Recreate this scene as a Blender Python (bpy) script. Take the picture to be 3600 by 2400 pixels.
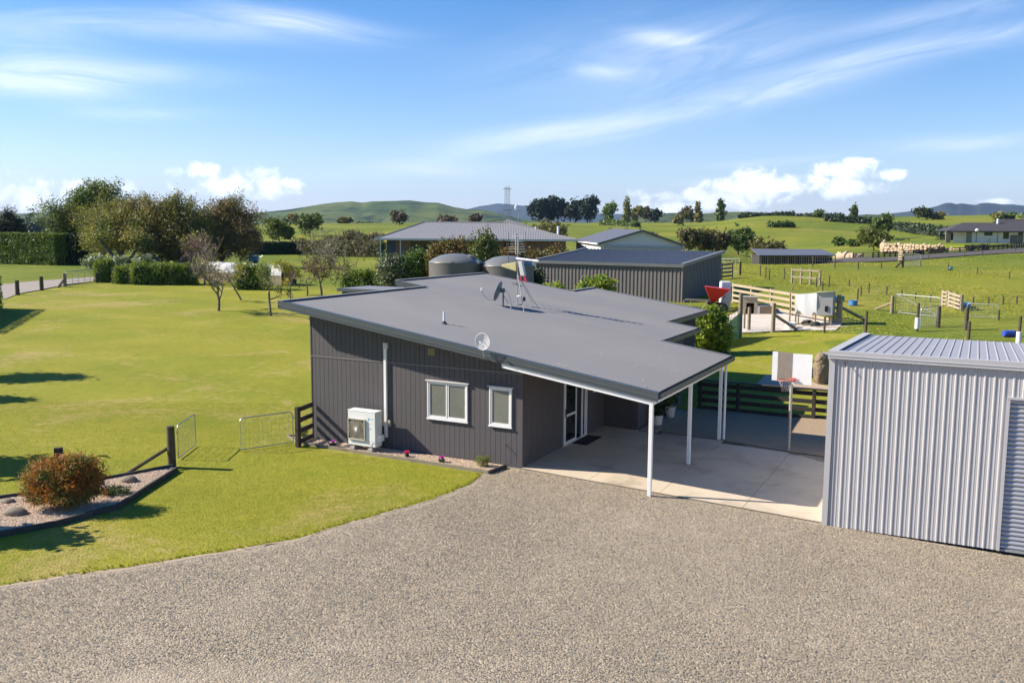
import bpy, bmesh, math, random
import numpy as np
from mathutils import Vector, Matrix
for o in list(bpy.data.objects): bpy.data.objects.remove(o, do_unlink=True)
SC = bpy.context.scene
COL = SC.collection
rad = math.radians
# ------------------------------------------------------------------ camera (a drone about 6.7 m up, looking slightly down)
FPX, PITCH, ROLL, CAMH = 3229.51, .1240, .0063, 6.7      # focal length in px of a 3600 px wide frame
_c, _s = math.cos(PITCH), math.sin(PITCH)
F0 = np.array([0, _c, -_s]); U0 = np.array([0, _s, _c]); R0 = np.array([1., 0, 0])
RR = math.cos(ROLL)*R0 + math.sin(ROLL)*U0
UU = -math.sin(ROLL)*R0 + math.cos(ROLL)*U0
CP = np.array([0, 0, CAMH])
cd = bpy.data.cameras.new('camera'); cam = bpy.data.objects.new('camera', cd); COL.objects.link(cam)
cd.sensor_width = 36; cd.lens = FPX/3600*36; cd.clip_start = .1; cd.clip_end = 40000
cam.matrix_world = Matrix(((RR[0], UU[0], -F0[0], 0), (RR[1], UU[1], -F0[1], 0), (RR[2], UU[2], -F0[2], CAMH), (0, 0, 0, 1)))
SC.camera = cam
# ------------------------------------------------------------------ light
SUN_EL, SUN_AZ = 35.0, -83.0            # azimuth clockwise from +Y
wd = bpy.data.worlds.new('World'); SC.world = wd; wd.use_nodes = True
sl = bpy.data.lights.new('sun', 'SUN'); sun = bpy.data.objects.new('sun', sl); COL.objects.link(sun)
sl.energy = 5.0; sl.angle = rad(.53); sl.color = (1, .905, .77)
_sd = Vector((math.sin(rad(SUN_AZ))*math.cos(rad(SUN_EL)), math.cos(rad(SUN_AZ))*math.cos(rad(SUN_EL)), math.sin(rad(SUN_EL))))
sun.rotation_euler = _sd.to_track_quat('Z', 'Y').to_euler(); sun.location = (-60, 0, 60)
SC.view_settings.view_transform = 'Standard'; SC.view_settings.look = 'None'
SC.view_settings.exposure = 1.0; SC.view_settings.gamma = 1
SC.render.engine = 'CYCLES'
SC.cycles.use_denoising = True
SC.cycles.max_bounces = 4; SC.cycles.diffuse_bounces = 2; SC.cycles.glossy_bounces = 2; SC.cycles.transmission_bounces = 3
SC.cycles.transparent_max_bounces = 12; SC.cycles.volume_bounces = 0
SC.cycles.sample_clamp_indirect = 4
try: SC.cycles.adaptive_threshold = .02
except Exception: pass

class X:
    """a value socket with arithmetic"""
    def __init__(s, nt, k): s.nt = nt; s.k = k
    def _m(s, op, b=None, c=None, clamp=False):
        n = s.nt.nodes.new('ShaderNodeMath'); n.operation = op; n.use_clamp = clamp
        s.nt.links.new(s.k, n.inputs[0])
        for i, q in ((1, b), (2, c)):
            if q is None: continue
            if isinstance(q, X): s.nt.links.new(q.k, n.inputs[i])
            else: n.inputs[i].default_value = q
        return X(s.nt, n.outputs[0])
    def __add__(s, b): return s._m('ADD', b)
    __radd__ = __add__
    def __sub__(s, b): return s._m('SUBTRACT', b)
    def __rsub__(s, b): return (s*-1)+b
    def __mul__(s, b): return s._m('MULTIPLY', b)
    __rmul__ = __mul__
    def __truediv__(s, b): return s._m('DIVIDE', b)
    def mx(s, b): return s._m('MAXIMUM', b)
    def mn(s, b): return s._m('MINIMUM', b)
    def ab(s): return s._m('ABSOLUTE')
    def pw(s, b): return s._m('POWER', b)
    def exp(s): return s._m('EXPONENT')
    def clamp(s): return s._m('ADD', 0., clamp=True)
    def step(s, a, b):
        n = s.nt.nodes.new('ShaderNodeMapRange'); n.interpolation_type = 'SMOOTHSTEP'
        s.nt.links.new(s.k, n.inputs[0]); n.inputs[1].default_value = a; n.inputs[2].default_value = b
        return X(s.nt, n.outputs[0])

def node(nt, t, **kw):
    n = nt.nodes.new(t)
    for k, v in kw.items(): setattr(n, k, v)
    return n
def setin(nt, n, name, v):
    if isinstance(v, X): nt.links.new(v.k, n.inputs[name])
    elif hasattr(v, 'links') or isinstance(v, bpy.types.NodeSocket): nt.links.new(v, n.inputs[name])
    else: n.inputs[name].default_value = v
def comb(nt, x, y, z):
    n = nt.nodes.new('ShaderNodeCombineXYZ')
    for i, q in enumerate((x, y, z)):
        if isinstance(q, X): nt.links.new(q.k, n.inputs[i])
        else: n.inputs[i].default_value = q
    return n.outputs[0]
def noise(nt, vec, scale, detail=4, rough=.55, dist=0, out='Fac'):
    n = nt.nodes.new('ShaderNodeTexNoise'); n.inputs['Scale'].default_value = scale; n.inputs['Detail'].default_value = detail
    n.inputs['Roughness'].default_value = rough; n.inputs['Distortion'].default_value = dist
    if vec is not None: nt.links.new(vec, n.inputs['Vector'])
    return X(nt, n.outputs[0]) if out == 'Fac' else n.outputs[1]
def mix(nt, fac, a, b, blend='MIX'):
    n = nt.nodes.new('ShaderNodeMix'); n.data_type = 'RGBA'; n.blend_type = blend; n.clamp_factor = True
    for i, q in ((0, fac), (6, a), (7, b)):
        if isinstance(q, X): nt.links.new(q.k, n.inputs[i])
        elif isinstance(q, bpy.types.NodeSocket): nt.links.new(q, n.inputs[i])
        elif isinstance(q, (int, float)): n.inputs[i].default_value = q
        else: n.inputs[i].default_value = (q[0], q[1], q[2], 1)
    return n.outputs[2]

def ray(sx, sy): return F0 + RR*(sx-1800)/FPX - UU*(sy-1200)/FPX
def sdir(sx, sy):
    d = ray(sx, sy); return d[0]/d[1], d[2]/d[1]

def make_sky():
    nt = wd.node_tree; nt.nodes.clear()
    out = node(nt, 'ShaderNodeOutputWorld'); bg = node(nt, 'ShaderNodeBackground')
    nt.links.new(bg.outputs[0], out.inputs[0])
    sk = node(nt, 'ShaderNodeTexSky', sky_type='NISHITA'); sk.sun_disc = False
    sk.sun_elevation = rad(SUN_EL); sk.sun_rotation = rad(SUN_AZ); sk.altitude = 60
    sk.air_density = 1.0; sk.dust_density = .25; sk.ozone_density = 2.2
    tc = node(nt, 'ShaderNodeTexCoord'); sp = node(nt, 'ShaderNodeSeparateXYZ'); nt.links.new(tc.outputs['Generated'], sp.inputs[0])
    dx, dy, dz = (X(nt, sp.outputs[i]) for i in range(3))
    ay = dy.ab().mx(.08)
    gx = dx/ay; gz = (dz/ay)
    P = comb(nt, gx, gz, 0)
    # gentle warp so that streaks are not ruled lines
    wn = noise(nt, comb(nt, gx*2.2, gz*4.5, 3.1), 1.0, 2, .5)
    wn2 = noise(nt, comb(nt, gx*2.2, gz*4.5, 9.7), 1.0, 2, .5)
    wx = gx + (wn-.5)*.10; wz = gz + (wn2-.5)*.045
    cir = None
    def n2(x, y, det, ro, dist=0):
        n = node(nt, 'ShaderNodeTexNoise', noise_dimensions='2D'); n.inputs['Scale'].default_value = 1; n.inputs['Detail'].default_value = det; n.inputs['Roughness'].default_value = ro; n.inputs['Distortion'].default_value = dist
        nt.links.new(comb(nt, x, y, 0), n.inputs['Vector']); return X(nt, n.outputs[0])
    def fibre(ang, sx, sy, off):
        c_, s_ = math.cos(ang), math.sin(ang); return n2((wx*c_+wz*s_)*sx+off, (wz*c_-wx*s_)*sy, 6, .66, .6)*2.5+(-.45)
    fibL = fibre(-.10, 5., 36., 2.); fibR = fibre(.22, 5., 36., 7.)
    def streak(p, q, w, a):
        nonlocal cir
        x0, z0 = sdir(*p); x1, z1 = sdir(*q); L = math.hypot(x1-x0, z1-z0); ux, uz = (x1-x0)/L, (z1-z0)/L; w = w*.72/FPX
        t = ((wx-x0)*ux + (wz-z0)*uz)/L; s = ((wz-z0)*ux - (wx-x0)*uz)/w
        tt = ((t-.5)*2.0); m = ((tt*tt*1.1+s*s)*-1.0).exp()
        m = m*(fibR if p[0] > 1400 else fibL).mx(0.)*a
        cir = m if cir is None else cir+m
    for a in [((-200, 60), (1150, 130), 70, .5), ((-300, 130), (560, 330), 120, .55), ((-200, 260), (800, 290), 50, .6), ((800, 40), (1330, 110), 50, .85),
              ((-100, 300), (420, 310), 40, .6), ((300, 400), (750, 415), 26, .35), ((1450, 550), (2300, 400), 55, .75), ((2200, 440), (3800, 90), 60, .65),
              ((2200, 120), (2500, 150), 42, .7), ((1980, 240), (2200, 250), 28, .45), ((3100, 535), (3750, 495), 34, .6), ((1150, 620), (1800, 590), 36, .45),
              ((2500, 575), (2950, 555), 16, .5), ((3000, 130), (3700, 0), 60, .35), ((1800, 250), (3100, 160), 190, .42), ((2300, 640), (2600, 630), 20, .3)]:
        streak(*a)
    haze_c = n2(gx*1.3+4, gz*5, 4, .6, .5).step(.45, .95)*.14
    cir = (cir + haze_c)*dz.step(.0, .06)
    # heaped clouds low over the horizon
    cn = n2(gx*30, gz*38, 6, .64, .3); cn2 = n2(gx*7+5, gz*10, 3, .5)
    cum = None
    for sx, sy, rx, ry in [(60, 680, 260, 70), (290, 665, 200, 55), (430, 660, 70, 38), (850, 655, 230, 60), (870, 610, 110, 42), (690, 600, 120, 34), (1020, 645, 70, 26),
                           (2480, 695, 330, 46), (2590, 655, 190, 44), (2650, 612, 85, 42), (2990, 600, 150, 42), (2900, 655, 230, 44), (3120, 612, 80, 26), (3010, 575, 70, 26),
                           (2400, 722, 260, 22), (3520, 708, 110, 14), (2280, 735, 160, 14)]:
        x0, z0 = sdir(sx, sy); e = ((gx-x0)/(rx/FPX)); f = ((gz-z0)/(ry/FPX))
        fld = 1.0-(e*e+f*f)
        cum = fld if cum is None else cum.mx(fld)
    # the same kind of low heaped cloud all round the horizon, very faint
    cf = (cum.mx(-1.6) + (cn-.5)*3.6 + (cn2-.5)*1.6)
    cumm = cf.step(.15, 1.25)*dz.step(-.01, .012)
    shade = (cn2*.35+cn*.35+.45).clamp()
    skyc = sk.outputs[0]
    hsv = node(nt, 'ShaderNodeHueSaturation'); hsv.inputs['Saturation'].default_value = 1.48; hsv.inputs['Value'].default_value = 1.0
    nt.links.new(skyc, hsv.inputs['Color']); skyc = mix(nt, 1., hsv.outputs[0], (.94, .95, 1.12), 'MULTIPLY')
    skyc = mix(nt, (dz.mx(0.)*-8.).exp()*.34, skyc, (6.6, 8.3, 11.6))
    c1 = mix(nt, cir.clamp()*.62, skyc, (8.6, 9.2, 10.4))
    wht = mix(nt, shade, (7.4, 8.0, 9.2), (11.6, 11.8, 12.1))
    c2 = mix(nt, cumm*.92, c1, wht)
    nt.links.new(c2, bg.inputs[0]); bg.inputs[1].default_value = .070
    wd.cycles.sampling_method = 'MANUAL'; wd.cycles.sample_map_resolution = 512
make_sky()
# ------------------------------------------------------------------ terrain heights (polar table: azimuth x distance, metres)
TD = np.array([0, 25, 40, 55, 70, 85, 100, 120, 150, 200, 300, 450, 650, 1000, 1600, 2600, 6000, 14000.])
TA = np.arctan((np.array([0, 600, 1200, 1800, 2400, 2700, 3060, 3600])-1800)/FPX)
TZ = np.array([
 [0, 0, .1, .35, .65, .95, 1.25, 1.5, 1.6, 1.9, 1.6, .5, -2.5, -4, 2, 8, 0, -20],
 [0, 0, .1, .35, .65, .95, 1.25, 1.5, 1.8, 2.4, 4., 5.5, 5, 3, 4, 8, 0, -20],
 [0, 0, .1, .35, .7, 1.1, 1.4, 1.6, 1.9, 3.2, 5.6, 7.4, 6.5, 4, 4, 8, 0, -20],
 [0, 0, .1, .7, 1.6, 2.6, 3.0, 3.2, 3.3, 4, 6, 8, 9, 8, 6, 8, 0, -20],
 [0, 0, .1, .6, 1.3, 2.0, 2.6, 2.9, 2.6, 2.2, 4.4, 8.5, 10., 8.5, 6, 8, 0, -20],
 [0, 0, .2, .8, 1.6, 2.3, 2.9, 2.0, .3, -.4, 4.2, 12.6, 12.8, 8, 6, 8, 0, -20],
 [0, 0, .5, 1.2, 1.8, 2.4, 2.9, 2.75, 2.7, 2.4, 4.6, 10., 14., 9, 6, 8, 0, -20],
 [0, 0, .6, 1.4, 2.1, 2.7, 3.1, 3.5, 3.9, 4.2, 6.2, 11., 15.8, 12, 8, 8, 0, -20]])
def _wave(x, y):
    return (np.sin(x*.043+1.3)*np.cos(y*.031+.4) + .6*np.sin(x*.017-y*.023+2.))
def hgt(x, y):
    x = np.asarray(x, float); y = np.asarray(y, float)
    d = np.hypot(x, y); a = np.arctan2(x, y); a = np.where(np.abs(a) > 1.4, np.sign(a)*1.4, a)
    ia = np.clip(np.searchsorted(TA, a)-1, 0, len(TA)-2); fa = np.clip((a-TA[ia])/(TA[ia+1]-TA[ia]), 0, 1); fa = fa*fa*(3-2*fa)
    i = np.clip(np.searchsorted(TD, d)-1, 0, len(TD)-2); t = np.clip((d-TD[i])/(TD[i+1]-TD[i]), 0, 1)
    def col(k):
        z0 = TZ[k, i]; z1 = TZ[k, i+1]
        im = np.maximum(i-1, 0); ip = np.minimum(i+2, len(TD)-1)
        h = TD[i+1]-TD[i]
        m0 = (z1-TZ[k, im])/np.maximum(TD[i+1]-TD[im], 1)*h; m1 = (TZ[k, ip]-z0)/np.maximum(TD[ip]-TD[i], 1)*h
        lim = 3*np.abs(z1-z0); m0 = np.clip(m0, -lim, lim); m1 = np.clip(m1, -lim, lim)
        t2 = t*t; t3 = t2*t
        return (2*t3-3*t2+1)*z0 + (t3-2*t2+t)*m0 + (-2*t3+3*t2)*z1 + (t3-t2)*m1
    z = col(ia)*(1-fa)+col(ia+1)*fa
    w = np.clip((d-160)/200, 0, 1)
    uu = (x-.2954)*.8915-(y-24.9447)*.4530      # the yard falls gently away to the right of the house
    return z + w*_wave(x, y)*.5 - .024*np.clip(uu, 0, 13)*np.clip((46-d)/12, 0, 1)
def h1(x, y): return float(hgt(np.array([x]), np.array([y]))[0])
def gp(sx, sy, z=None):
    """where the line of sight through a photo pixel meets the land (or a level z)"""
    d = ray(sx, sy)
    if z is not None: return CP + d*(z-CAMH)/d[2]
    t = np.concatenate([np.linspace(8, 200, 1600), np.geomspace(200, 3000, 900)])
    p = CP[None]+d[None]*t[:, None]; g = p[:, 2]-hgt(p[:, 0], p[:, 1])
    k = np.argmax(g < 0)
    if g[k] >= 0: k = len(t)-1
    a, b = t[max(k-1, 0)], t[k]
    for _ in range(25):
        m = (a+b)/2; q = CP+d*m
        if q[2] < h1(q[0], q[1]): b = m
        else: a = m
    q = CP+d*b; q[2] = h1(q[0], q[1]); return q
def at(sx, sy, Y):
    d = ray(sx, sy); return CP+d*Y/d[1]
def on(sx, Y):
    """land point at depth Y in the direction of photo column sx"""
    p = at(sx, 800, Y); p[2] = h1(p[0], p[1]); return p
def px(n, Y): return n*Y/FPX
TH = .4702
UV = np.array([math.cos(TH), -math.sin(TH), 0]); VV = np.array([math.sin(TH), math.cos(TH), 0]); HA = np.array([.2954, 24.9447, 0])
def hw(u, v, z=0): return HA+UV*u+VV*v+np.array([0, 0, z])
def hl(p): q = np.asarray(p)-HA; return np.array([q@UV, q@VV, p[2]])

# ------------------------------------------------------------------ mesh builder
class MB:
    def __init__(s): s.v = []; s.f = []
    def add(s, vs, fs):
        b = len(s.v); s.v += [tuple(map(float, p)) for p in vs]; s.f += [tuple(i+b for i in f) for f in fs]; return s
    def box(s, x0, x1, y0, y1, z0, z1):
        return s.add([(x0, y0, z0), (x1, y0, z0), (x1, y1, z0), (x0, y1, z0), (x0, y0, z1), (x1, y0, z1), (x1, y1, z1), (x0, y1, z1)],
                     [(3, 2, 1, 0), (4, 5, 6, 7), (0, 1, 5, 4), (1, 2, 6, 5), (2, 3, 7, 6), (3, 0, 4, 7)])
    def hexa(s, b, t):
        """box from 4 bottom and 4 top corners (ccw from above)"""
        return s.add(list(b)+list(t), [(3, 2, 1, 0), (4, 5, 6, 7), (0, 1, 5, 4), (1, 2, 6, 5), (2, 3, 7, 6), (3, 0, 4, 7)])
    def beam(s, p, q, w, h, up=(0, 0, 1)):
        p = Vector(p); q = Vector(q); d = (q-p).normalized(); up = Vector(up)
        sd = d.cross(up)
        if sd.length < 1e-4: sd = d.cross(Vector((1, 0, 0)))
        sd.normalize(); u2 = sd.cross(d); a = sd*(w/2); b = u2*(h/2)
        return s.add([p-a-b, p+a-b, p+a+b, p-a+b, q-a-b, q+a-b, q+a+b, q-a+b],
                     [(3, 2, 1, 0), (4, 5, 6, 7), (0, 1, 5, 4), (1, 2, 6, 5), (2, 3, 7, 6), (3, 0, 4, 7)])
    def tube(s, pts, r, n=8, cap=True):
        pts = [Vector(p) for p in pts]; m = len(pts)
        rs = r if isinstance(r, (list, tuple)) else [r]*m
        b = len(s.v); ref = None
        for i, p in enumerate(pts):
            d = (pts[min(i+1, m-1)]-pts[max(i-1, 0)]).normalized()
            if ref is None: ref = d.orthogonal().normalized()
            ref = (ref-d*ref.dot(d)).normalized(); o = d.cross(ref)
            for k in range(n):
                a = 2*math.pi*k/n; s.v.append(tuple(p+(ref*math.cos(a)+o*math.sin(a))*rs[i]))
        for i in range(m-1):
            for k in range(n):
                k2 = (k+1) % n; s.f.append((b+i*n+k, b+i*n+k2, b+(i+1)*n+k2, b+(i+1)*n+k))
        if cap: s.f.append(tuple(b+k for k in range(n-1, -1, -1))); s.f.append(tuple(b+(m-1)*n+k for k in range(n)))
        return s
    def lathe(s, prof, n=24, c=(0, 0, 0)):
        b = len(s.v)
        for r, z in prof:
            for k in range(n):
                a = 2*math.pi*k/n; s.v.append((c[0]+r*math.cos(a), c[1]+r*math.sin(a), c[2]+z))
        for i in range(len(prof)-1):
            for k in range(n):
                k2 = (k+1) % n; s.f.append((b+i*n+k, b+i*n+k2, b+(i+1)*n+k2, b+(i+1)*n+k))
        if prof[0][0] > 1e-4: s.f.append(tuple(b+k for k in range(n-1, -1, -1)))
        if prof[-1][0] > 1e-4: s.f.append(tuple(b+(len(prof)-1)*n+k for k in range(n)))
        return s
    def blob(s, c, r, seed=0, nz=.18, sub=2, hf=0):
        bm = bmesh.new(); bmesh.ops.create_icosphere(bm, subdivisions=sub, radius=1)
        rg = random.Random(seed); ph = [rg.uniform(0, 6.3) for _ in range(6)]; fr = [rg.uniform(1.2, 3.2) for _ in range(6)]
        vs = []
        for v in bm.verts:
            p = v.co; k = 1+nz*(math.sin(p.x*fr[0]+ph[0])*math.cos(p.y*fr[1]+ph[1])+.6*math.sin(p.z*fr[2]*1.7+ph[2])*math.cos(p.x*fr[3]*2+ph[3])+.3*math.sin(p.y*7+ph[4])*math.sin(p.z*6+ph[5]))
            if hf: k += hf*(math.sin(p.x*9+ph[1])*math.sin(p.y*11+ph[2])*math.sin(p.z*10+ph[3])+.6*math.sin(p.x*19+ph[4])*math.cos(p.z*21+ph[0])*math.sin(p.y*17)+.5*math.sin(p.z*27+ph[5]+p.x*4))
            vs.append((c[0]+p.x*r[0]*k, c[1]+p.y*r[1]*k, c[2]+p.z*r[2]*k))
        fs = [tuple(v.index for v in f.verts) for f in bm.faces]; bm.free()
        return s.add(vs, fs)
    def prism(s, poly, z0, z1):
        n = len(poly); b = [(p[0], p[1], z0) for p in poly]; t = [(p[0], p[1], z1) for p in poly]
        return s.add(b+t, [tuple(range(n-1, -1, -1)), tuple(range(n, 2*n))]+[(i, (i+1) % n, n+(i+1) % n, n+i) for i in range(n)])
    def build(s, name, m, parent=None, smooth=False, bevel=0):
        me = bpy.data.meshes.new(name); me.from_pydata(s.v, [], s.f); me.update()
        o = bpy.data.objects.new(name, me); COL.objects.link(o)
        if m is not None: me.materials.append(m)
        if smooth:
            me.polygons.foreach_set('use_smooth', [True]*len(me.polygons))
            try: me.set_sharp_from_angle(angle=rad(40))
            except Exception: pass
        if bevel:
            md = o.modifiers.new('bevel', 'BEVEL'); md.width = bevel; md.segments = 2; md.limit_method = 'ANGLE'
        if parent is not None: o.parent = parent
        return o
def npmesh(name, V, F, m, parent=None, smooth=False):
    """big meshes straight from arrays; F is (n,3) or (n,4)"""
    me = bpy.data.meshes.new(name); n, k = F.shape
    me.vertices.add(len(V)); me.vertices.foreach_set('co', np.ascontiguousarray(V, np.float32).ravel())
    me.loops.add(n*k); me.loops.foreach_set('vertex_index', np.ascontiguousarray(F, np.int32).ravel())
    me.polygons.add(n); me.polygons.foreach_set('loop_start', np.arange(0, n*k, k, dtype=np.int32))
    try: me.polygons.foreach_set('loop_total', np.full(n, k, np.int32))
    except Exception: pass
    if smooth: me.polygons.foreach_set('use_smooth', np.ones(n, bool))
    me.update(); me.validate()
    o = bpy.data.objects.new(name, me); COL.objects.link(o)
    if m is not None: me.materials.append(m)
    if parent is not None: o.parent = parent
    return o
def tag(o, label=None, cat=None, group=None, kind=None):
    if label: o['label'] = label
    if cat: o['category'] = cat
    if group: o['group'] = group
    if kind: o['kind'] = kind
    return o
def thing(name, label, cat, loc=(0, 0, 0), rz=0, group=None, sc=1):
    o = bpy.data.objects.new(name, None); COL.objects.link(o); o.empty_display_size = .3
    o.location = tuple(map(float, loc)); o.rotation_euler = (0, 0, rz)
    if sc != 1: o.scale = (sc, sc, sc)
    return tag(o, label, cat, group)
def copy_tree(o, parent=None):
    c = o.copy(); COL.objects.link(c)
    if parent is not None: c.parent = parent
    for ch in list(o.children): copy_tree(ch, c)
    return c

# ------------------------------------------------------------------ materials
MATS = {}
def pm(name, col, rough=.6, metal=0, var=.12, scale=3., bump=0, bscale=60., spec=.5, col2=None, c2lo=.5, c2hi=.75, stretch=None, fine=.0):
    if name in MATS: return MATS[name]
    m = bpy.data.materials.new(name); m.use_nodes = True; nt = m.node_tree; b = nt.nodes['Principled BSDF']
    tc = node(nt, 'ShaderNodeTexCoord'); vec = tc.outputs['Object']
    if stretch:
        mp = node(nt, 'ShaderNodeMapping'); mp.inputs['Scale'].default_value = stretch; nt.links.new(vec, mp.inputs[0]); vec = mp.outputs[0]
    n1 = noise(nt, vec, scale, 5, .6)
    v = (n1-.5)*(2*var)+1.
    if fine: v = v+(noise(nt, vec, bscale, 3, .6)-.5)*(2*fine)
    base = col
    if col2 is not None: base = mix(nt, noise(nt, vec, scale*.8, 6, .65, .4).step(c2lo, c2hi), col, col2)
    c = mix(nt, 1., base, comb(nt, v, v, v), 'MULTIPLY')
    nt.links.new(c, b.inputs['Base Color'])
    rr = (noise(nt, vec, scale*2.3, 3)-.5)*.25+rough
    nt.links.new(rr.k, b.inputs['Roughness'])
    b.inputs['Metallic'].default_value = metal
    b.inputs['Specular IOR Level'].default_value = spec
    if bump:
        bp = node(nt, 'ShaderNodeBump'); bp.inputs['Strength'].default_value = min(1, bump); bp.inputs['Distance'].default_value = .02
        nt.links.new(noise(nt, vec, bscale, 5, .65).k, bp.inputs['Height']); nt.links.new(bp.outputs[0], b.inputs['Normal'])
    MATS[name] = m; return m
def leafmat(name, c1, c2, c3=None, tr=.3, rough=.55, big=.5):
    if name in MATS: return MATS[name]
    m = bpy.data.materials.new(name); m.use_nodes = True; nt = m.node_tree; nt.nodes.clear()
    out = node(nt, 'ShaderNodeOutputMaterial'); g = node(nt, 'ShaderNodeNewGeometry'); tc = node(nt, 'ShaderNodeTexCoord')
    r = X(nt, g.outputs['Random Per Island'])
    k_ = 1.35; c1, c2 = tuple(q*k_ for q in c1), tuple(q*k_ for q in c2); c3 = None if c3 is None else tuple(q*k_ for q in c3)
    c = mix(nt, r, c1, c2)
    if c3 is not None: c = mix(nt, noise(nt, tc.outputs['Object'], big, 4, .6).step(.44, .62), c, c3)
    v = r._m('MULTIPLY', 7.3)._m('FRACT')*.7+.65
    c = mix(nt, 1., c, comb(nt, v, v, v), 'MULTIPLY')
    b = node(nt, 'ShaderNodeBsdfPrincipled'); nt.links.new(c, b.inputs['Base Color']); b.inputs['Roughness'].default_value = rough; b.inputs['Specular IOR Level'].default_value = .3
    t = node(nt, 'ShaderNodeBsdfTranslucent'); nt.links.new(mix(nt, 1., c, (1.25, 1.3, .7), 'MULTIPLY'), t.inputs[0])
    mx = node(nt, 'ShaderNodeMixShader'); mx.inputs[0].default_value = tr
    nt.links.new(b.outputs[0], mx.inputs[1]); nt.links.new(t.outputs[0], mx.inputs[2]); nt.links.new(mx.outputs[0], out.inputs[0])
    MATS[name] = m; return m
def groundmat(name, cols, scales=(.35, 1.6, 9., 55.), bump=.5, bdist=.03, rough=.9, patch=(.42, .66), fine=.22, stripe=None):
    """grass or soil: two or three colours in soft patches plus grain"""
    m = bpy.data.materials.new(name); m.use_nodes = True; nt = m.node_tree; b = nt.nodes['Principled BSDF']
    tc = node(nt, 'ShaderNodeTexCoord'); vec = tc.outputs['Object']
    a = noise(nt, vec, scales[0], 5, .55, .3); a2 = noise(nt, vec, scales[1], 5, .6); a3 = noise(nt, vec, scales[2], 4, .6); a4 = noise(nt, vec, scales[3], 3, .7)
    f = (a*.6+a2*.28+a3*.12).step(*patch)
    c = mix(nt, f, cols[0], cols[1])
    if len(cols) > 2: c = mix(nt, (noise(nt, vec, scales[1]*.45, 6, .65, .6)*.75+a3*.25).step(.50, .66)*.85, c, cols[2])
    if len(cols) > 3: c = mix(nt, (noise(nt, vec, scales[1]*.8+.13, 6, .7, .3)*.7+a4*.3).step(.57, .66)*.7, c, cols[3])
    v = (a4-.5)*(2*fine)+(a3-.5)*.35+1.
    if stripe:
        s = node(nt, 'ShaderNodeSeparateXYZ'); nt.links.new(vec, s.inputs[0])
        k = (X(nt, s.outputs[0])*stripe[0]+X(nt, s.outputs[1])*stripe[1]+(a-.5)*2.5)._m('SINE')
        v = v+k*stripe[2]
    c = mix(nt, 1., c, comb(nt, v, v, v), 'MULTIPLY')
    nt.links.new(c, b.inputs['Base Color']); b.inputs['Roughness'].default_value = rough; b.inputs['Specular IOR Level'].default_value = .15
    bp = node(nt, 'ShaderNodeBump'); bp.inputs['Strength'].default_value = bump; bp.inputs['Distance'].default_value = bdist
    nt.links.new((a4*.6+a3*.6).k, bp.inputs['Height']); nt.links.new(bp.outputs[0], b.inputs['Normal'])
    MATS[name] = m; return m

# ------------------------------------------------------------------ foliage
def leafcloud(rg, lobes, n, size, clump=.35, per=14, shell=.5, asp=.62, up=0., ragged=.25):
    """lobes: (cx,cy,cz, rx,ry,rz, weight) -> vertex and face arrays of leaf-sized faces gathered in clumps"""
    L = np.array(lobes, float); w = L[:, 6]/L[:, 6].sum()
    nc = max(4, n//per); li = rg.choice(len(L), nc, p=w)
    d = rg.normal(size=(nc, 3)); d /= np.linalg.norm(d, axis=1)[:, None]
    r = (shell+(1-shell)*rg.random(nc)**.6)*(1+ragged*rg.normal(size=nc)*.5)
    cc = L[li, :3]+d*L[li, 3:6]*r[:, None]
    k = rg.integers(0, nc, n)
    P = cc[k]+rg.normal(size=(n, 3))*clump*np.array([1, 1, .75])
    nrm = d[k]*.7+rg.normal(size=(n, 3))*.75+np.array([0, 0, up]); nrm /= np.linalg.norm(nrm, axis=1)[:, None]
    a = rg.normal(size=(n, 3)); a -= nrm*(a*nrm).sum(1)[:, None]; a /= np.linalg.norm(a, axis=1)[:, None]+1e-9
    b = np.cross(nrm, a); s = size*(.65+.7*rg.random(n))[:, None]
    a = a*s; b = b*s*asp
    fold = nrm*s*.18
    V = np.stack([P-a, P+b*1.0+fold*0, P+a, P-b], 1).reshape(-1, 3)
    F = np.arange(4*n).reshape(n, 4)
    return V, F
def branches(rg, base, H, r0, spread=.5, levels=4, kids=(3, 5), upw=.6, lean=(0, 0), first=.3, decay=.72):
    """recursive limbs -> list of (points, radii)"""
    out = []
    def grow(p, d, L, r, lv):
        n = 4; pts = [p]; rs = [r]; dd = np.array(d, float)
        for i in range(n):
            dd = dd+rg.normal(size=3)*.10+np.array([0, 0, .04*upw]); dd /= np.linalg.norm(dd)
            pts.append(pts[-1]+dd*L/n); rs.append(r*(1-.45*(i+1)/n))
        out.append((pts, rs))
        if lv == 0: return
        for _ in range(rg.integers(kids[0], kids[1]+1)):
            t = rg.integers(2, n+1); q = pts[t]; nd = dd+rg.normal(size=3)*spread+np.array([0, 0, .18*upw]); nd /= np.linalg.norm(nd)
            grow(q, nd, L*decay*rg.uniform(.75, 1.15), rs[t]*.68, lv-1)
    d0 = np.array([lean[0], lean[1], 1.]); d0 /= np.linalg.norm(d0)
    grow(np.array(base, float), d0, H*first, r0, levels)
    return out
def limbmesh(br, minr=.006, n=5):
    mb = MB()
    for pts, rs in br: mb.tube(pts, [max(minr, r) for r in rs], n if rs[0] > .03 else 3, cap=False)
    return mb
BARK = lambda: pm('bark', (.13, .105, .08), .85, var=.35, scale=6, bump=.6, bscale=25)
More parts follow.
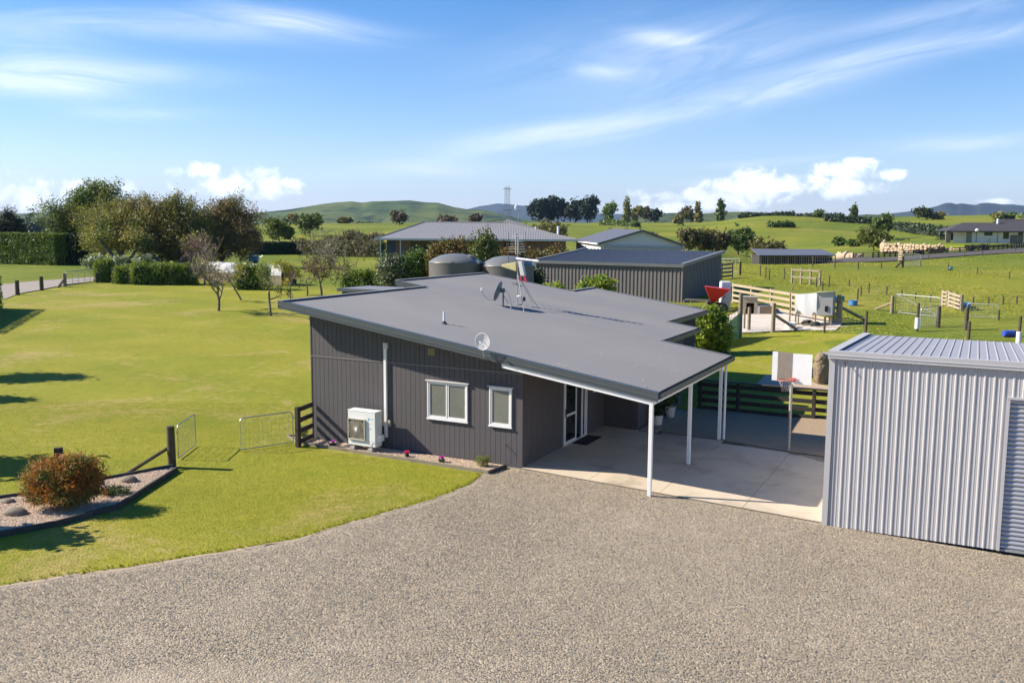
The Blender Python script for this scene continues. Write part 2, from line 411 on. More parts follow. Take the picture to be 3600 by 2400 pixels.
def make_tree(name, label, cat, base, lobes, leaf, n, size, clump=.4, trunk=None, group=None, seed=0, bark=None, shell=.45, per=14, ragged=.3, up=0., asp=.62):
    """trunk: (height, radius, lean). lobes are relative to the base"""
    rg = np.random.default_rng(seed); t = thing(name, label, cat, base, 0, group)
    V, F = leafcloud(rg, lobes, n, size, clump, per, shell, asp, up, ragged)
    npmesh('crown', V, F, leaf, t)
    if trunk:
        th, tr, ln = trunk; mb = MB(); top = np.array([ln[0], ln[1], th])
        mb.tube([(0, 0, -.15), top*.35+rg.normal(size=3)*.03*th, top*.7+rg.normal(size=3)*.03*th, top], [tr*1.25, tr, tr*.85, tr*.6], 8)
        for L in lobes[:9]:
            c = np.array(L[:3]); s = top*rg.uniform(.6, .95); m = (s+c)/2+rg.normal(size=3)*.06*th
            mb.tube([s, m, c+(c-s)*.25], [tr*.5, tr*.34, tr*.12], 5)
        mb.build('trunk', bark or BARK(), t, smooth=True)
    return t
def tufts(rg, P, h, w, lean=.35, k=3):
    """upright grass blades (single triangles) at points P"""
    n = len(P)*k; B = np.repeat(P, k, 0)+np.concatenate([rg.normal(size=(n, 2))*w*1.2, np.zeros((n, 1))], 1)
    a = rg.random(n)*6.283; hh = h*(.5+rg.random(n)); ww = w*(.6+.8*rg.random(n))
    sx = np.stack([np.cos(a)*ww, np.sin(a)*ww, np.zeros(n)], 1)
    tip = B+np.concatenate([rg.normal(size=(n, 2))*lean*hh[:, None], hh[:, None]], 1)
    V = np.stack([B-sx, B+sx, tip], 1).reshape(-1, 3); return V, np.arange(3*n).reshape(n, 3)
def inpoly(P, poly):
    x, y = P[:, 0], P[:, 1]; r = np.zeros(len(P), bool); n = len(poly)
    for i in range(n):
        x0, y0 = poly[i][:2]; x1, y1 = poly[(i+1) % n][:2]
        c = ((y0 > y) != (y1 > y)) & (x < (x1-x0)*(y-y0)/(y1-y0+1e-12)+x0); r ^= c
    return r
# ================================================================== THE SETTING
from mathutils.geometry import delaunay_2d_cdt
D2S = 3600/2352
def gpd(x, y, z=None): return gp(x*D2S, y*D2S, z)
def jag(poly, step=.6, amp=.08, seed=0, closed=True):
    rg = random.Random(seed); o = []; n = len(poly)
    for i in range(n if closed else n-1):
        a = np.array(poly[i][:2]); b = np.array(poly[(i+1) % n][:2]); m = max(1, int(np.linalg.norm(b-a)/step))
        for k in range(m): o.append(a+(b-a)*k/m+np.array([rg.uniform(-amp, amp), rg.uniform(-amp, amp)])*(1 if m > 1 else 0))
    return o
def sheet(name, poly, dz, m, res=2.5, parent=None):
    pts = [Vector((p[0], p[1])) for p in poly]; n = len(pts)
    A = np.array([[p[0], p[1]] for p in pts]); lo = A.min(0); hi = A.max(0)
    gx, gy = np.meshgrid(np.arange(lo[0]+res/2, hi[0], res), np.arange(lo[1]+res/2, hi[1], res)); G = np.stack([gx.ravel(), gy.ravel()], 1)
    G = G[inpoly(G, A)]
    allp = pts+[Vector((float(a), float(b))) for a, b in G]
    vs, es, fs, *_ = delaunay_2d_cdt(allp, [(i, (i+1) % n) for i in range(n)], [], 1, 1e-5)
    XY = np.array([[v.x, v.y] for v in vs]); Z = hgt(XY[:, 0], XY[:, 1])+dz
    mb = MB(); mb.v = [(XY[i, 0], XY[i, 1], Z[i]) for i in range(len(vs))]; mb.f = [tuple(f) for f in fs]
    o = mb.build(name, m, parent); 
    me = o.data; bm = bmesh.new(); bm.from_mesh(me); bmesh.ops.recalc_face_normals(bm, faces=bm.faces)
    if sum(f.normal.z for f in bm.faces) < 0: bmesh.ops.reverse_faces(bm, faces=bm.faces)
    for f in bm.faces: f.smooth = True
    bm.to_mesh(me); bm.free(); return o
def struct(o): o['kind'] = 'structure'; return o
# pasture to the horizon
PAST = groundmat('pasture', [(.185, .195, .018), (.092, .140, .013), (.245, .222, .036), (.125, .16, .018)], (.022, .11, .9, 5.), .9, .16, patch=(.38, .62), fine=.3)
LAWN = groundmat('lawn_turf', [(.186, .206, .015), (.250, .238, .025), (.335, .262, .090), (.125, .178, .011)], (.13, .42, 3.2, 19.), .9, .05, patch=(.38, .62), fine=.55, stripe=(.35, .9, .035))
na, nr = 721, 210
az = np.concatenate([np.linspace(-math.pi, -.62, 80)[:-1], np.linspace(-.62, .62, 420), np.linspace(.62, math.pi, 80)[1:]])
rr_ = np.concatenate([[0.], np.geomspace(2.5, 14000, nr)])
AA, RRm = np.meshgrid(az[:-1], rr_[1:]); GX = RRm*np.sin(AA); GY = RRm*np.cos(AA); GZ = hgt(GX, GY)
nA = len(az)-1; V = np.stack([GX.ravel(), GY.ravel(), GZ.ravel()], 1); V = np.concatenate([[[0, 0, 0.]], V])
F = []
i = np.arange(nr-1)[:, None]; j = np.arange(nA)[None]; j2 = (j+1) % nA
F = np.stack([1+i*nA+j+0*j, 1+i*nA+j2, 1+(i+1)*nA+j2, 1+(i+1)*nA+j], -1).reshape(-1, 4)[:, ::-1]
gnd = struct(npmesh('ground', V, F, PAST, smooth=True))
# mown lawn round the house
EDGE = [(0, 1348), (120, 1330), (250, 1312), (400, 1288), (560, 1262), (650, 1246), (760, 1215), (860, 1188), (950, 1162), (1030, 1135), (1080, 1113), (1097, 1098), (1103, 1089)]
edge = [gpd(*p) for p in EDGE]
_r = random.Random(21); _e = []
for _a, _b in zip(edge[:-1], edge[1:]):
    _m = max(1, int(np.linalg.norm(_b-_a)/.45))
    for _k in range(_m): _e.append(_a+(_b-_a)*_k/_m+np.array([0, _r.uniform(-.09, .09), 0])*(0 if _k == 0 else 1))
edge = _e+[edge[-1]]
e0 = edge[0]
lawn_poly = [(-34, 12.), (-22, 13.2), (e0[0]-3, e0[1]-.4)] + [tuple(p[:2]) for p in edge] + [tuple(hw(-.55, -.8)[:2]), tuple(hw(.3, .5)[:2]), tuple(hw(1.0, 10.5)[:2]), tuple(hw(24, 10.4)[:2])]
for s in [(3700, 1240), (3250, 1195), (3050, 1178), (2860, 1172), (2730, 1168), (2608, 1188)]: lawn_poly.append(tuple(gp(*s)[:2]))
lawn_poly += [(11, 62), (3, 66)]
for s in [(1420, 1010), (1250, 1014), (1000, 1018), (840, 1010), (560, 1000), (340, 994), (232, 1007), (147, 1022), (62, 1038), (-60, 1062), (-500, 1130)]: lawn_poly.append(tuple(gp(*s)[:2]))
LP = jag(lawn_poly, .5, .05, 3)
lawn = struct(sheet('lawn', LP, .02, LAWN, 2.2))
# gravel yard
def gravelmat():
    m = bpy.data.materials.new('gravel'); m.use_nodes = True; nt = m.node_tree; b = nt.nodes['Principled BSDF']
    tc = node(nt, 'ShaderNodeTexCoord'); v = tc.outputs['Object']
    vo = node(nt, 'ShaderNodeTexVoronoi'); vo.inputs['Scale'].default_value = 27; nt.links.new(v, vo.inputs['Vector'])
    vo2 = node(nt, 'ShaderNodeTexVoronoi'); vo2.inputs['Scale'].default_value = 52; nt.links.new(v, vo2.inputs['Vector'])
    sp = node(nt, 'ShaderNodeSeparateColor'); nt.links.new(vo.outputs['Color'], sp.inputs[0])
    r = X(nt, sp.outputs[0]); r2 = X(nt, sp.outputs[1])
    c = mix(nt, r, (.268, .224, .162), (.355, .298, .215)); c = mix(nt, r2.step(.8, .98), c, (.135, .135, .132)); c = mix(nt, X(nt, sp.outputs[2]).step(.85, 1.), c, (.46, .39, .29))
    big = noise(nt, v, .28, 5, .6, .3); mid = noise(nt, v, 1.6, 5, .6)
    c = mix(nt, (big*.7+mid*.3).step(.5, .7)*.7, c, (.36, .30, .225))
    k = (big-.5)*.35+(mid-.5)*.3+1.; c = mix(nt, 1., c, comb(nt, k, k, k), 'MULTIPLY')
    nt.links.new(c, b.inputs['Base Color']); b.inputs['Roughness'].default_value = .9; b.inputs['Specular IOR Level'].default_value = .2
    bp = node(nt, 'ShaderNodeBump'); bp.inputs['Strength'].default_value = .8; bp.inputs['Distance'].default_value = .02; bp.invert = True
    nt.links.new((X(nt, vo.outputs['Distance'])+X(nt, vo2.outputs['Distance'])*.4).k, bp.inputs['Height']); nt.links.new(bp.outputs[0], b.inputs['Normal'])
    return m
GRAV = gravelmat()
gv = [(-38, 11.4), (-22, 12.9), (e0[0]-3, e0[1]-.55)]+[(p[0]+.02, p[1]-.02) for p in edge]+[tuple(hw(-.62, -.6)[:2]), tuple(hw(-.3, .4)[:2]), tuple(hw(.6, 6.2)[:2]), tuple(hw(.8, 10.45)[:2]), tuple(hw(12, 10.3)[:2]), tuple(hw(26, 9)[:2]), (40, 5), (40, -30), (-40, -30)]
GP_ = jag(gv, .35, .05, 5)
gravel = struct(sheet('gravel_yard', GP_, .022, GRAV, 1.2))
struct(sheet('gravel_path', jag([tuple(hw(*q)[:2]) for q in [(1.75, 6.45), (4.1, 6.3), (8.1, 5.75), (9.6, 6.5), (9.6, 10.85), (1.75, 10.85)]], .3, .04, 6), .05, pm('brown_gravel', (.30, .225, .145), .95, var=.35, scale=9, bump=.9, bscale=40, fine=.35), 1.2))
# worn sandy rim where the turf gives way to gravel
rim = pm('dry_soil', (.36, .285, .21), .95, var=.25, scale=4, bump=.6, bscale=40)
ep = [np.array([e0[0]-3, e0[1]-.5])]+[np.array(p[:2]) for p in edge[:-2]]
rg = random.Random(8); up_, dn_ = [], []
for q in jag([tuple(p) for p in ep], .25, .04, 9, closed=False): up_.append(q+np.array([0, .05+rg.uniform(-.05, .06)])); dn_.append(q-np.array([-.02, .03+rg.uniform(-.04, .12)]))
struct(sheet('worn_verge', [tuple(p) for p in up_]+[tuple(p) for p in dn_[::-1]], .026, rim, 3))

# loose stones over the yard, thousands of them
def stones_gn(name, poly, dens, smin, smax, cols, seed=1, dz=.04, label='', cat='gravel', flat=.5, patchy=False):
    o = sheet(name, poly, dz, None, 4.)
    m = bpy.data.materials.new(name+'_stone'); m.use_nodes = True; nt = m.node_tree; b = nt.nodes['Principled BSDF']
    oi = node(nt, 'ShaderNodeObjectInfo'); r = X(nt, oi.outputs['Random'])
    c = mix(nt, r, cols[0], cols[1]); c = mix(nt, r._m('MULTIPLY', 13.7)._m('FRACT').step(.72, .95), c, cols[2]); c = mix(nt, r._m('MULTIPLY', 31.1)._m('FRACT').step(.9, 1.), c, cols[3])
    nt.links.new(c, b.inputs['Base Color']); b.inputs['Roughness'].default_value = .85; b.inputs['Specular IOR Level'].default_value = .25
    g = bpy.data.node_groups.new(name+'_scatter', 'GeometryNodeTree')
    g.interface.new_socket('Geometry', in_out='INPUT', socket_type='NodeSocketGeometry'); g.interface.new_socket('Geometry', in_out='OUTPUT', socket_type='NodeSocketGeometry')
    gi = g.nodes.new('NodeGroupInput'); go = g.nodes.new('NodeGroupOutput')
    ds = g.nodes.new('GeometryNodeDistributePointsOnFaces'); ds.inputs['Density'].default_value = dens; ds.inputs['Seed'].default_value = seed
    if patchy:
        ns2 = g.nodes.new('ShaderNodeTexNoise'); ns2.inputs['Scale'].default_value = .33; ns2.inputs['Detail'].default_value = 5; mr = g.nodes.new('ShaderNodeMapRange'); mr.inputs[1].default_value = .36; mr.inputs[2].default_value = .6; mr.inputs[3].default_value = dens*.22; mr.inputs[4].default_value = dens
        ps = g.nodes.new('GeometryNodeInputPosition'); g.links.new(ps.outputs[0], ns2.inputs['Vector']); g.links.new(ns2.outputs[0], mr.inputs[0]); g.links.new(mr.outputs[0], ds.inputs['Density'])
    ic = g.nodes.new('GeometryNodeMeshIcoSphere'); ic.inputs['Radius'].default_value = 1; ic.inputs['Subdivisions'].default_value = 1
    nz = g.nodes.new('ShaderNodeTexNoise'); nz.inputs['Scale'].default_value = 1.3
    spn = g.nodes.new('GeometryNodeSetPosition'); va = g.nodes.new('ShaderNodeVectorMath'); va.operation = 'SUBTRACT'; va.inputs[1].default_value = (.5, .5, .5)
    vs_ = g.nodes.new('ShaderNodeVectorMath'); vs_.operation = 'SCALE'; vs_.inputs['Scale'].default_value = .9
    g.links.new(nz.outputs['Color'], va.inputs[0]); g.links.new(va.outputs[0], vs_.inputs[0]); g.links.new(vs_.outputs[0], spn.inputs['Offset']); g.links.new(ic.outputs['Mesh'], spn.inputs['Geometry'])
    sm = g.nodes.new('GeometryNodeSetMaterial'); sm.inputs['Material'].default_value = m; g.links.new(spn.outputs[0], sm.inputs['Geometry'])
    ip = g.nodes.new('GeometryNodeInstanceOnPoints'); g.links.new(gi.outputs[0], ds.inputs['Mesh']); g.links.new(ds.outputs['Points'], ip.inputs['Points']); g.links.new(sm.outputs[0], ip.inputs['Instance'])
    rv = g.nodes.new('FunctionNodeRandomValue'); rv.data_type = 'FLOAT_VECTOR'; rv.inputs[0].default_value = (-.35, -.35, 0); rv.inputs[1].default_value = (.35, .35, 6.28); g.links.new(rv.outputs[0], ip.inputs['Rotation'])
    rs = g.nodes.new('FunctionNodeRandomValue'); rs.data_type = 'FLOAT_VECTOR'; rs.inputs[0].default_value = (smin, smin*.75, smin*flat); rs.inputs[1].default_value = (smax, smax*.8, smax*flat); rs.inputs['Seed'].default_value = 7
    g.links.new(rs.outputs[0], ip.inputs['Scale']); g.links.new(ip.outputs[0], go.inputs[0])
    md = o.modifiers.new('scatter', 'NODES'); md.node_group = g
    return tag(o, label, cat, kind='stuff')
visible = [gp(-40, 2075)]+[np.array([p[0]+.1, p[1]-.22, 0]) for p in edge]+[hw(-.3, -.45), hw(.2, -.12), hw(4.0, -.30), hw(8.0, -.5), hw(12.3, -.62), hw(14, -2.5), gp(3700, 2440), gp(-60, 2440)]
stones_gn('gravel', [tuple(p[:2]) for p in visible], 860, .006, .0145, [(.255, .220, .170), (.372, .317, .242), (.195, .183, .162), (.54, .46, .355)], label='loose grey gravel strewn over the yard', patchy=True)

# concrete apron under the carport
CONC = pm('concrete', (.52, .44, .33), .85, var=.22, scale=.7, bump=.25, bscale=120, col2=(.34, .275, .195), c2lo=.46, c2hi=.72, fine=.08)
base = MB(); outl = [(-.02, -.02), (8.15, -.40), (8.15, 5.6), (4.1, 6.25), (1.25, 6.08), (1.2, 6.25), (-.02, 6.3)]
base.prism(outl, -.2, .046)
sb = base.build('concrete_apron', pm('joint_dirt', (.12, .105, .08), .95), None); sb.location = tuple(HA); sb.rotation_euler = (0, .024, -TH); struct(sb)
def edge_v(u): return -.02-.38/8.15*u
g_ = .006
for (ua, ub, va, vb) in [(.0, 2.05, None, 2.2), (0, 2.05, 2.2, 6.28), (2.05, 4.05, None, 2.2), (2.05, 4.05, 2.2, 6.3), (4.05, 6.2, None, 2.15), (4.05, 6.2, 2.15, 3.65), (4.05, 6.2, 3.65, 5.95), (6.2, 8.14, None, 2.15), (6.2, 8.14, 2.15, 3.65), (6.2, 8.14, 3.65, 5.7)]:
    y0 = (edge_v(ua), edge_v(ub)) if va is None else (va, va)
    if va == 2.2 and ua == 0: q = [(g_, va+g_), (ub-g_, va+g_), (ub-g_, 6.0), (1.22, 6.07), (1.22, 6.27), (g_, 6.27)]
    else: q = [(ua+g_, y0[0]+g_), (ub-g_, y0[1]+g_), (ub-g_, vb-g_), (ua+g_, vb-g_)]
    pb = MB().prism(q, -.05, .062).build('slab_panel', CONC, sb)

# lane behind the left fence and the far driveway on the right
LANE = pm('lane_gravel', (.27, .235, .20), .95, var=.2, scale=1.2, bump=.5, bscale=30, fine=.1)
lane = [gp(-300, 1068), gp(20, 1052), gp(65, 1035), gp(150, 1018), gp(232, 1003), gp(345, 988), gp(345, 973), gp(230, 982), gp(100, 992), gp(0, 1003), gp(-300, 1020)]
struct(sheet('lane', jag([tuple(p[:2]) for p in lane], 1.5, .1, 4), .06, LANE, 2.))
DRV = pm('drive_gravel', (.066, .058, .052), .95, var=.2, scale=.6, bump=.5, bscale=15, fine=.1)
dr = [gp(2600+x*.4253, 650+y*.4253) for x, y in [(2500, 560), (2351, 565), (1900, 588), (1500, 617), (1100, 640), (700, 652), (380, 645)]]+[gp(2600+x*.4253, 650+y*.4253) for x, y in [(450, 628), (820, 615), (1100, 608), (1500, 583), (1900, 556), (2351, 528), (2500, 520)]]
struct(sheet('driveway', jag([tuple(p[:2]) for p in dr], 4, .15, 4), .10, DRV, 3.))

# ------------------------------------------------------------------ hills
def hillmat(name, c1, c2, c3, sc):
    m = bpy.data.materials.new(name); m.use_nodes = True; nt = m.node_tree; b = nt.nodes['Principled BSDF']; tc = node(nt, 'ShaderNodeTexCoord'); v = tc.outputs['Object']
    a = noise(nt, v, sc, 8, .62, .4); w = noise(nt, v, sc*3.1, 8, .65, .3)
    c = mix(nt, a.step(.4, .62), c1, c2); c = mix(nt, (w*.7+a*.3).step(.53, .6), c, c3)
    nt.links.new(c, b.inputs['Base Color']); b.inputs['Roughness'].default_value = .95; b.inputs['Specular IOR Level'].default_value = .05
    return m
def fbm(x, y, seed, oct=5):
    rg = np.random.default_rng(seed); z = np.zeros_like(x); a = 1.; f = 1.
    for _ in range(oct):
        for _k in range(3):
            th = rg.random()*6.28; ph = rg.random()*6.28; z += a*np.sin((x*np.cos(th)+y*np.sin(th))*f+ph)/3
        a *= .5; f *= 2.1
    return z
def hill(name, ridge, dist, depth, m, seed=1, rough=.12, nx=160, ny=44, base=-40):
    """a range of hills whose crest line is given in photo pixels at a distance"""
    rx = np.array([p[0] for p in ridge], float); ry = np.array([p[1] for p in ridge], float)
    sx = np.linspace(rx[0], rx[-1], nx); sy = np.interp(sx, rx, ry)
    t = np.linspace(-1, 1.0, ny); V = []
    P = np.array([at(a, b, dist) for a, b in zip(sx, sy)])
    for k in t:
        Y = dist+k*depth; s = Y/dist
        prof = np.clip(1-abs(k)**1.35, 0, 1)
        x = P[:, 0]*s; z = base+(P[:, 2]-base)*prof
        nz = fbm(x/depth*5, np.full_like(x, Y)/depth*5, seed)*rough*(P[:, 2]-base)*min(1, abs(k)*3)*(1-abs(k)**3)
        sp = np.abs(np.sin(x/depth*7+fbm(x/depth*3, np.full_like(x, Y/depth*3), seed+3)*1.5))*rough*.9*(P[:, 2]-base)*min(1, abs(k)*2.5)*(1-abs(k))
        V.append(np.stack([x, np.full_like(x, Y), z+nz-sp], 1))
    V = np.concatenate(V); i = np.arange(ny-1)[:, None]; j = np.arange(nx-1)[None]
    F = np.stack([i*nx+j, i*nx+j+1, (i+1)*nx+j+1, (i+1)*nx+j], -1).reshape(-1, 4)
    return struct(npmesh(name, V, F, m, smooth=True))
HG = hillmat('hill_green', (.105, .128, .028), (.050, .085, .020), (.016, .032, .016), .0045)
HB = hillmat('hill_bush', (.022, .036, .024), (.034, .05, .028), (.012, .02, .016), .0016)
HL = hillmat('hill_low', (.085, .11, .032), (.05, .072, .03), (.018, .03, .016), .010)
z2 = lambda q: [(900+.4253*a, 600+.4253*b) for a, b in q]
hill('hills', [(300, 800), (600, 775)]+z2([(0, 345), (250, 320), (440, 290), (560, 270), (650, 258), (790, 248), (880, 258), (960, 247), (1100, 245), (1270, 240), (1400, 258), (1500, 262), (1640, 300), (1750, 318), (1880, 322), (2040, 360), (2200, 400), (2500, 430)]), 3000, 1500, HG, 4, .30, 260, 80)
hill('hills', [(1350, 790), (1560, 750), (1644, 734), (1687, 723), (1715, 720), (1746, 714), (1793, 717), (1830, 722), (1870, 723), (1930, 732), (2000, 738), (2080, 748), (2200, 752), (2350, 757), (2500, 770)], 9000, 2500, HB, 7, .22, 200, 60)
hill('hills', [(2900, 770), (3120, 752), (3200, 745), (3257, 738), (3293, 731), (3326, 717), (3342, 715), (3362, 719), (3383, 715), (3413, 719), (3431, 720), (3449, 714), (3472, 713), (3497, 715), (3530, 720), (3561, 719), (3600, 724), (3700, 735), (4000, 765)], 7000, 2200, HB, 9, .26, 200, 60)
hill('hills', [(2050, 785), (2200, 768), (2320, 752), (2360, 747), (2450, 752), (2540, 744), (2620, 743), (2700, 748), (2800, 757), (2950, 760), (3050, 752), (3150, 757), (3300, 764), (3450, 770), (3650, 775), (3900, 785)], 2300, 700, HL, 12, .10)
hill('hills', [(-900, 790), (-500, 752), (-100, 748), (80, 750), (170, 744), (260, 752), (400, 757), (600, 765), (800, 780)], 2600, 900, HL, 15, .10)
hill('hills', [(-900, 790), (-300, 800), (60, 803), (150, 795), (230, 797), (330, 790), (450, 800), (600, 810)], 900, 220, HL, 21, .10, base=-12)
# ================================================================== THE GREY HOUSE
M_CLAD = pm('cladding', (.088, .080, .084), .8, var=.10, scale=1.4, bump=.35, bscale=90, fine=.10, stretch=(3, 3, .5))
M_GROOVE = pm('cladding_groove', (.035, .033, .035), .9)
M_ROOF = pm('roof_steel', (.198, .195, .197), .55, var=.12, scale=.35, fine=.05, bscale=18, spec=.4)
M_FLASH = pm('flashing', (.060, .073, .080), .45, var=.10, scale=2, spec=.5)
M_CAP = pm('capping', (.20, .195, .195), .5, var=.12, scale=2)
M_WHITE = pm('white_paint', (.78, .775, .76), .45, var=.05, scale=2)
M_ALU = pm('white_joinery', (.74, .73, .74), .35, var=.04, scale=3)
M_FROST = pm('frosted_glass', (.17, .175, .155), .25, var=.3, scale=1.1, spec=.6)
M_DARKGLASS = pm('dark_glass', (.018, .02, .02), .06, var=.2, scale=1, spec=.7)
M_BLACKWOOD = pm('black_timber', (.028, .024, .02), .75, var=.35, scale=3, bump=.4, bscale=30, stretch=(1, 1, 4), col2=(.065, .055, .04))
M_GALV = pm('galvanised', (.42, .43, .42), .4, .7, var=.15, scale=6)
house = thing('house', 'dark grey board-clad house with wide low-pitched roof and open carport', 'house', HA, -TH)
RS = -.1484
def zr(u): return 3.2036+RS*u
VF = -.6
BANDS = [(-.6, 7.07, -8.03, 4.02), (7.07, 7.64, -8.03, 1.67), (7.64, 11.57, -9.33, 1.67), (11.57, 14.66, -9.33, .45), (14.66, 17.2, -4.92, .45)]
# roof sheets: corrugations run down the slope
per = .076; mb = MB()
for va, vb, ua, ub in BANDS:
    n = int((vb-va)/per*4); vs = []
    for i in range(n+1):
        v = va+(vb-va)*i/n; dz = .009*math.sin(2*math.pi*v/per)
        vs += [(ua, v, zr(ua)+dz), (ub, v, zr(ub)+dz)]
    mb.add(vs, [(2*i, 2*i+1, 2*i+3, 2*i+2) for i in range(n)])
mb.build('roof', M_ROOF, house)
# ceiling lining under the sheets
mb = MB()
for va, vb, ua, ub in BANDS:
    mb.hexa([(ua+.05, va+.05, zr(ua)-.12), (ub-.05, va+.05, zr(ub)-.12), (ub-.05, vb, zr(ub)-.12), (ua+.05, vb, zr(ua)-.12)],
            [(ua+.05, va+.05, zr(ua)-.06), (ub-.05, va+.05, zr(ub)-.06), (ub-.05, vb, zr(ub)-.06), (ua+.05, vb, zr(ua)-.06)])
mb.build('soffit', pm('soffit', (.30, .30, .30), .8), house)
def slope_bar(u0, u1, v, zlo, zhi, th, name, m, side=-1):
    y0, y1 = (v-th, v) if side < 0 else (v, v+th)
    return MB().hexa([(u0, y0, zr(u0)+zlo), (u1, y0, zr(u1)+zlo), (u1, y1, zr(u1)+zlo), (u0, y1, zr(u0)+zlo)],
                     [(u0, y0, zr(u0)+zhi), (u1, y0, zr(u1)+zhi), (u1, y1, zr(u1)+zhi), (u0, y1, zr(u0)+zhi)]).build(name, m, house)
# front verge: fascia board, cover flashing with a folded lip, lap on the roof
slope_bar(-8.05, 4.07, VF+.005, -.215, -.09, .025, 'fascia', M_FLASH)
slope_bar(-8.06, 4.08, VF-.015, -.105, .022, .014, 'barge_flashing', M_FLASH)
slope_bar(-8.06, 4.08, VF-.026, -.112, -.104, .010, 'flashing_lip', M_CAP)
slope_bar(-8.06, 4.08, VF+.14, .014, .022, .165, 'barge_lap', M_FLASH)
for v, u0, u1 in [(7.64, -9.35, -8.05)]:
    slope_bar(u0, u1, v, -.20, -.09, .02, 'fascia', M_FLASH); slope_bar(u0, u1, v-.012, -.11, .022, .012, 'barge_flashing', M_FLASH); slope_bar(u0, u1, v+.14, .014, .022, .15, 'barge_lap', M_CAP)
for v, u0, u1 in [(17.2, -4.94, .47), (14.66, -9.35, -4.92), (11.57, .45, 1.69), (7.07, 1.67, 4.05)]:
    slope_bar(u0, u1, v, -.2, .02, .02, 'barge_flashing', M_FLASH, 1); slope_bar(u0, u1, v-.1, .014, .020, .1, 'barge_lap', M_CAP, 1)
# high side capping
for u, v0, v1 in [(-8.03, -.63, 7.63), (-9.33, 7.61, 14.69), (-4.92, 14.71, 17.23)]:
    z = zr(u); MB().box(u-.03, u+.16, v0, v1, z+.012, z+.034).build('capping', M_CAP, house)
    MB().box(u-.035, u-.012, v0, v1, z-.20, z+.014).build('fascia', M_FLASH, house)
# low side gutters
for u, v0, v1 in [(4.02, -.6, 7.08), (1.67, 7.10, 11.57), (.45, 11.6, 17.21)]:
    z = zr(u); g = MB(); g.box(u+.125, u+.132, v0, v1, z-.135, z-.008); g.box(u, u+.13, v0, v1, z-.142, z-.135); g.box(u-.004, u+.004, v0, v1, z-.135, z-.02); g.box(u, u+.13, v0-.004, v0, z-.142, z-.02); g.box(u, u+.13, v1, v1+.004, z-.142, z-.02)
    g.build('gutter', M_FLASH, house)
    MB().box(u-.05, u-.006, v0, v1, z-.21, z-.03).build('fascia', M_FLASH, house)
# wall cores (the entrance is a real recess)
def core(mb, u0, u1, v0, v1, z0=0, z1=None):
    t0, t1 = (zr(u0)-.13, zr(u1)-.13) if z1 is None else (z1, z1)
    mb.hexa([(u0, v0, z0), (u1, v0, z0), (u1, v1, z0), (u0, v1, z0)], [(u0, v0, t0), (u1, v0, t1), (u1, v1, t1), (u0, v1, t0)])
mb = MB(); core(mb, -7.31, -.02, .02, 2.84); core(mb, -7.31, -1.6, 2.84, 4.68); core(mb, -7.31, -.02, 4.68, 7.3); core(mb, -1.6, -.02, 2.84, 4.68, 2.12)
core(mb, -8.7, -7.31, 7.9, 14.3); core(mb, -7.31, 1.18, 7.3, 11.3); core(mb, -.02, 1.18, 6.23, 7.3); core(mb, -7.31, .1, 11.3, 14.3); core(mb, -4.5, .1, 14.3, 16.8)
mb.build('wall', M_GROOVE, house)
def clad(p0, p1, z0, z1, bw=.165, holes=(), gap=.009, th=.02, n=None):
    """vertical boards along p0->p1 (house frame); z0/z1 numbers or functions of u; holes: (s0,s1,zlo,zhi)"""
    p0 = np.array(p0, float); p1 = np.array(p1, float); L = np.linalg.norm(p1-p0); d = (p1-p0)/L; nv = np.array([d[1], -d[0]])
    k = max(1, round(L/bw)); w = L/k
    f0 = z0 if callable(z0) else (lambda u: z0); f1 = z1 if callable(z1) else (lambda u: z1)
    for i in range(k):
        a, b = i*w+gap/2, (i+1)*w-gap/2; cuts = sorted({a, b} | {h[j] for h in holes for j in (0, 1) if a < h[j] < b})
        for c0, c1 in zip(cuts[:-1], cuts[1:]):
            mid = (c0+c1)/2; iv = [(None, None)]
            for h in holes:
                if h[0] < mid < h[1]: iv = [(None, h[2]), (h[3], None)]
            for lo, hi in iv:
                A = p0+d*c0; B = p0+d*c1; za0 = f0(A[0]) if lo is None else lo; zb0 = f0(B[0]) if lo is None else lo
                za1 = f1(A[0]) if hi is None else hi; zb1 = f1(B[0]) if hi is None else hi
                if za1-za0 < .02: continue
                mb = MB()
                A2 = A+nv*th; B2 = B+nv*th
                mb.hexa([(A2[0], A2[1], za0), (B2[0], B2[1], zb0), (B[0], B[1], zb0), (A[0], A[1], za0)], [(A2[0], A2[1], za1), (B2[0], B2[1], zb1), (B[0], B[1], zb1), (A[0], A[1], za1)])
                mb.build('board', M_CLAD, house)
W1 = (-3.065, -1.722, 1.17, 2.262); W2 = (-1.02, -.313, 1.165, 2.262)
top = lambda u: zr(u)-.135
hole = lambda w: (w[0]+7.33, w[1]+7.33, w[2], w[3])
clad((-7.33, .02), (0, .02), .07, 2.672, holes=[hole(W1), hole(W2)])
clad((-7.33, .02), (-.02, .02), 2.712, top)
MB().box(-7.33, -.0, -.014, .02, 2.676, 2.708).build('wall_flashing', pm('wall_flashing', (.19, .165, .16), .6), house)
MB().box(-7.345, -7.305, -.012, .03, .05, zr(-7.33)-.14).build('corner_board', M_CLAD, house)
MB().box(-7.33, 0, .004, .022, 0, .068).build('base_plate', pm('base_plate', (.10, .095, .095), .8), house)
clad((-.02, 0), (-.02, 2.84), .06, top, bw=.155)
clad((-.02, 4.68), (-.02, 6.23), .06, top, bw=.155, holes=[(.55, 1.15, 1.35, 2.1)])
clad((-.02, 2.84), (-.02, 4.68), 2.13, top, bw=.155)
clad((.0, 6.23), (1.18, 6.23), .06, top, bw=.155)
clad((1.18, 6.23), (1.18, 11.3), .06, top, bw=.155)
MB().box(-.002, .012, -.002, .03, .05, 2.7).build('corner_board', M_CLAD, house)
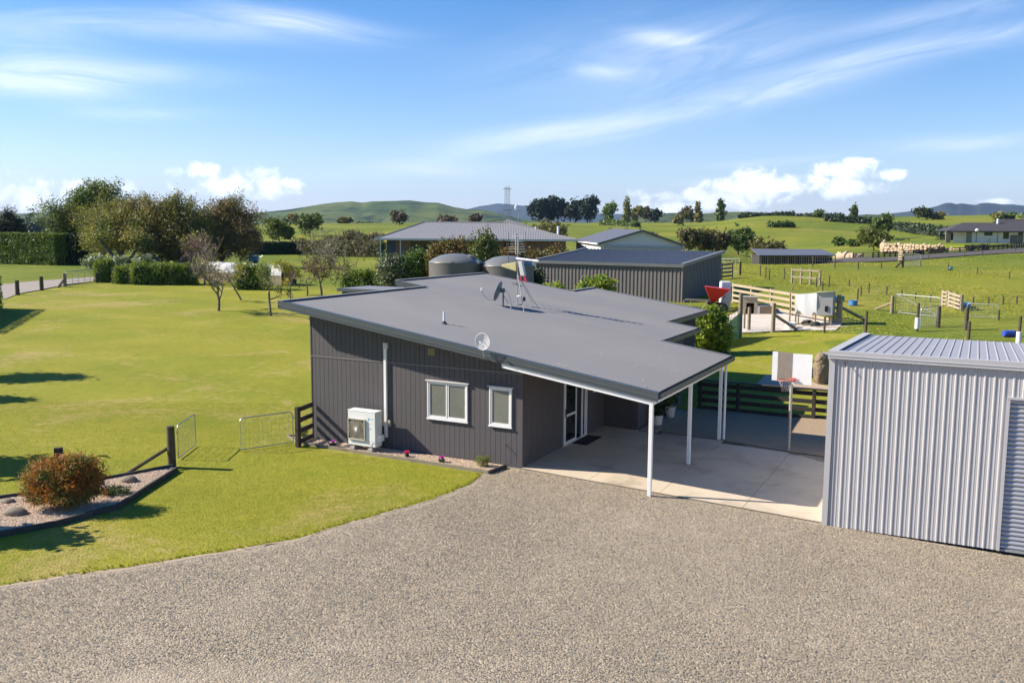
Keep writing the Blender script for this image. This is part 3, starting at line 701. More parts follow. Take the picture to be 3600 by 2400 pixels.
def window(u0, u1, z0, z1, sashes):
    """white joinery on the front wall, y = outward -v"""
    f = MB(); t = .045; y0, y1 = -.045, .03
    f.box(u0, u1, y0, y1, z1-t, z1); f.box(u0, u1, y0, y1, z0, z0+t); f.box(u0, u0+t, y0, y1, z0+t, z1-t); f.box(u1-t, u1, y0, y1, z0+t, z1-t)
    w = MB(); w.box(u0+.01, u1-.01, .026, .034, z0+.01, z1-.01)
    win = w.build('window', pm('window_back', (.03, .03, .03), .9), house)
    f.build('frame', M_ALU, win, bevel=.004)
    MB().box(u0-.05, u1+.05, -.075, .0, z1+.004, z1+.03).build('head_flashing', pm('head_flashing', (.62, .57, .56), .5), win)
    MB().box(u0-.02, u1+.02, -.065, .0, z0-.03, z0-.003).build('sill', M_ALU, win)
    w0 = u0+t; W = (u1-u0-2*t)
    for i in range(sashes):
        a = w0+W*i/sashes+.006; b = w0+W*(i+1)/sashes-.006; s = MB(); q = .04; ya, yb = (-.032, .01) if i % 2 == 0 else (-.024, .014)
        s.box(a, b, ya, yb, z1-t-q, z1-t-.004); s.box(a, b, ya, yb, z0+t+.004, z0+t+q); s.box(a, a+q, ya, yb, z0+t+q, z1-t-q); s.box(b-q, b, ya, yb, z0+t+q, z1-t-q)
        s.build('sash', M_ALU, win, bevel=.003)
        MB().box(a+q, b-q, -.012, -.004, z0+t+q, z1-t-q).build('pane', M_FROST, win)
window(*W1, 2); window(*W2, 1)
# entrance: sliding door with one leaf pushed open
dr = MB().box(-.035, .03, 2.84, 4.68, .05, .085).build('door', M_ALU, house)
f = MB(); f.box(-.04, .03, 2.845, 2.895, .085, 2.06); f.box(-.04, .03, 4.625, 4.675, .085, 2.06); f.box(-.04, .03, 2.845, 4.675, 2.06, 2.11); f.build('frame', M_ALU, dr)
l = MB()
for v in (2.9, 3.74): l.box(-.01, .024, v, v+.075, .09, 2.05)
for z in (.09, .93, 1.98): l.box(-.008, .022, 2.975, 3.74, z, z+.075)
l.build('leaf', M_ALU, dr)
MB().box(.004, .010, 2.975, 3.74, .16, .935).build('pane', M_DARKGLASS, dr); MB().box(.004, .010, 2.975, 3.74, 1.0, 1.985).build('pane', M_DARKGLASS, dr)
l = MB(); l.box(-.036, -.012, 4.30, 4.42, .09, 2.05); l.box(-.036, -.012, 4.56, 4.62, .09, 2.05); l.build('leaf', M_ALU, dr); MB().box(-.027, -.021, 4.42, 4.56, .09, 2.05).build('pane', M_DARKGLASS, dr)
MB().box(.02, .055, 2.925, 2.955, .95, 1.2).build('handle', pm('black_plastic', (.012, .012, .013), .5), dr)
r = MB(); r.box(-1.59, -1.55, 2.85, 4.67, .04, 2.1); r.box(-1.55, -.04, 4.655, 4.672, .04, 2.1); r.box(-1.55, -.04, 2.848, 2.865, .04, 2.1); r.build('inner_wall', pm('interior_paint', (.42, .43, .44), .8), dr)
MB().box(-1.55, -.04, 2.865, 4.655, .02, .05).build('inner_floor', pm('interior_floor', (.12, .10, .08), .7), dr)
# small window beside the door
w = MB().box(-.03, .006, 5.24, 5.82, 1.36, 2.09).build('window', pm('window_back', (.03, .03, .03), .9), house)
f = MB()
for a in ((5.23, 5.83, 1.35, 1.40), (5.23, 5.83, 2.05, 2.10), (5.23, 5.28, 1.40, 2.05), (5.78, 5.83, 1.40, 2.05)): f.box(0, .035, *a)
f.build('frame', M_ALU, w); MB().box(.008, .014, 5.28, 5.78, 1.40, 2.05).build('pane', M_DARKGLASS, w)
# carport frame
def post(u, v, zt):
    MB().box(u-.048, u+.048, v-.048, v+.048, -.15 if v < 0 else -.07, zt).build('post', M_WHITE, house, bevel=.006)
for v in (-.53, 2.96, 6.42): post(3.885, v, 2.37)
MB().hexa([(-.35, -.58, zr(-.35)-.335), (3.935, -.58, zr(3.935)-.335), (3.935, -.495, zr(3.935)-.335), (-.35, -.495, zr(-.35)-.335)],
          [(-.35, -.58, zr(-.35)-.217), (3.935, -.58, zr(3.935)-.217), (3.935, -.495, zr(3.935)-.217), (-.35, -.495, zr(-.35)-.217)]).build('beam', M_WHITE, house)
MB().box(3.84, 3.93, -.493, 6.50, 2.28, 2.395).build('beam', M_WHITE, house)
MB().tube([(4.0, 6.57, -.07), (4.0, 6.57, 2.36), (4.05, 6.59, 2.47)], .04, 10).build('downpipe', M_WHITE, house, smooth=True)
MB().tube([(4.0, 6.57, .40), (4.0, 6.57, .44)], .047, 10).build('pipe_clip', M_WHITE, house)
# small fittings on the front wall
v_ = MB().box(-3.04, -2.83, -.02, -.0, 3.01, 3.21).build('vent', pm('vent_plastic', (.33, .27, .12), .6), house)
for i in range(6): MB().box(-3.015, -2.855, -.032, -.02, 3.028+i*.029, 3.046+i*.029).build('louvre', pm('vent_louvre', (.22, .17, .07), .6), v_)
cd_ = MB().box(-4.565, -4.475, -.075, -.0, .42, 3.20).build('pipe_cover', M_WHITE, house, bevel=.008)
MB().box(-4.575, -4.425, -.085, -.0, 3.10, 3.28).build('cover_cap', pm('cover_cap', (.50, .49, .47), .6, var=.2), cd_, bevel=.008)
MB().box(-4.47, -4.36, -.06, -.0, .78, .96).build('isolator_box', pm('isolator', (.44, .40, .30), .6), house, bevel=.008)
MB().tube([(-.49, 0, .64), (-.49, -.09, .64), (-.47, -.11, .61)], .012, 6).build('tap', pm('brass_dark', (.06, .05, .045), .5), house)
MB().tube([(-3.557, 1.726, zr(-3.557)-.05), (-3.557, 1.726, zr(-3.557)+.37)], .033, 10).build('vent_pipe', M_WHITE, house, smooth=True)
MB().lathe([(.11, 0), (.07, .03), (.045, .08)], 12, (-3.557, 1.726, zr(-3.557)+.005)).build('pipe_boot', pm('rubber', (.05, .05, .05), .8), house)
MB().box(-6.9, -6.7, 12.9, 13.1, 4.2, 4.33).build('roof_patch', M_CAP, house)
rgl = random.Random(4)
lit = MB()
for _ in range(16):
    u, v = rgl.uniform(.5, 4.0), rgl.uniform(-.7, 5.5); a = rgl.uniform(0, 3); d = .04
    lit.add([(u-d*math.cos(a), v-d*math.sin(a), zr(u)+.016), (u+.02*math.sin(a), v-.02*math.cos(a), zr(u)+.018), (u+d*math.cos(a), v+d*math.sin(a), zr(u)+.016), (u-.02*math.sin(a), v+.02*math.cos(a), zr(u)+.02)], [(0, 1, 2, 3)])
tag(lit.build('fallen_petal', pm('petal_white', (.6, .6, .55), .8), house), kind='stuff')
struct(MB().box(-.3, 4., 0, .01, -.3, -.29).build('footing', CONC, house)) if False else None

# ------------------------------------------------------------------ things fixed to or standing on the house
def wl(u, v, z): return tuple(hw(u, v, z))
dish = thing('satellite_dish', 'small round wire mesh dish on the front roof edge above the carport beam', 'dish', wl(-.80, -.64, zr(-.80)-.16), -TH)
MB().tube([(0, .02, 0), (0, -.10, .02), (-.02, -.12, .18), (-.03, -.11, .34)], .012, 8).build('arm', M_GALV, dish, smooth=True)
rng = MB(); N = 28
rng.tube([(.225*math.cos(2*math.pi*i/N)-.03, -.14, .46+.225*math.sin(2*math.pi*i/N)) for i in range(N+1)], .009, 6, cap=False); rng.build('rim', M_ALU, dish, smooth=True)
def meshglass(name, col, alpha):
    m = pm(name, col, .9, spec=.12); b = m.node_tree.nodes['Principled BSDF']; b.inputs['Alpha'].default_value = alpha; return m
d = MB()
d.v = []; n2 = 24
prof = [(0.001, .05), (.07, .045), (.14, .028), (.19, .012), (.222, 0)]
for r_, y_ in prof:
    for k in range(n2): a = 2*math.pi*k/n2; d.v.append((r_*math.cos(a)-.03, -.14+y_, .46+r_*math.sin(a)))
for i in range(len(prof)-1):
    for k in range(n2): d.f.append((i*n2+k, i*n2+(k+1) % n2, (i+1)*n2+(k+1) % n2, (i+1)*n2+k))
d.build('reflector', meshglass('fine_mesh', (.60, .60, .62), .55), dish, smooth=True)
MB().tube([(-.03, -.10, .46), (-.03, -.26, .46)], .008, 6).build('feed_rod', M_GALV, dish); MB().tube([(-.03, -.25, .46), (-.03, -.285, .46)], .03, 12).build('feed_horn', M_ALU, dish)

od = thing('satellite_dish', 'grey offset dish on a short bent pole standing on the roof', 'dish', wl(-4.278, 7.04, zr(-4.278)), -TH)
M_DISH = pm('dish_grey', (.16, .19, .19), .5)
MB().tube([(0, 0, 0), (0, 0, .62)], .028, 10).build('pole', M_DISH, od, smooth=True)
MB().lathe([(.13, 0), (.12, .012), (.03, .02)], 14).build('foot', M_CAP, od)
MB().tube([(.02, -.0, .4), (.48, -.28, -.02)], .012, 6).build('stay', M_GALV, od)
MB().box(-.10, .05, -.05, .05, .50, .66).build('bracket', M_DISH, od)
d = MB(); C0 = Vector((-.20, -.02, .55)); nrm = Vector((-.93, -.18, .32)).normalized(); e1 = Vector((0, 0, 1)); e1 = (e1-nrm*e1.dot(nrm)).normalized(); e2 = nrm.cross(e1)
pr_ = [(0.001, -.06), (.15, -.045), (.27, -.02), (.36, .0)]
for r_, y_ in pr_:
    for k in range(24): a = 2*math.pi*k/24; d.v.append(tuple(C0+e1*(r_*1.05*math.cos(a))+e2*(r_*math.sin(a))+nrm*y_))
for i in range(3):
    for k in range(24): d.f.append((i*24+k, i*24+(k+1) % 24, (i+1)*24+(k+1) % 24, (i+1)*24+k))
o_ = d.build('reflector', M_DISH, od, smooth=True); sm_ = o_.modifiers.new('thick', 'SOLIDIFY'); sm_.thickness = .012
pth = [C0-e1*.36, C0-e1*.42+nrm*.22, C0-e1*.32+nrm*.48, C0-e1*.20+nrm*.60]
MB().tube(pth, .010, 6).build('feed_arm', M_DISH, od); MB().tube([pth[-1], pth[-1]+Vector((.02, 0, .10))], .034, 10).build('receiver', M_ALU, od)
MB().tube([(.05, 0, .60), (.22, -.02, .5), (.36, -.1, .2), (.45, -.2, .03)], .006, 5).build('cable', pm('black_cable', (.02, .02, .02), .6), od)

zm = zr(-4.268); ms = thing('aerial_mast', 'tall guyed aerial mast with yellow fin, white arm and red bracket on the roof', 'aerial', wl(-4.268, 8.17, zm), -TH)
HM = 2.62
MB().tube([(0, 0, 0), (0, 0, HM)], .02, 8).build('mast', M_GALV, ms, smooth=True)
MB().lathe([(.16, 0), (.15, .01), (.03, .02)], 12).build('foot', M_CAP, ms)
for q in [(.79, .16, RS*.79), (.96, -1.38, RS*.96), (.14, 1.06, RS*.14)]: MB().tube([(0, 0, 1.12), q], .011, 6).build('stay', M_GALV, ms)
y = MB(); y.tube([(0, .05, 2.42), (0, -.15, 2.5)], .012, 6)
for i in range(7): z = 1.95+i*.095; y.tube([(-.34+.02*i, -.06, z), (.34-.02*i, -.06, z)], .005, 5)
y.tube([(-.05, -.06, 1.85), (-.05, -.06, 2.62)], .022, 6); y.tube([(.05, -.06, 1.9), (.05, -.06, 2.6)], .018, 6); y.build('yagi', M_GALV, ms)
for sx_ in (-.36, .33): MB().tube([(sx_, -.04, 1.55), (sx_, -.04, 2.68)], .011, 6).build('dipole', pm('dipole_dark', (.05, .05, .055), .6), ms)
MB().tube([(-.06, 0, 1.70), (.88, -.05, 1.62)], .04, 10).build('white_arm', M_WHITE, ms, smooth=True)
MB().hexa([(-.66, -.03, 1.38), (-.04, -.05, 1.22), (-.04, .03, 1.22), (-.66, .02, 1.38)], [(-.66, -.03, 1.46), (-.04, -.05, 1.58), (-.04, .03, 1.58), (-.66, .02, 1.46)]).build('fin', pm('fin_yellow', (.50, .44, .20), .6, var=.2, scale=6, col2=(.25, .22, .12)), ms, bevel=.02)
MB().hexa([(.16, -.1, 1.08), (.34, -.1, 1.06), (.34, .05, 1.06), (.16, .05, 1.08)], [(.06, -.1, 1.60), (.22, -.1, 1.60), (.22, .05, 1.60), (.06, .05, 1.60)]).build('equipment_box', pm('box_white', (.60, .57, .54), .5), ms, bevel=.015)
rdm = pm('red_plastic', (.52, .03, .06), .45)
rb = MB(); rb.beam((.18, -.05, 1.06), (.14, -.05, .86), .05, .06); rb.beam((.30, -.05, 1.06), (.40, -.05, .84), .06, .07); rb.build('red_bracket', rdm, ms)
MB().lathe([(.05, 0), (.055, .03), (.055, .14), (0.001, .16)], 10, (.30, -.05, .14)).build('junction_box', pm('black_plastic', (.012, .012, .013), .5), ms)
MB().tube([(0, -.02, .30), (.08, -.03, .33), (.2, -.04, .31), (.30, -.05, .25)], .008, 5).build('cable', M_GALV, ms)

# ------------------------------------------------------------------ heat pump on its blocks
hp = thing('heat_pump', 'white outdoor heat pump unit with round fan grille against the front wall', 'heat pump', wl(-5.50, -.60, .05), -TH)
M_HP = pm('hp_white', (.74, .745, .73), .4, var=.05, scale=2)
W_, D_, Z0, Z1 = .99, .34, .17, 1.21
MB().box(0, W_, 0, D_, Z0, Z1).build('casing', M_HP, hp, bevel=.018)
MB().box(-.008, W_+.008, -.008, D_+.006, Z1-.002, Z1+.022).build('lid', M_HP, hp, bevel=.008)
gx0, gx1, gz0, gz1 = .035, .63, .36, .98
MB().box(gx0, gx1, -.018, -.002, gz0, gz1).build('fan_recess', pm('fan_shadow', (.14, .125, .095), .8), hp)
gr = MB()
for a in ((gx0-.012, gx1+.012, gz1-.02, gz1+.012), (gx0-.012, gx1+.012, gz0-.012, gz0+.02), (gx0-.012, gx0+.02, gz0, gz1), (gx1-.02, gx1+.012, gz0, gz1)): gr.box(a[0], a[1], -.05, -.012, a[2], a[3])
grille = gr.build('grille', pm('grille_beige', (.50, .455, .36), .5), hp, bevel=.006)
cx, cz = (gx0+gx1)/2, (gz0+gz1)/2
for k in range(34):
    a0 = 2*math.pi*k/34; pts = []
    for i in range(6):
        r_ = .05+.235*i/5*(1.15 if k % 2 else 1.); a = a0+.55*(i/5)**1.2
        x_ = min(max(cx+r_*math.cos(a)*1.08, gx0+.01), gx1-.01); z_ = min(max(cz+r_*math.sin(a)*1.12, gz0+.01), gz1-.01); pts.append((x_, -.046+.004*i/5, z_))
    MB().tube(pts, .0045, 4).build('vane', pm('grille_beige', (.50, .455, .36), .5), grille)
for r_ in (.12, .2, .27): MB().tube([(cx+r_*math.cos(2*math.pi*i/24), -.042, cz+r_*math.sin(2*math.pi*i/24)) for i in range(25)], .003, 4, cap=False).build('ring', pm('grille_beige', (.50, .455, .36), .5), grille)
MB().box(cx-.05, cx+.05, -.062, -.044, cz-.055, cz+.055).build('badge', M_HP, hp, bevel=.006)
MB().add([(.735, -.004, 1.03), (.80, -.004, 1.03), (.735, -.004, .955)], [(2, 1, 0)]).build('emblem', pm('emblem_blue', (.02, .30, .62), .4), hp)
def textpart(txt, size, loc, m, parent, rot=(math.pi/2, 0, 0), name='lettering'):
    cu = bpy.data.curves.new(name, 'FONT'); cu.body = txt; cu.size = size; cu.extrude = .0008
    o = bpy.data.objects.new(name, cu); COL.objects.link(o); bpy.context.view_layer.update()
    dg = bpy.context.evaluated_depsgraph_get(); me = bpy.data.meshes.new_from_object(o.evaluated_get(dg)); bpy.data.objects.remove(o, do_unlink=True)
    me.materials.clear(); me.materials.append(m); o2 = bpy.data.objects.new(name, me); COL.objects.link(o2); o2.location = loc; o2.rotation_euler = rot
    if parent is not None: o2.parent = parent
    return o2
textpart('DAIKIN', .035, (.81, -.004, 1.01), pm('letter_pale', (.50, .60, .66), .5), hp)
textpart('INVERTER', .022, (.76, -.004, .715), pm('letter_dark', (.05, .05, .055), .5), hp)
MB().box(.66, .96, -.003, -.0, .868, .871).build('panel_seam', pm('seam', (.35, .35, .34), .6), hp)
MB().tube([(.80, -.02, .22), (.80, -.03, .34), (.83, -.03, .355), (.97, -.02, .355)], .006, 5).build('drain_tube', pm('drain', (.30, .30, .29), .5), hp)
for x in (.08, .72): MB().box(x, x+.16, -.03, D_+.04, -.02, .12).build('block', pm('block', (.40, .35, .30), .9, var=.2, bump=.4), hp, bevel=.01); MB().box(x+.03, x+.13, .02, D_-.02, .12, .175).build('mount', M_GALV, hp)
MB().hexa([(W_, .12, .30), (W_+.10, .16, .34), (W_+.10, .32, .34), (W_, .32, .30)], [(W_, .12, .52), (W_+.07, .2, .52), (W_+.07, .32, .52), (W_, .32, .52)]).build('pipe_shroud', M_HP, hp)
# ================================================================== SILVER GARAGE
M_ZINC = pm('zincalume', (.445, .435, .44), .5, .1, var=.10, scale=1.2, spec=.6)
M_ZROOF = pm('zinc_roof', (.34, .335, .35), .55, .1, var=.06, scale=1.2)
def ribs(L, period, depth, top=.022, foot=.02, off=.05, minor=True):
    """profile points (x, out) of a ribbed sheet"""
    q = [(0, 0)]; x = off
    while x+top+2*foot < L:
        q += [(x, 0), (x+foot, depth), (x+foot+top, depth), (x+2*foot+top, 0)]
        mid = x+2*foot+top+(period-2*foot-top)*.5
        if minor and mid+.012 < L: q += [(mid-.012, 0), (mid-.006, .005), (mid+.006, .005), (mid+.012, 0)]
        x += period
    q.append((L, 0)); return q
gar = thing('garage', 'tall silver ribbed steel garage with roller door beside the carport', 'garage', hw(8.126, -.469, -.2), -.4683)
GW, GD, GH, GB = 8.4, 7.1, 4.0, 3.68
def wall_sheet(L, z0, z1, period, depth, m, parent, xf, name='wall', **kw):
    pr = ribs(L, period, depth, **kw); mb = MB(); vs = []
    for x, o in pr: zt = z1(x) if callable(z1) else z1; vs += [xf(x, o, z0), xf(x, o, zt)]
    mb.add(vs, [(2*i, 2*i+2, 2*i+3, 2*i+1) for i in range(len(pr)-1)]); return mb.build(name, m, parent)
DX0, DX1, DZ = 3.65, 6.9, 3.34
wall_sheet(DX0-.06, .02, GH-.02, .187, .017, M_ZINC, gar, lambda x, o, z: (x, -o, z), off=.13)
wall_sheet(DX1-DX0+.12, DZ+.04, GH-.02, .187, .017, M_ZINC, gar, lambda x, o, z: (DX0-.06+x, -o, z), off=.08)
wall_sheet(GW-DX1-.06, .02, GH-.02, .187, .017, M_ZINC, gar, lambda x, o, z: (DX1+.06+x, -o, z))
wall_sheet(GD, .02, lambda x: GB+(GH-GB)*x/GD-.03, .187, .017, M_ZINC, gar, lambda x, o, z: (-o, GD-x, z))
wall_sheet(GW, .02, GB-.03, .187, .017, M_ZINC, gar, lambda x, o, z: (GW-x, GD+o, z))
wall_sheet(GD, .02, lambda x: GH+(GB-GH)*x/GD-.03, .187, .017, M_ZINC, gar, lambda x, o, z: (GW+o, x, z))
for x0, x1 in ((-.04, .085),): MB().box(x0, x1, -.042, -.034, .02, GH).build('corner_flashing', M_ZINC, gar); MB().box(-.042, -.034, -.034, .09, .02, GH).build('corner_flashing', M_ZINC, gar)
# roof: ribs run front to back
pr = ribs(GW+.1, .197, .015, top=.014, foot=.016, off=.07, minor=False); mb = MB(); vs = []
zf = lambda y: GH+.10+(GB-GH)*y/GD
for x, o in pr: vs += [(x-.05, -.05, zf(-.05)+o), (x-.05, GD+.10, zf(GD+.1)+o)]
mb.add(vs, [(2*i, 2*i+2, 2*i+3, 2*i+1) for i in range(len(pr)-1)]); mb.build('roof', M_ZROOF, gar)
b = MB(); b.box(-.07, GW+.07, -.085, -.055, GH-.035, GH+.095); b.box(-.07, GW+.07, -.085, .06, GH+.138, GH+.146); b.box(-.07, GW+.07, -.098, -.085, GH+.03, GH+.05); b.box(-.07, GW+.07, -.096, -.085, GH-.03, GH-.012); b.box(-.07, GW+.07, -.085, -.055, GH+.097, GH+.137); b.build('fascia', M_ZINC, gar)
MB().hexa([(-.075, .0, GH-.05), (-.05, .0, GH-.05), (-.05, GD+.1, GB-.05), (-.075, GD+.1, GB-.05)], [(-.075, .0, GH+.125), (-.05, .0, GH+.125), (-.05, GD+.1, GB+.135), (-.075, GD+.1, GB+.135)]).build('barge_flashing', M_ZINC, gar)
MB().hexa([(-.075, .06, GH+.136), (.13, .06, GH+.136), (.13, GD+.1, GB+.142), (-.075, GD+.1, GB+.142)], [(-.075, .06, GH+.146), (.13, .06, GH+.146), (.13, GD+.1, GB+.152), (-.075, GD+.1, GB+.152)]).build('barge_lap', M_ZINC, gar)
# roller door
j = MB(); j.box(DX0-.06, DX0, -.045, .02, .02, DZ+.04); j.box(DX1, DX1+.06, -.045, .02, .02, DZ+.04); j.box(DX0-.06, DX1+.06, -.05, .02, DZ+.0, DZ+.05)
door = j.build('roller_door', M_ZINC, gar)
ns = 33; sh = (DZ-.06)/ns
me_s = None; M_SLAT = pm('slat_steel', (.40, .41, .45), .32, .35, var=.05, scale=2)
for i in range(ns):
    z = .06+i*sh
    if me_s is None:
        s = MB(); pts = [(0, .075), (.1, .06), (.25, .045), (.5, .038), (.75, .045), (.9, .06), (1., .075)]; vs = []
        for f_, yy in pts: vs += [(DX0, yy-.03, f_*sh), (DX1, yy-.03, f_*sh)]
        o = s.add(vs, [(2*k, 2*k+1, 2*k+3, 2*k+2) for k in range(len(pts)-1)]).build('slat', M_SLAT, door, smooth=True); me_s = o.data
    else: o = bpy.data.objects.new('slat', me_s); COL.objects.link(o); o.parent = door
    o.location = (0, 0, z)
MB().box(DX0, DX1, -.005, .045, .012, .06).build('bottom_rail', pm('door_rail', (.25, .26, .28), .5), door)
MB().tube([(.30, -.035, GH-.10), (.30, -.09, GH-.12), (.32, -.12, GH-.19)], .012, 6).build('hose_hook', pm('black_plastic', (.012, .012, .013), .5), gar)
MB().tube([(-.05, .3, GH-.02), (-.14, .28, GH+.02), (-.24, .26, GH+.05)], .03, 8).build('spout', M_ZINC, gar)

# ================================================================== beds, little fence, gates by the house
M_CHIP = pm('stone_chip_bed', (.42, .32, .23), .9, var=.3, scale=9, bump=.8, bscale=45, col2=(.30, .22, .15))
CHIPC = [(.50, .36, .25), (.62, .50, .38), (.36, .25, .17), (.70, .62, .52)]
M_EDGE = pm('edging_timber', (.23, .195, .135), .85, var=.3, scale=2, bump=.5, bscale=20, col2=(.14, .12, .08))
M_EDGED = pm('edging_dark', (.045, .042, .04), .8, var=.3, scale=2, bump=.5, bscale=20, col2=(.10, .09, .075))
bed = thing('garden_bed', 'narrow stone chip bed with timber edging along the front wall', 'garden bed', HA, -TH)
sh_ = MB().prism([(-7.30, -.62), (-.60, -.86), (-.47, -.02), (-7.30, -.02)], -.02, .07).build('chips', M_CHIP, bed)
e = [(-7.35, -.66), (-4.6, -.755), (-2.3, -.835), (-.56, -.90)]
for a, b_ in zip(e[:-1], e[1:]): MB().beam((a[0], a[1], .055), (b_[0]-.006, b_[1], .055), .045, .125).build('edging_board', M_EDGE, bed)
MB().beam((-.535, -.905, .06), (-.44, -.12, .06), .05, .13).build('edging_board', M_EDGED, bed)
MB().beam((-7.36, -.62, .05), (-8.25, -.12, .05), .045, .12).build('edging_board', M_EDGE, bed); MB().beam((-8.25, -.09, .05), (-7.5, .35, .05), .045, .12).build('edging_board', M_EDGE, bed)
MB().prism([(-8.2, -.1), (-7.35, -.58), (-7.33, .3), (-7.5, .32)], -.02, .05).build('chips', M_CHIP, bed)
stones_gn('stone_chips', [tuple(hw(*p)[:2]) for p in [(-7.28, -.58), (-.62, -.83), (-.5, -.05), (-7.28, -.05)]], 1500, .010, .024, CHIPC, 3, .072, 'pale pink stone chips filling the bed along the front wall', 'stone chips')
def flower(s, petal, label, nm, k):
    p = gp(*s, .07); t = thing('flowering_plant', label, 'plant', p, k, 'flowering plants in the front bed')
    rg = np.random.default_rng(k); V, F = leafcloud(rg, [(0, 0, .06, .09, .09, .06, 1)], 70, .035, .02, 6, .3); npmesh('leaves', V, F, leafmat('dark_leaf', (.02, .035, .015), (.045, .03, .035)), t)
    V, F = leafcloud(rg, [(0, 0, .15, .08, .06, .03, 1)], 60, .028, .015, 6, .3); npmesh('petals', V, F, leafmat('petal'+nm, petal, tuple(c*1.3 for c in petal), tr=.15), t)
flower((1170, 1566), (.42, .05, .40), 'tall mauve flower beside the little rail fence in the chip bed', 'mauve', 1)
flower((1430, 1606), (.42, .02, .10), 'crimson flower in the chip bed right of the heat pump', 'crimson', 2)
flower((1552, 1624), (.40, .02, .30), 'magenta flower in the chip bed below the double window', 'magenta', 3)
make_tree('shrub', 'low spiky green shrub at the gravel end of the chip bed', 'shrub', gp(1697, 1640, .06), [(0, 0, .17, .17, .15, .15, 1)], leafmat('shrub_olive', (.10, .12, .03), (.16, .17, .05)), 900, .03, .04, seed=31, asp=.25, up=.3)
make_tree('shrub', 'small green shrub behind the little rail fence', 'shrub', hw(-7.75, .05, .04), [(0, 0, .2, .16, .15, .18, 1)], leafmat('shrub_green', (.05, .09, .02), (.09, .13, .03)), 500, .03, .04, seed=32, asp=.3)
lf = thing('rail_fence', 'short black four-rail fence joining the left end of the house', 'fence', hw(-7.09, -.98), -TH)
MB().box(-.065, .065, -.065, .065, -.1, 1.27).build('post', M_BLACKWOOD, lf, bevel=.01)
for z in (1.16, .83, .50, .17): MB().beam((-.02, -.03, z), (-.19, .93, z+.01), .045, .14).build('rail', M_BLACKWOOD, lf)
def wire_gate(name, label, p, q, h, group=None, r=.017, nv=13, nh=5, wr=.0035, stay=False, lift=.08, m=None):
    """metal tube gate from hinge p to free end q"""
    p = np.array(p); q = np.array(q); L = np.linalg.norm((q-p)[:2]); a = math.atan2(q[1]-p[1], q[0]-p[0])
    t = thing(name, label, 'gate', p, a, group); m = m or M_GALV; dz = q[2]-p[2]
    sl = lambda x: dz*x/L
    c = min(.14, h*.2); pts = [(0, 0, lift), (0, 0, lift+h), ]
    fr = [(0, 0, lift), (0, 0, lift+h-c)]+[(c-c*math.cos(i/5*math.pi/2), 0, lift+h-c+c*math.sin(i/5*math.pi/2)) for i in range(1, 6)]
    fr += [(L-c+c*math.sin(i/5*math.pi/2), 0, lift+h-c+c*math.cos(i/5*math.pi/2)+dz) for i in range(0, 6)]+[(L, 0, lift+dz), (0, 0, lift)]
    MB().tube(fr, r, 8, cap=False).build('frame', m, t, smooth=True)
    for i in range(1, nv): x = L*i/nv; MB().tube([(x, 0, lift+sl(x)), (x, 0, lift+h-.01+sl(x))], wr, 4).build('wire', m, t)
    for i in range(1, nh): z = lift+h*i/nh; MB().tube([(0, 0, z), (L, 0, z+dz)], wr, 4).build('wire', m, t)
    if stay: MB().tube([(0, 0, lift+h), (L, 0, lift+dz)], r*.7, 6).build('stay', m, t)
    for z in (lift+.12, lift+h-.2): MB().tube([(-.10, 0, z), (0, 0, z)], .012, 6).build('hinge', pm('hinge_iron', (.05, .045, .04), .6), t)
    return t
gA = gp(1031, 1562); gB = gp(846, 1590)
wire_gate('wire_gate', 'right leaf of the galvanised wire gates, hung on the little rail fence', gA, gB, .95, 'garden gate leaves', nv=12, nh=6)
gC = gp(628, 1618); gD = gp(689, 1571)
wire_gate('wire_gate', 'left leaf of the galvanised wire gates, swung open on the round post', gC, gD, .95, 'garden gate leaves', nv=12, nh=6)
M_POST = pm('weathered_post', (.075, .06, .035), .85, var=.4, scale=5, bump=.7, bscale=30, col2=(.13, .115, .06))
pb_ = gp(605, 1645)
gpst = thing('strainer_post', 'thick round gate post with diagonal brace at the tip of the garden bed', 'post', pb_)
MB().tube([(0, 0, -.1), (0, 0, .6), (-.005, 0, 1.19)], [.115, .11, .105], 14).build('post', M_POST, gpst, smooth=True)
bq = gp(432, 1676)-pb_; MB().tube([(-.08, .02, .58), tuple(bq+np.array([0, 0, .02]))], .05, 8).build('brace', M_POST, gpst, smooth=True)
sp_ = gp(214, 1733); st = thing('fence_post', 'dark square post rising behind the red maple', 'post', sp_, .3)
MB().box(-.10, .10, -.06, .06, -.1, 1.17).build('post', M_BLACKWOOD, st, bevel=.01); MB().box(-.02, .02, -.068, -.06, .9, 1.16).build('cleat', M_EDGED, st)
# corner bed with the red maple
cb = thing('garden_bed', 'pointed stone chip bed edged with dark boards around the red maple', 'garden bed', (0, 0, 0))
z5 = lambda x, y: gp(x*.4677, 1350+y*.4677)
back = [z5(-260, 915), z5(240, 846), z5(800, 733), z5(1312, 637)]; front = [z5(1330, 660), z5(885, 945), z5(420, 1075), z5(-260, 1205)]
poly = [tuple(p[:2]) for p in back+front]
MB().prism(poly[::-1], -.02, .075).build('chips', M_CHIP, cb)
for a, b_ in zip(back[:-1], back[1:]): MB().beam((a[0], a[1], .07), (b_[0], b_[1], .07), .05, .16).build('edging_board', M_EDGED, cb)
for a, b_ in zip(front[:-1], front[1:]): MB().beam((a[0], a[1], .07), (b_[0], b_[1], .07), .055, .17).build('edging_board', M_EDGED, cb)
A_ = np.array(poly); cen = A_.mean(0); stones_gn('stone_chips', [tuple(cen+(p-cen)*.97) for p in A_], 1300, .012, .028, CHIPC, 5, .077, 'pale pink stone chips filling the pointed maple bed', 'stone chips')
mp = z5(500, 945); mp[2] = .07
MAPLE = leafmat('maple_leaf', (.29, .09, .025), (.22, .13, .03), (.085, .095, .024), tr=.35, big=2.2)
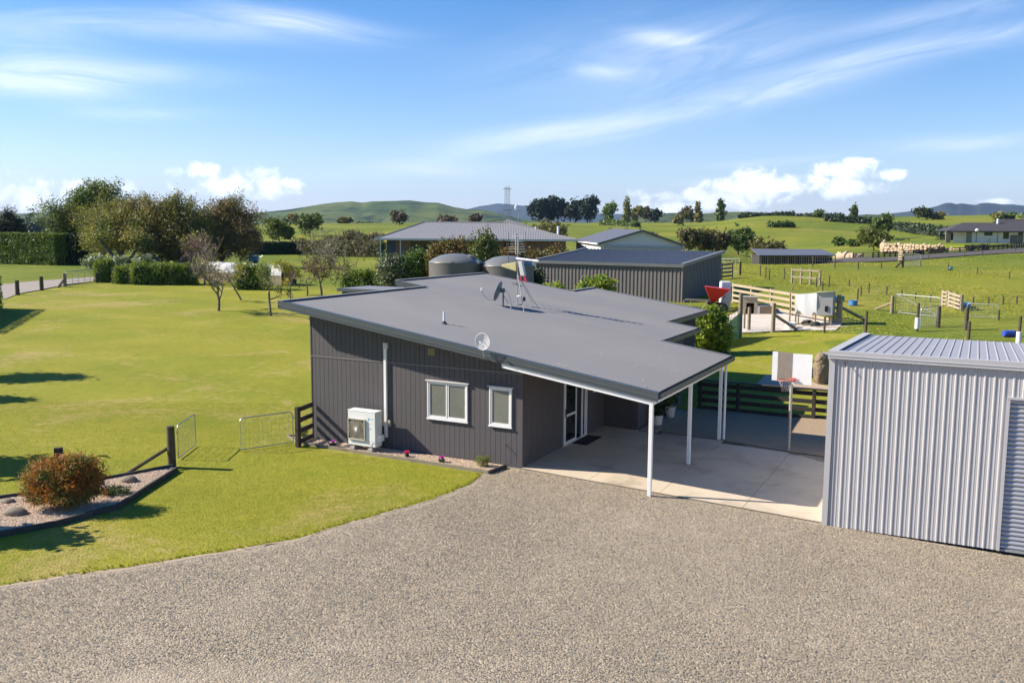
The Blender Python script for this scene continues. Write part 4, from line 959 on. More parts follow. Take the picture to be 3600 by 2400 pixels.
make_tree('maple_shrub', 'dense red-orange cut-leaf maple in the pointed bed', 'shrub', mp, [(0, 0, .74, .78, .66, .46, 2.2), (.42, .1, .80, .46, .45, .42, 1.2), (-.52, 0, .66, .46, .45, .40, 1.2), (.25, -.1, 1.05, .45, .4, .25, .7), (-.35, -.1, .95, .5, .4, .25, .6), (.1, -.2, .38, .62, .55, .30, 1.6), (-.45, -.15, .42, .45, .45, .3, 1.2), (.5, 0, .45, .4, .4, .3, .9)],
          MAPLE, 28000, .036, .075, trunk=(.6, .05, (0, 0)), seed=7, shell=.35, asp=.3, per=22, ragged=.22)
M_ROCK = pm('river_rock', (.19, .16, .12), .85, var=.25, scale=3, bump=.6, bscale=18, col2=(.15, .13, .10))
def rock(s, r, label, seed, z=.07, m=None):
    p = gp(*s); p[2] = z
    tag_o = MB().blob((0, 0, r[2]*.45), r, seed, .12).build('rock', m or M_ROCK, None, smooth=True); tag_o.location = tuple(p); return tag(tag_o, label, 'rock')
rock((54, 1818), (.28, .18, .12), 'rounded tan rock lying left of the red maple', 3)
rock((455, 1702), (.24, .16, .12), 'rounded grey rock near the sharp tip of the maple bed', 5)
rock((28, 1775), (.18, .12, .07), 'flat stone at the left edge behind the maple bed rock', 6)
make_tree('ground_cover', 'dark green low cushion plant right of the maple', 'plant', gp(408, 1738, .06), [(0, 0, .08, .36, .24, .12, 1)], leafmat('cushion', (.035, .06, .02), (.06, .085, .03)), 1800, .02, .03, seed=41)
make_tree('small_plant', 'tiny orange-pink plant between maple and cushion plant', 'plant', gp(368, 1748, .06), [(0, 0, .12, .08, .08, .14, 1)], leafmat('tiny_pink', (.45, .16, .10), (.38, .22, .08)), 160, .03, .02, seed=42, asp=.3)
# ================================================================== YARD BEHIND THE CARPORT
M_GREEN = leafmat('leaf_green', (.045, .085, .018), (.085, .135, .028), tr=.3)
M_LIME = leafmat('leaf_lime', (.15, .20, .026), (.23, .27, .038), (.085, .13, .02), tr=.4, big=1.2)
M_DARKLEAF = leafmat('leaf_dark', (.018, .034, .014), (.035, .058, .02), tr=.15)
bf = thing('rail_fence', 'black four-rail timber fence behind the carport', 'fence', hw(2.0, 10.95, -.13), -TH)
for i, u in enumerate((0.02, 1.42, 4.1, 6.75, 9.4)): MB().box(u-.06, u+.06, -.14, -.02, -.1, 1.2).build('post', M_BLACKWOOD, bf, bevel=.008)
for z in (1.06, .77, .48, .19):
    for a, b in ((-.1, 4.09), (4.11, 9.5)): MB().box(a, b, -.02, .025, z-.075+.01*(a > 1), z+.075+.01*(a > 1)).build('rail', M_BLACKWOOD, bf)
MB().box(-.1, 9.5, -.16, .04, 1.205, 1.245).build('cap_rail', M_BLACKWOOD, bf)
strip = MB().prism([(1.22, 6.3), (1.78, 6.35), (1.80, 9.9), (1.22, 10.2)], 0, .06).build('garden_strip', M_CHIP, None); strip.location = tuple(HA+np.array([0, 0, -.04])); strip.rotation_euler = (0, 0, -TH); tag(strip, 'tan chip garden strip with two white pots along the rear wall', 'garden bed')
MB().beam((1.80, 6.3, .05), (1.82, 9.9, .05), .03, .10).build('edging_board', M_EDGE, strip)
M_POT = pm('pot_white', (.66, .62, .56), .5, var=.1)
def pot(u, v, r0, r1, h, label, seed, ph):
    t = thing('plant_pot', label, 'plant pot', hw(u, v+.12, .02), 0, 'white pots on the chip strip')
    MB().lathe([(r0, 0), (r1*.98, h*.9), (r1*1.06, h*.9), (r1*1.06, h), (r1*.92, h), (r1*.9, h*.85), (.001, h*.85)], 20).build('pot', M_POT, t, smooth=True)
    rg = np.random.default_rng(seed); V, F = leafcloud(rg, [(0, 0, h+ph*.5, .22, .22, ph*.5, 1)], 420, .06, .06, 10, .3, up=.2); npmesh('plant', V, F, M_DARKLEAF if seed % 2 else M_GREEN, t)
    MB().tube([(0, 0, h*.8), (.02, 0, h+ph*.7)], .015, 6).build('stem', BARK(), t)
pot(1.50, 7.28, .16, .20, .34, 'rounded white pot nearer the carport on the chip strip', 3, .35); pot(1.48, 8.78, .15, .21, .38, 'tapered white pot with leafy plant nearer the black fence', 4, .8)
mat_ = MB().box(.08, .58, 3.35, 4.62, .053, .068).build('door_mat', pm('mat_rubber', (.018, .018, .019), .9, bump=.6, bscale=80), None); mat_.location = tuple(HA); mat_.rotation_euler = (0, 0, -TH); tag(mat_, 'black door mat in front of the open sliding door', 'door mat')
jug = thing('plastic_jug', 'white plastic jug standing just inside the glass door', 'jug', hw(-.16, 3.22, .05), -TH)
MB().lathe([(.085, 0), (.095, .02), (.095, .2), (.06, .28), (.03, .30), (.03, .34), (.001, .34)], 14).build('body', M_POT, jug, smooth=True); MB().tube([(.03, 0, .3), (.12, 0, .26), (.09, 0, .12)], .014, 6).build('handle', M_POT, jug)
dg = MB().box(-.0, .36, -.06, .22, .0, .012).build('drain_cover', pm('drain_grey', (.42, .41, .39), .7), None); dg.location = tuple(hw(.04, 2.1, .054)); dg.rotation_euler = (0, 0, -TH); tag(dg, 'pale drain cover on the concrete beside the house wall', 'drain cover')
# basketball hoop
pb = gp(2770, 1589); hoop = thing('basketball_hoop', 'basketball hoop with white and bare-wood board on a pale pole', 'hoop', pb, -.42)
MB().tube([(0, .135, 0), (0, .135, 2.95)], .045, 10).build('pole', pm('pole_pale', (.40, .37, .32), .55, .3, var=.2), hoop, smooth=True)
def bq_(name, a, b, m): return MB().box(a, b, -.005, .02, 2.13, 3.05).build(name, m, hoop)
yb = .06
M_BW = pm('board_white', (.84, .83, .80), .6, var=.08, scale=4)
bl = MB().box(-.585, -.425, yb, yb+.02, 2.19, 3.08).build('board_strip', M_BW, hoop)
MB().box(-.42, .01, yb-.004, yb+.018, 2.17, 3.07).build('board_strip', pm('board_bare', (.30, .25, .20), .85, var=.25, scale=5, stretch=(8, 8, 1), bump=.4, bscale=30, col2=(.20, .165, .13)), hoop)
MB().box(.012, .585, yb, yb+.02, 2.12, 3.05).build('board_strip', M_BW, hoop)
for z in (2.4, 2.8): MB().box(-.5, .5, yb+.02, yb+.06, z, z+.07).build('batten', M_EDGE, hoop)
rdp = pm('rim_red', (.50, .10, .08), .5)
MB().tube([(-.12+.225*math.cos(2*math.pi*i/24), -.26+.225*math.sin(2*math.pi*i/24), 2.27) for i in range(25)], .012, 6, cap=False).build('rim', rdp, hoop, smooth=True)
MB().box(.0, .12, -.06, yb, 2.20, 2.31).build('rim_bracket', rdp, hoop); MB().tube([(.02, -.05, 2.26), (.26, -.08, 2.29)], .01, 5).build('rim_arm', rdp, hoop)
nt_ = MB()
for k in range(12):
    a = 2*math.pi*k/12; nt_.tube([(-.12+.22*math.cos(a), -.26+.22*math.sin(a), 2.26), (-.12+.13*math.cos(a+.5), -.26+.13*math.sin(a+.5), 2.08), (-.12+.12*math.cos(a), -.26+.12*math.sin(a), 1.93)], .004, 4)
nt_.build('net', pm('net_grey', (.5, .48, .46), .8), hoop)
# standing stone in its chip bed
p = gp(2885, 1350); sb_ = [gp(*s) for s in [(2660, 1365), (2690, 1325), (2780, 1318), (2930, 1322), (3010, 1345), (3000, 1378), (2860, 1372)]]
c0 = gp(2840, 1348); chipbed = MB().prism([tuple((q-c0)[:2]) for q in sb_], -.02, .06).build('garden_bed', M_CHIP, None); chipbed.location = tuple(c0); tag(chipbed, 'tan and pink chip bed around the standing stone behind the black fence', 'garden bed')
st_ = thing('standing_stone', 'tall weathered brown standing stone behind the silver garage corner', 'stone', p)
M_STONE = pm('standing_stone', (.215, .165, .105), .9, var=.3, scale=4, bump=1., bscale=12, col2=(.12, .095, .065))
b = MB(); b.blob((0, 0, .55), (.33, .28, .72), 4, .15, 4, .05); b.blob((.22, .05, .45), (.22, .25, .5), 8, .16, 4, .05); b.blob((-.02, 0, 1.02), (.26, .24, .30), 11, .15, 4, .06); b.build('stone', M_STONE, st_, smooth=True)
make_tree('dark_plant', 'dark spiky plant squeezed beside the standing stone', 'plant', gp(2850, 1330), [(0, 0, .4, .12, .12, .5, 1)], M_DARKLEAF, 260, .09, .06, seed=51, asp=.2, up=.6)
# climber on the rear corner with green shade net
cl = on(2484, 46.)
make_tree('garden_shrub', 'tall bright leafy shrub at the rear corner of the house', 'shrub', cl, [(-.1, 0, 1.0, 1.2, .8, .95, 2.2), (.45, .1, 1.45, .8, .6, .85, 1.7), (.35, 0, 2.05, .6, .5, .38, 1.3), (-.6, 0, .75, .6, .6, .7, 1.2), (.95, .1, .9, .5, .5, .8, 1.1), (.95, .1, 1.5, .45, .45, .5, .8)],
          M_LIME, 12000, .075, .11, trunk=(1.0, .05, (.1, 0)), seed=53, shell=.4, per=16)
net = thing('shade_net', 'green mesh shade net slung from a tall post beside the shrub', 'netting', gp(2600, 1188), 0)
o0 = gp(2600, 1188); NETM = meshglass('green_net', (.015, .24, .085), .92)
MB().tube([(0, 0, -.1), (0, 0, 2.5)], [.13, .11], 10).build('post', pm('old_post', (.20, .165, .115), .9, var=.35, scale=4, bump=.7, bscale=20), net, smooth=True)
a0 = np.array([0, 0, .02]); a1 = gp(2475, 1250)-o0; nn = 14; vs = []
for i in range(nn+1):
    t = i/nn; q = a0+(a1-a0)*t; w = .06*math.sin(t*17); hz = 1.0*(1-t)**1.3+.42+.12*math.sin(t*5)
    vs += [(q[0]+w, q[1]-w, q[2]), (q[0]+w*1.4+.03, q[1]+w, q[2]+hz*.5), (q[0]+w*.3, q[1], q[2]+hz)]
net_o = MB().add(vs, [f for i in range(nn) for f in ((3*i, 3*i+3, 3*i+4, 3*i+1), (3*i+1, 3*i+4, 3*i+5, 3*i+2))]).build('net', NETM, net, smooth=True)
for t in (.45, .95): q = a0+(a1-a0)*t; MB().tube([tuple(q), tuple(q+np.array([0, 0, 1.15]))], .05, 8).build('stake', M_POST, net)
gfr = wire_gate('metal_gate', 'narrow dark tube gate standing between shrub and netting post', gp(2560, 1178), gp(2592, 1168), 1.3, nv=3, nh=6, wr=.01, r=.02, m=pm('rusty_tube', (.11, .085, .065), .7, .3))

# ================================================================== ANIMAL PENS
M_PALE = pm('pale_timber', (.37, .30, .20), .85, var=.2, scale=2, bump=.4, bscale=25, col2=(.29, .235, .155))
M_OLD = pm('old_timber', (.22, .175, .115), .9, var=.35, scale=2, bump=.5, bscale=20, col2=(.13, .105, .07))
def rail_fence(name, label, p, q, h, rails, posts, m, rw=.14, th=.04, mp=None, group=None, pr=.07, cat='fence'):
    p = np.array(p); q = np.array(q); L = np.linalg.norm((q-p)[:2]); a = math.atan2(q[1]-p[1], q[0]-p[0]); t = thing(name, label, cat, p, a, group); dz = q[2]-p[2]
    for i in range(posts): x = L*i/(posts-1); z = dz*i/(posts-1); MB().box(x-pr, x+pr, .02, .02+2*pr, z-.1, z+h+.02).build('post', mp or m, t)
    for z in rails:
        seg = max(1, posts//2)
        for s in range(seg): MB().beam((L*s/seg+.005, -.005, z+dz*s/seg), (L*(s+1)/seg-.005, -.005, z+dz*(s+1)/seg), th, rw).build('rail', m, t)
    return t
rail_fence('rail_fence', 'pale new four-rail timber fence behind the kennel and coop', gp(2573, 1064), gp(2948, 1140), 1.42, (1.30, .93, .56, .19), 6, M_PALE, .17)
yard = [gp(*s) for s in [(2530, 1128), (2600, 1092), (2720, 1085), (2830, 1100), (2960, 1140), (2940, 1163), (2800, 1163), (2700, 1167), (2612, 1172), (2540, 1175)]]
struct(sheet('pen_floor', jag([tuple(q[:2]) for q in yard], .8, .08, 2), .05, pm('limed_floor', (.50, .45, .39), .9, var=.15, scale=1.5, bump=.4, bscale=20, col2=(.44, .38, .31)), 1.5))
k0 = gp(2610, 1107); kn = thing('kennel', 'timber dog kennel with dark square doorway', 'kennel', k0, -.25)
b = MB(); b.box(0, .22, 0, .05, 0, 1.15); b.box(.72, .92, 0, .05, 0, 1.15); b.box(.22, .72, 0, .05, .80, 1.15); kf = b.build('front', pm('kennel_front', (.36, .29, .20), .85, var=.25, bump=.4, bscale=20), kn)
b = MB(); b.box(0, .03, .05, 1.5, 0, 1.1); b.box(.89, .92, .05, 1.5, 0, 1.1); b.box(0, .92, 1.5, 1.53, 0, 1.1); b.build('wall', M_OLD, kn); MB().box(.03, .89, .05, 1.5, .0, .06).build('floor', M_EDGED, kn)
MB().hexa([(-.05, -.06, 1.155), (1.02, -.06, 1.155), (1.02, 1.6, 1.13), (-.05, 1.6, 1.13)], [(-.05, -.06, 1.19), (1.02, -.06, 1.19), (1.02, 1.6, 1.16), (-.05, 1.6, 1.16)]).build('roof', pm('kennel_roof', (.27, .25, .22), .8, var=.2), kn)
k1 = gp(2658, 1106); bx_ = thing('nest_box', 'low tan plywood box with white end beside the kennel', 'box', k1, -.18)
MB().box(0, .95, 0, .6, .05, .56).build('body', pm('ply', (.30, .22, .13), .8, var=.15, scale=3), bx_); MB().hexa([(-.05, -.06, .56), (1.0, -.06, .56), (1.0, .66, .66), (-.05, .66, .66)], [(-.05, -.06, .585), (1.0, -.06, .585), (1.0, .66, .685), (-.05, .66, .685)]).build('lid', pm('ply_lid', (.50, .43, .33), .8), bx_)
MB().box(-.012, .22, -.014, -.002, .06, .54).build('end_panel', M_BW, bx_)
def round_post(s, y1, label, r=.075, brace=None, group=None, m=None, name='fence_post', lean=0, sleeve=None):
    p = gp(*s); h = px(s[1]-y1, p[1]); t = thing(name, label, 'post', p, 0, group)
    MB().tube([(0, 0, -.1), (lean*.5, 0, h*.5), (lean, 0, h)], [r*1.05, r, r*.95], 10).build('post', m or M_POST, t, smooth=True)
    if brace is not None: q = gp(*brace)-p; MB().tube([(0, 0, h*.62), (q[0], q[1], q[2]+.03)], r*.7, 8).build('brace', m or M_POST, t)
    if sleeve: MB().tube([(-.012, 0, sleeve[0]*h), (-.012, 0, sleeve[1]*h)], r*1.12, 10).build('sleeve', M_WHITE, t, smooth=True)
    return t
PT2 = pm('post_tan', (.26, .205, .135), .9, var=.35, scale=5, bump=.6, bscale=25, col2=(.12, .10, .065))
round_post((2632, 1162), 1079, 'square-topped tan post in front of the kennel door', .10, m=PT2); round_post((2616, 1156), 1086, 'thin split post in front of the kennel door', .06, m=PT2)
round_post((2717, 1168), 1064, 'leaning-brace tan post between kennel box and coop', .12, (2800, 1160), m=PT2)
round_post((2946, 1140), 1036, 'tall end post of the pale fence with long brace', .13, (3040, 1125), m=PT2)
# coop on legs
c0 = gp(2868, 1150); dC = c0[1]; coop = thing('coop', 'white tarp-covered coop raised on legs', 'coop', c0, -.5)
wL = px(75, dC); wR = px(52, dC); zt = px(1150-1028, dC); zb = px(1150-1107, dC)
M_TARP = pm('tarp', (.80, .79, .77), .5, var=.07, scale=3, bump=.5, bscale=6)
b = MB(); n = 8; vs = []
for i in range(n+1):
    t = i/n; x = -wL+wL*t; vs += [(x, -.02+.05*math.sin(t*9), zb+.06*math.sin(t*7)), (x, -.05+.03*math.sin(t*11+1), (zb+zt)/2-.02), (x, -.03, zt-.16*(1-t)), (x, .9, zt-.05-.14*(1-t))]
b.add(vs, [f for i in range(n) for f in ((4*i, 4*i+4, 4*i+5, 4*i+1), (4*i+1, 4*i+5, 4*i+6, 4*i+2), (4*i+2, 4*i+6, 4*i+7, 4*i+3))]); b.build('tarp', M_TARP, coop, smooth=True)
MB().box(-wL+.02, 0, .0, .9, zb, zt-.2).build('body', M_OLD, coop)
MB().hexa([(0, -.02, zb), (wR, .12, zb), (wR, 1.0, zb), (0, .9, zb)], [(0, -.02, zt), (wR, .12, zt+.08), (wR, 1.0, zt+.02), (0, .9, zt-.05)]).build('side', pm('coop_grey', (.40, .385, .37), .7, var=.08), coop)
MB().hexa([(-.1, -.12, zt+.01), (wR+.3, .06, zt+.13), (wR+.3, 1.1, zt+.06), (-.1, 1.0, zt-.03)], [(-.1, -.12, zt+.035), (wR+.3, .06, zt+.155), (wR+.3, 1.1, zt+.085), (-.1, 1.0, zt-.005)]).build('roof', pm('coop_roof', (.60, .58, .50), .7), coop)
MB().box(wR*.52, wR*.72, -.0+.045, .07+.0, zb+.22, zb+.55).build('window', M_DARKGLASS, coop)
for x, y in ((-wL+.06, .05), (-.05, .05), (wR-.06, .18), (-wL+.06, .85), (wR-.06, .95)): MB().box(x-.035, x+.035, y-.035, y+.035, -.25, zb+.02).build('leg', M_OLD, coop)
rgj = random.Random(3)
for i, (sx_, sy_, L_, a, lab) in enumerate([(2820, 1140, 1.2, .3, 'grey plank leaning under the front of the coop'), (2850, 1146, 1.0, -.5, 'dark plank lying under the coop'), (2900, 1150, 1.3, .2, 'weathered plank by the right legs of the coop'), (2930, 1155, 1.6, -.6, 'long pale board slanting on the grass right of the coop')]):
    q = gp(sx_, sy_); o = MB().beam((-L_/2*math.cos(a), -L_/2*math.sin(a), .06), (L_/2*math.cos(a), L_/2*math.sin(a), .06+.12*(i % 2)), .12, .035).build('plank', M_OLD if i < 3 else M_PALE, None); o.location = tuple(q); tag(o, lab, 'plank', 'planks about the coop')
for i, (sx_, sy_) in enumerate([(2836, 1143), (2862, 1149)]):
    q = gp(sx_, sy_); o = MB().blob((0, 0, .14), (.3, .25, .2), 60+i, .25, 2).build('scrap_bundle', pm('scrap', (.03, .032, .03), .8, var=.5, scale=6), None); o.location = tuple(q); tag(o, ['dark scrap bundle under the left half of the coop', 'dark scrap bundle under the right half of the coop'][i], 'scrap', 'scrap under the coop')
bk = thing('bucket', 'white plastic bucket at the foot of the coop brace', 'bucket', gp(2777, 1158)); MB().lathe([(.26, 0), (.30, .38), (.325, .38), (.325, .42), (.29, .42), (.27, .1), (.001, .08)], 20).build('body', M_WHITE, bk, smooth=True)
sk_ = gp(2775, 1132); stk = MB().tube([(0, 0, 0), (.02, 0, .9), (-.02, 0, 1.7), (.12, 0, 2.2), (.36, 0, 2.72)], [.05, .045, .04, .03, .018], 6).build('branch', pm('dead_branch', (.24, .18, .09), .9), None, smooth=True); stk.location = tuple(sk_); tag(stk, 'bent dead branch standing upright at the left of the coop', 'branch')
M_BLUE = pm('drum_blue', (.045, .19, .42), .4, var=.15, scale=3); M_BLUE2 = pm('drum_royal', (.035, .075, .42), .35, var=.12, scale=3)
def drum(s, r, h, label, m, rz=0, lying=False):
    t = thing('plastic_drum', label, 'drum', gp(*s), rz)
    prof = [(r*.85, 0), (r*.97, .03), (r, h*.3), (r*.97, h*.34), (r, h*.38), (r, h*.62), (r*.97, h*.66), (r, h*.7), (r*.97, h*.97), (r*.88, h), (r*.8, h-.03), (.001, h-.03)]
    o = MB().lathe(prof, 22).build('body', m, t, smooth=True)
    if lying: o.rotation_euler = (0, math.pi/2, 0); o.location = (-h/2, 0, r)
    return t
drum((2999, 1074), .29, .36, 'cut-down blue drum in the grass right of the coop', M_BLUE); drum((2935, 1059), .24, .36, 'blue drum half hidden behind the pale fence end post', M_BLUE); drum((2957, 1060), .22, .42, 'teal tub just right of the pale fence end post', pm('tub_teal', (.03, .20, .19), .5))
drum((3548, 1184), .17, .66, 'royal blue drum lying on its side beyond the silver garage', M_BLUE2, .1, True)
drum((3388, 1080), .42, .30, 'blue trough behind the small wooden pen', M_BLUE)
bl_ = thing('ball', 'teal ball beside a stake in the far green paddock', 'ball', gp(3341, 950)); MB().blob((0, 0, .18), (.22, .22, .2), 1, .02, 2).build('body', pm('ball_teal', (.03, .20, .27), .4), bl_, smooth=True)

# red fertiliser spreader with its trailer
s0 = gp(2528, 1100); dS = s0[1]; sp = thing('spreader', 'red hopper fertiliser spreader on wheels beside the dark shed', 'spreader', s0, -.15)
q = lambda n: px(n, dS)
hp_ = MB(); zt0 = q(1100-1013); zb0 = q(1100-1066); x0, x1, xm = -q(50), q(36), -q(22)
hp_.hexa([(xm-.10, .45, zb0), (xm+.12, .45, zb0), (xm+.12, .65, zb0), (xm-.10, .65, zb0)], [(x0, -.15, zt0+.1), (x1, -.15, zt0-.08), (x1, 1.2, zt0-.08), (x0, 1.2, zt0+.1)])
hp_.build('hopper', pm('hopper_red', (.50, .012, .02), .4, var=.08, scale=2), sp)
fr = MB(); fr.beam((x0+.2, .3, zb0-.05), (q(14), .3, zb0-.08), .1, .16); fr.beam((x0+.2, .8, zb0-.05), (q(14), .8, zb0-.08), .1, .16); fr.beam((-q(22), .2, zb0-.1), (-q(22), .9, zb0-.1), .2, .2); fr.beam((q(2), .25, zb0-.12), (q(20), .25, zt0-.5), .05, .05); fr.build('chassis', pm('chassis_black', (.02, .02, .022), .6), sp)
for y_ in (-.02, 1.05):
    w = MB(); R_ = q(16); n = 18; c = (q(16), y_, R_)
    for k in range(n):
        a = 2*math.pi*k/n
        for rr2, yy in ((R_*.62, -.09), (R_*.93, -.1), (R_, -.05), (R_, .05), (R_*.93, .1), (R_*.62, .09)): w.v.append((c[0]+rr2*math.cos(a), c[1]+yy, c[2]+rr2*math.sin(a)))
    for k in range(n):
        for j_ in range(6): a = k*6+j_; b2 = k*6+(j_+1) % 6; c2 = ((k+1) % n)*6+(j_+1) % 6; d2 = ((k+1) % n)*6+j_; w.f.append((a, b2, c2, d2))
    wh = w.build('wheel', pm('tyre', (.018, .019, .02), .8), sp, smooth=True); MB().tube([(c[0], c[1]-.03, c[2]), (c[0], c[1]+.03, c[2])], R_*.6, 14).build('rim', pm('rim_green', (.08, .11, .05), .5), wh)
t2 = gp(2470, 1100); tr = thing('trailer', 'low trailer with pale tube rails beside the red spreader', 'trailer', gp(2402, 1086), -.30)
b = MB(); Lt = q(88)
for x in (0, Lt*.3, Lt): b.tube([(x, 0, .1), (x, 0, .62)], .025, 6)
b.tube([(0, 0, .62), (Lt*.98, 0, .60)], .025, 6); b.tube([(0, 0, .62), (Lt*.18, 0, .1)], .025, 6); b.tube([(Lt*.98, 0, .60), (Lt*.8, 0, .1)], .025, 6); b.tube([(0, 1.1, .62), (Lt, 1.1, .6)], .025, 6); b.build('rail', pm('rail_rust', (.36, .31, .27), .6, .2), tr)
MB().box(-.1, Lt, 0, 1.15, .02, .12).build('deck', pm('deck_dark', (.04, .038, .036), .8), tr)
wb = thing('white_tank', 'white upright tank standing behind the red spreader', 'tank', gp(2548, 1086), 0); MB().box(-.35, .35, -.2, .4, 0, 1.9).build('body', pm('tank_white', (.62, .63, .66), .5), wb, bevel=.08)
# ================================================================== DARK SHED
ds = hw(-20.9, 44.6); shd = thing('shed', 'charcoal ribbed steel lean-to shed behind the house', 'shed', (ds[0], ds[1], 0), -TH-.08)
M_CHAR = pm('charcoal_steel', (.135, .118, .113), .55, var=.08, scale=.8); M_CHARR = pm('charcoal_roof', (.112, .112, .120), .45, var=.08, scale=.8); M_CHART = pm('charcoal_trim', (.10, .11, .115), .5)
SW, SD = 12.45, 8.6; zg = 1.0; zf_, zb_ = 4.02, 4.78
wall_sheet(SW, zg-.5, zf_-.05, .31, .045, M_CHAR, shd, lambda x, o, z: (x, -o, z), top=.10, foot=.03, off=.06)
wall_sheet(SD, zg-.5, lambda x: zf_+(zb_-zf_)*x/SD-.05, .31, .045, M_CHAR, shd, lambda x, o, z: (SW+o, x, z), top=.10, foot=.03, off=.06)
wall_sheet(SD, zg-.5, lambda x: zb_+(zf_-zb_)*x/SD-.05, .31, .045, M_CHAR, shd, lambda x, o, z: (-o, SD-x, z), top=.10, foot=.03, off=.06)
wall_sheet(SW, zg-.5, zb_-.05, .31, .045, M_CHAR, shd, lambda x, o, z: (SW-x, SD+o, z), top=.10, foot=.03, off=.06)
pr = ribs(SW+.3, .33, .045, top=.05, foot=.03); mb = MB(); vs = []
for x, o in pr: vs += [(x-.15, -.15, zf_+o), (x-.15, SD+.15, zb_+.03+o)]
mb.add(vs, [(2*i, 2*i+2, 2*i+3, 2*i+1) for i in range(len(pr)-1)]); mb.build('roof', M_CHARR, shd)
MB().box(-.18, SW+.18, -.24, -.15, zf_-.2, zf_+.03).build('gutter', M_CHART, shd)
for x in (-.2, SW+.14): MB().hexa([(x, -.22, zf_-.14), (x+.06, -.22, zf_-.14), (x+.06, SD+.18, zb_-.12), (x, SD+.18, zb_-.12)], [(x, -.22, zf_+.075), (x+.06, -.22, zf_+.075), (x+.06, SD+.18, zb_+.105), (x, SD+.18, zb_+.105)]).build('barge_flashing', M_CAP, shd); 
for x in (-.2, SW-.05): MB().hexa([(x, -.22, zf_+.076), (x+.25, -.22, zf_+.076), (x+.25, SD+.18, zb_+.106), (x, SD+.18, zb_+.106)], [(x, -.22, zf_+.09), (x+.25, -.22, zf_+.09), (x+.25, SD+.18, zb_+.12), (x, SD+.18, zb_+.12)]).build('barge_lap', M_CAP, shd)
MB().box(SW-.03, SW+.06, -.06, -.05, zg-.3, zf_-.1).build('corner_flashing', pm('char_light', (.22, .19, .17), .6), shd)
pp = gp(2098, 1030); make_tree('garden_shrub', 'bright lime bush in front of the charcoal shed wall', 'shrub', np.array([*on(2098, 58)[:2], on(2098, 58)[2]]), [(0, 0, 2.1, 1.15, .8, .65, 2), (.5, 0, 2.45, .6, .6, .4, 1), (-.6, 0, 2.1, .55, .5, .4, .8), (0, 0, 1.2, .8, .6, .6, .8)], M_LIME, 3000, .10, .13, trunk=(.9, .05, (0, 0)), seed=61)
make_tree('garden_shrub', 'low lime bush poking over the roof edge by the shed corner', 'shrub', on(1953, 58), [(0, 0, 2.0, .7, .6, .42, 1), (0, 0, 1.2, .6, .5, .6, .7)], M_LIME, 1200, .09, .12, seed=62)
# ================================================================== WATER TANKS
M_TANK = pm('tank_plastic', (.105, .101, .092), .42, var=.08, scale=1.0, spec=.5); M_TANKT = pm('tank_top', (.15, .155, .147), .38, var=.08, scale=1)
for k, (sx_, yt, ysh, lab) in enumerate([(1601, 891, 926, 'left grey plastic water tank with domed top behind the roof'), (1785, 899, 938, 'right grey plastic water tank with domed top beside the shed')]):
    Y = 66.; o = on(sx_, Y); zt_ = at(sx_, yt, Y)[2]-o[2]; zs_ = at(sx_, ysh, Y-1.9)[2]-o[2]; R_ = px(93, Y)
    tk = thing('water_tank', lab, 'water tank', o, .3*k, 'pair of water tanks')
    MB().lathe([(R_, -.3), (R_, zs_*.5), (R_*1.006, zs_*.52), (R_, zs_*.54), (R_, zs_)], 48).build('body', M_TANK, tk, smooth=True)
    MB().lathe([(R_*1.0, zs_), (R_*1.012, zs_+.02), (R_*1.0, zs_+.06), (R_*.82, zs_+(zt_-zs_)*.45), (R_*.55, zs_+(zt_-zs_)*.82), (R_*.25, zt_-.02), (.01, zt_)], 48).build('dome', M_TANKT, tk, smooth=True)
    MB().lathe([(.34, 0), (.34, .16), (.30, .2), (.001, .22)], 18, (R_*.62, -.5, zs_+(zt_-zs_)*.5)).build('lid', M_TANKT, tk, smooth=True)
    MB().box(R_*.80, R_*.92, -R_*.55, -R_*.53, zs_-.02, zs_+.22).build('label_plate', pm('label_pale', (.6, .6, .58), .5), tk)
    MB().box(-R_*.1, R_*.02, -R_*1.0, -R_*.93, zs_-.05, zs_+.10).build('bracket', M_TANK, tk)
# ================================================================== PALE GABLED GARAGE
o = on(2112, 90); gg = thing('gabled_garage', 'pale gabled steel garage with dark roof behind the charcoal shed', 'garage', o, 0)
d0 = 90.; L_ = at(2112, 854, d0); P_ = at(2257, 811, d0+.6); R_ = at(2398, 861, d0+1.2); zg = o[2]
e0_, pk, e1_ = L_-o, P_-o, R_-o; back = at(2026, 845, d0+9.5)-o; bpk = at(2156, 808.6, d0+10)-o; back2 = back+(e1_-e0_); bpk = pk+(back-e0_)
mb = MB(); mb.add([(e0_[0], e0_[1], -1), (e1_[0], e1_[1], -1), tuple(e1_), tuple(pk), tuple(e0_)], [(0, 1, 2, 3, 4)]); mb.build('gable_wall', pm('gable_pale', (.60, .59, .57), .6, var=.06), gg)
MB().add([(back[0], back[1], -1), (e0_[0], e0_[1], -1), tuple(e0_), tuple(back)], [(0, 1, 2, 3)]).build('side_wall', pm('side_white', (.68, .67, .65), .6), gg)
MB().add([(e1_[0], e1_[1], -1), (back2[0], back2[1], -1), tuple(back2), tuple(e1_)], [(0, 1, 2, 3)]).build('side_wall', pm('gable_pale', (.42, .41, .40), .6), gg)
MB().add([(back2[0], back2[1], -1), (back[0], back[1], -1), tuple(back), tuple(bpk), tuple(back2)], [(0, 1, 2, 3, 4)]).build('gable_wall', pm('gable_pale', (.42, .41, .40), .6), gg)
def slab(a, b, c, d, th, name, m, par):
    a, b, c, d = (np.array(q_, float) for q_ in (a, b, c, d)); n = np.cross(b-a, d-a); n /= np.linalg.norm(n); n = n if n[2] > 0 else -n
    return MB().hexa([a, b, c, d], [a+n*th, b+n*th, c+n*th, d+n*th]).build(name, m, par)
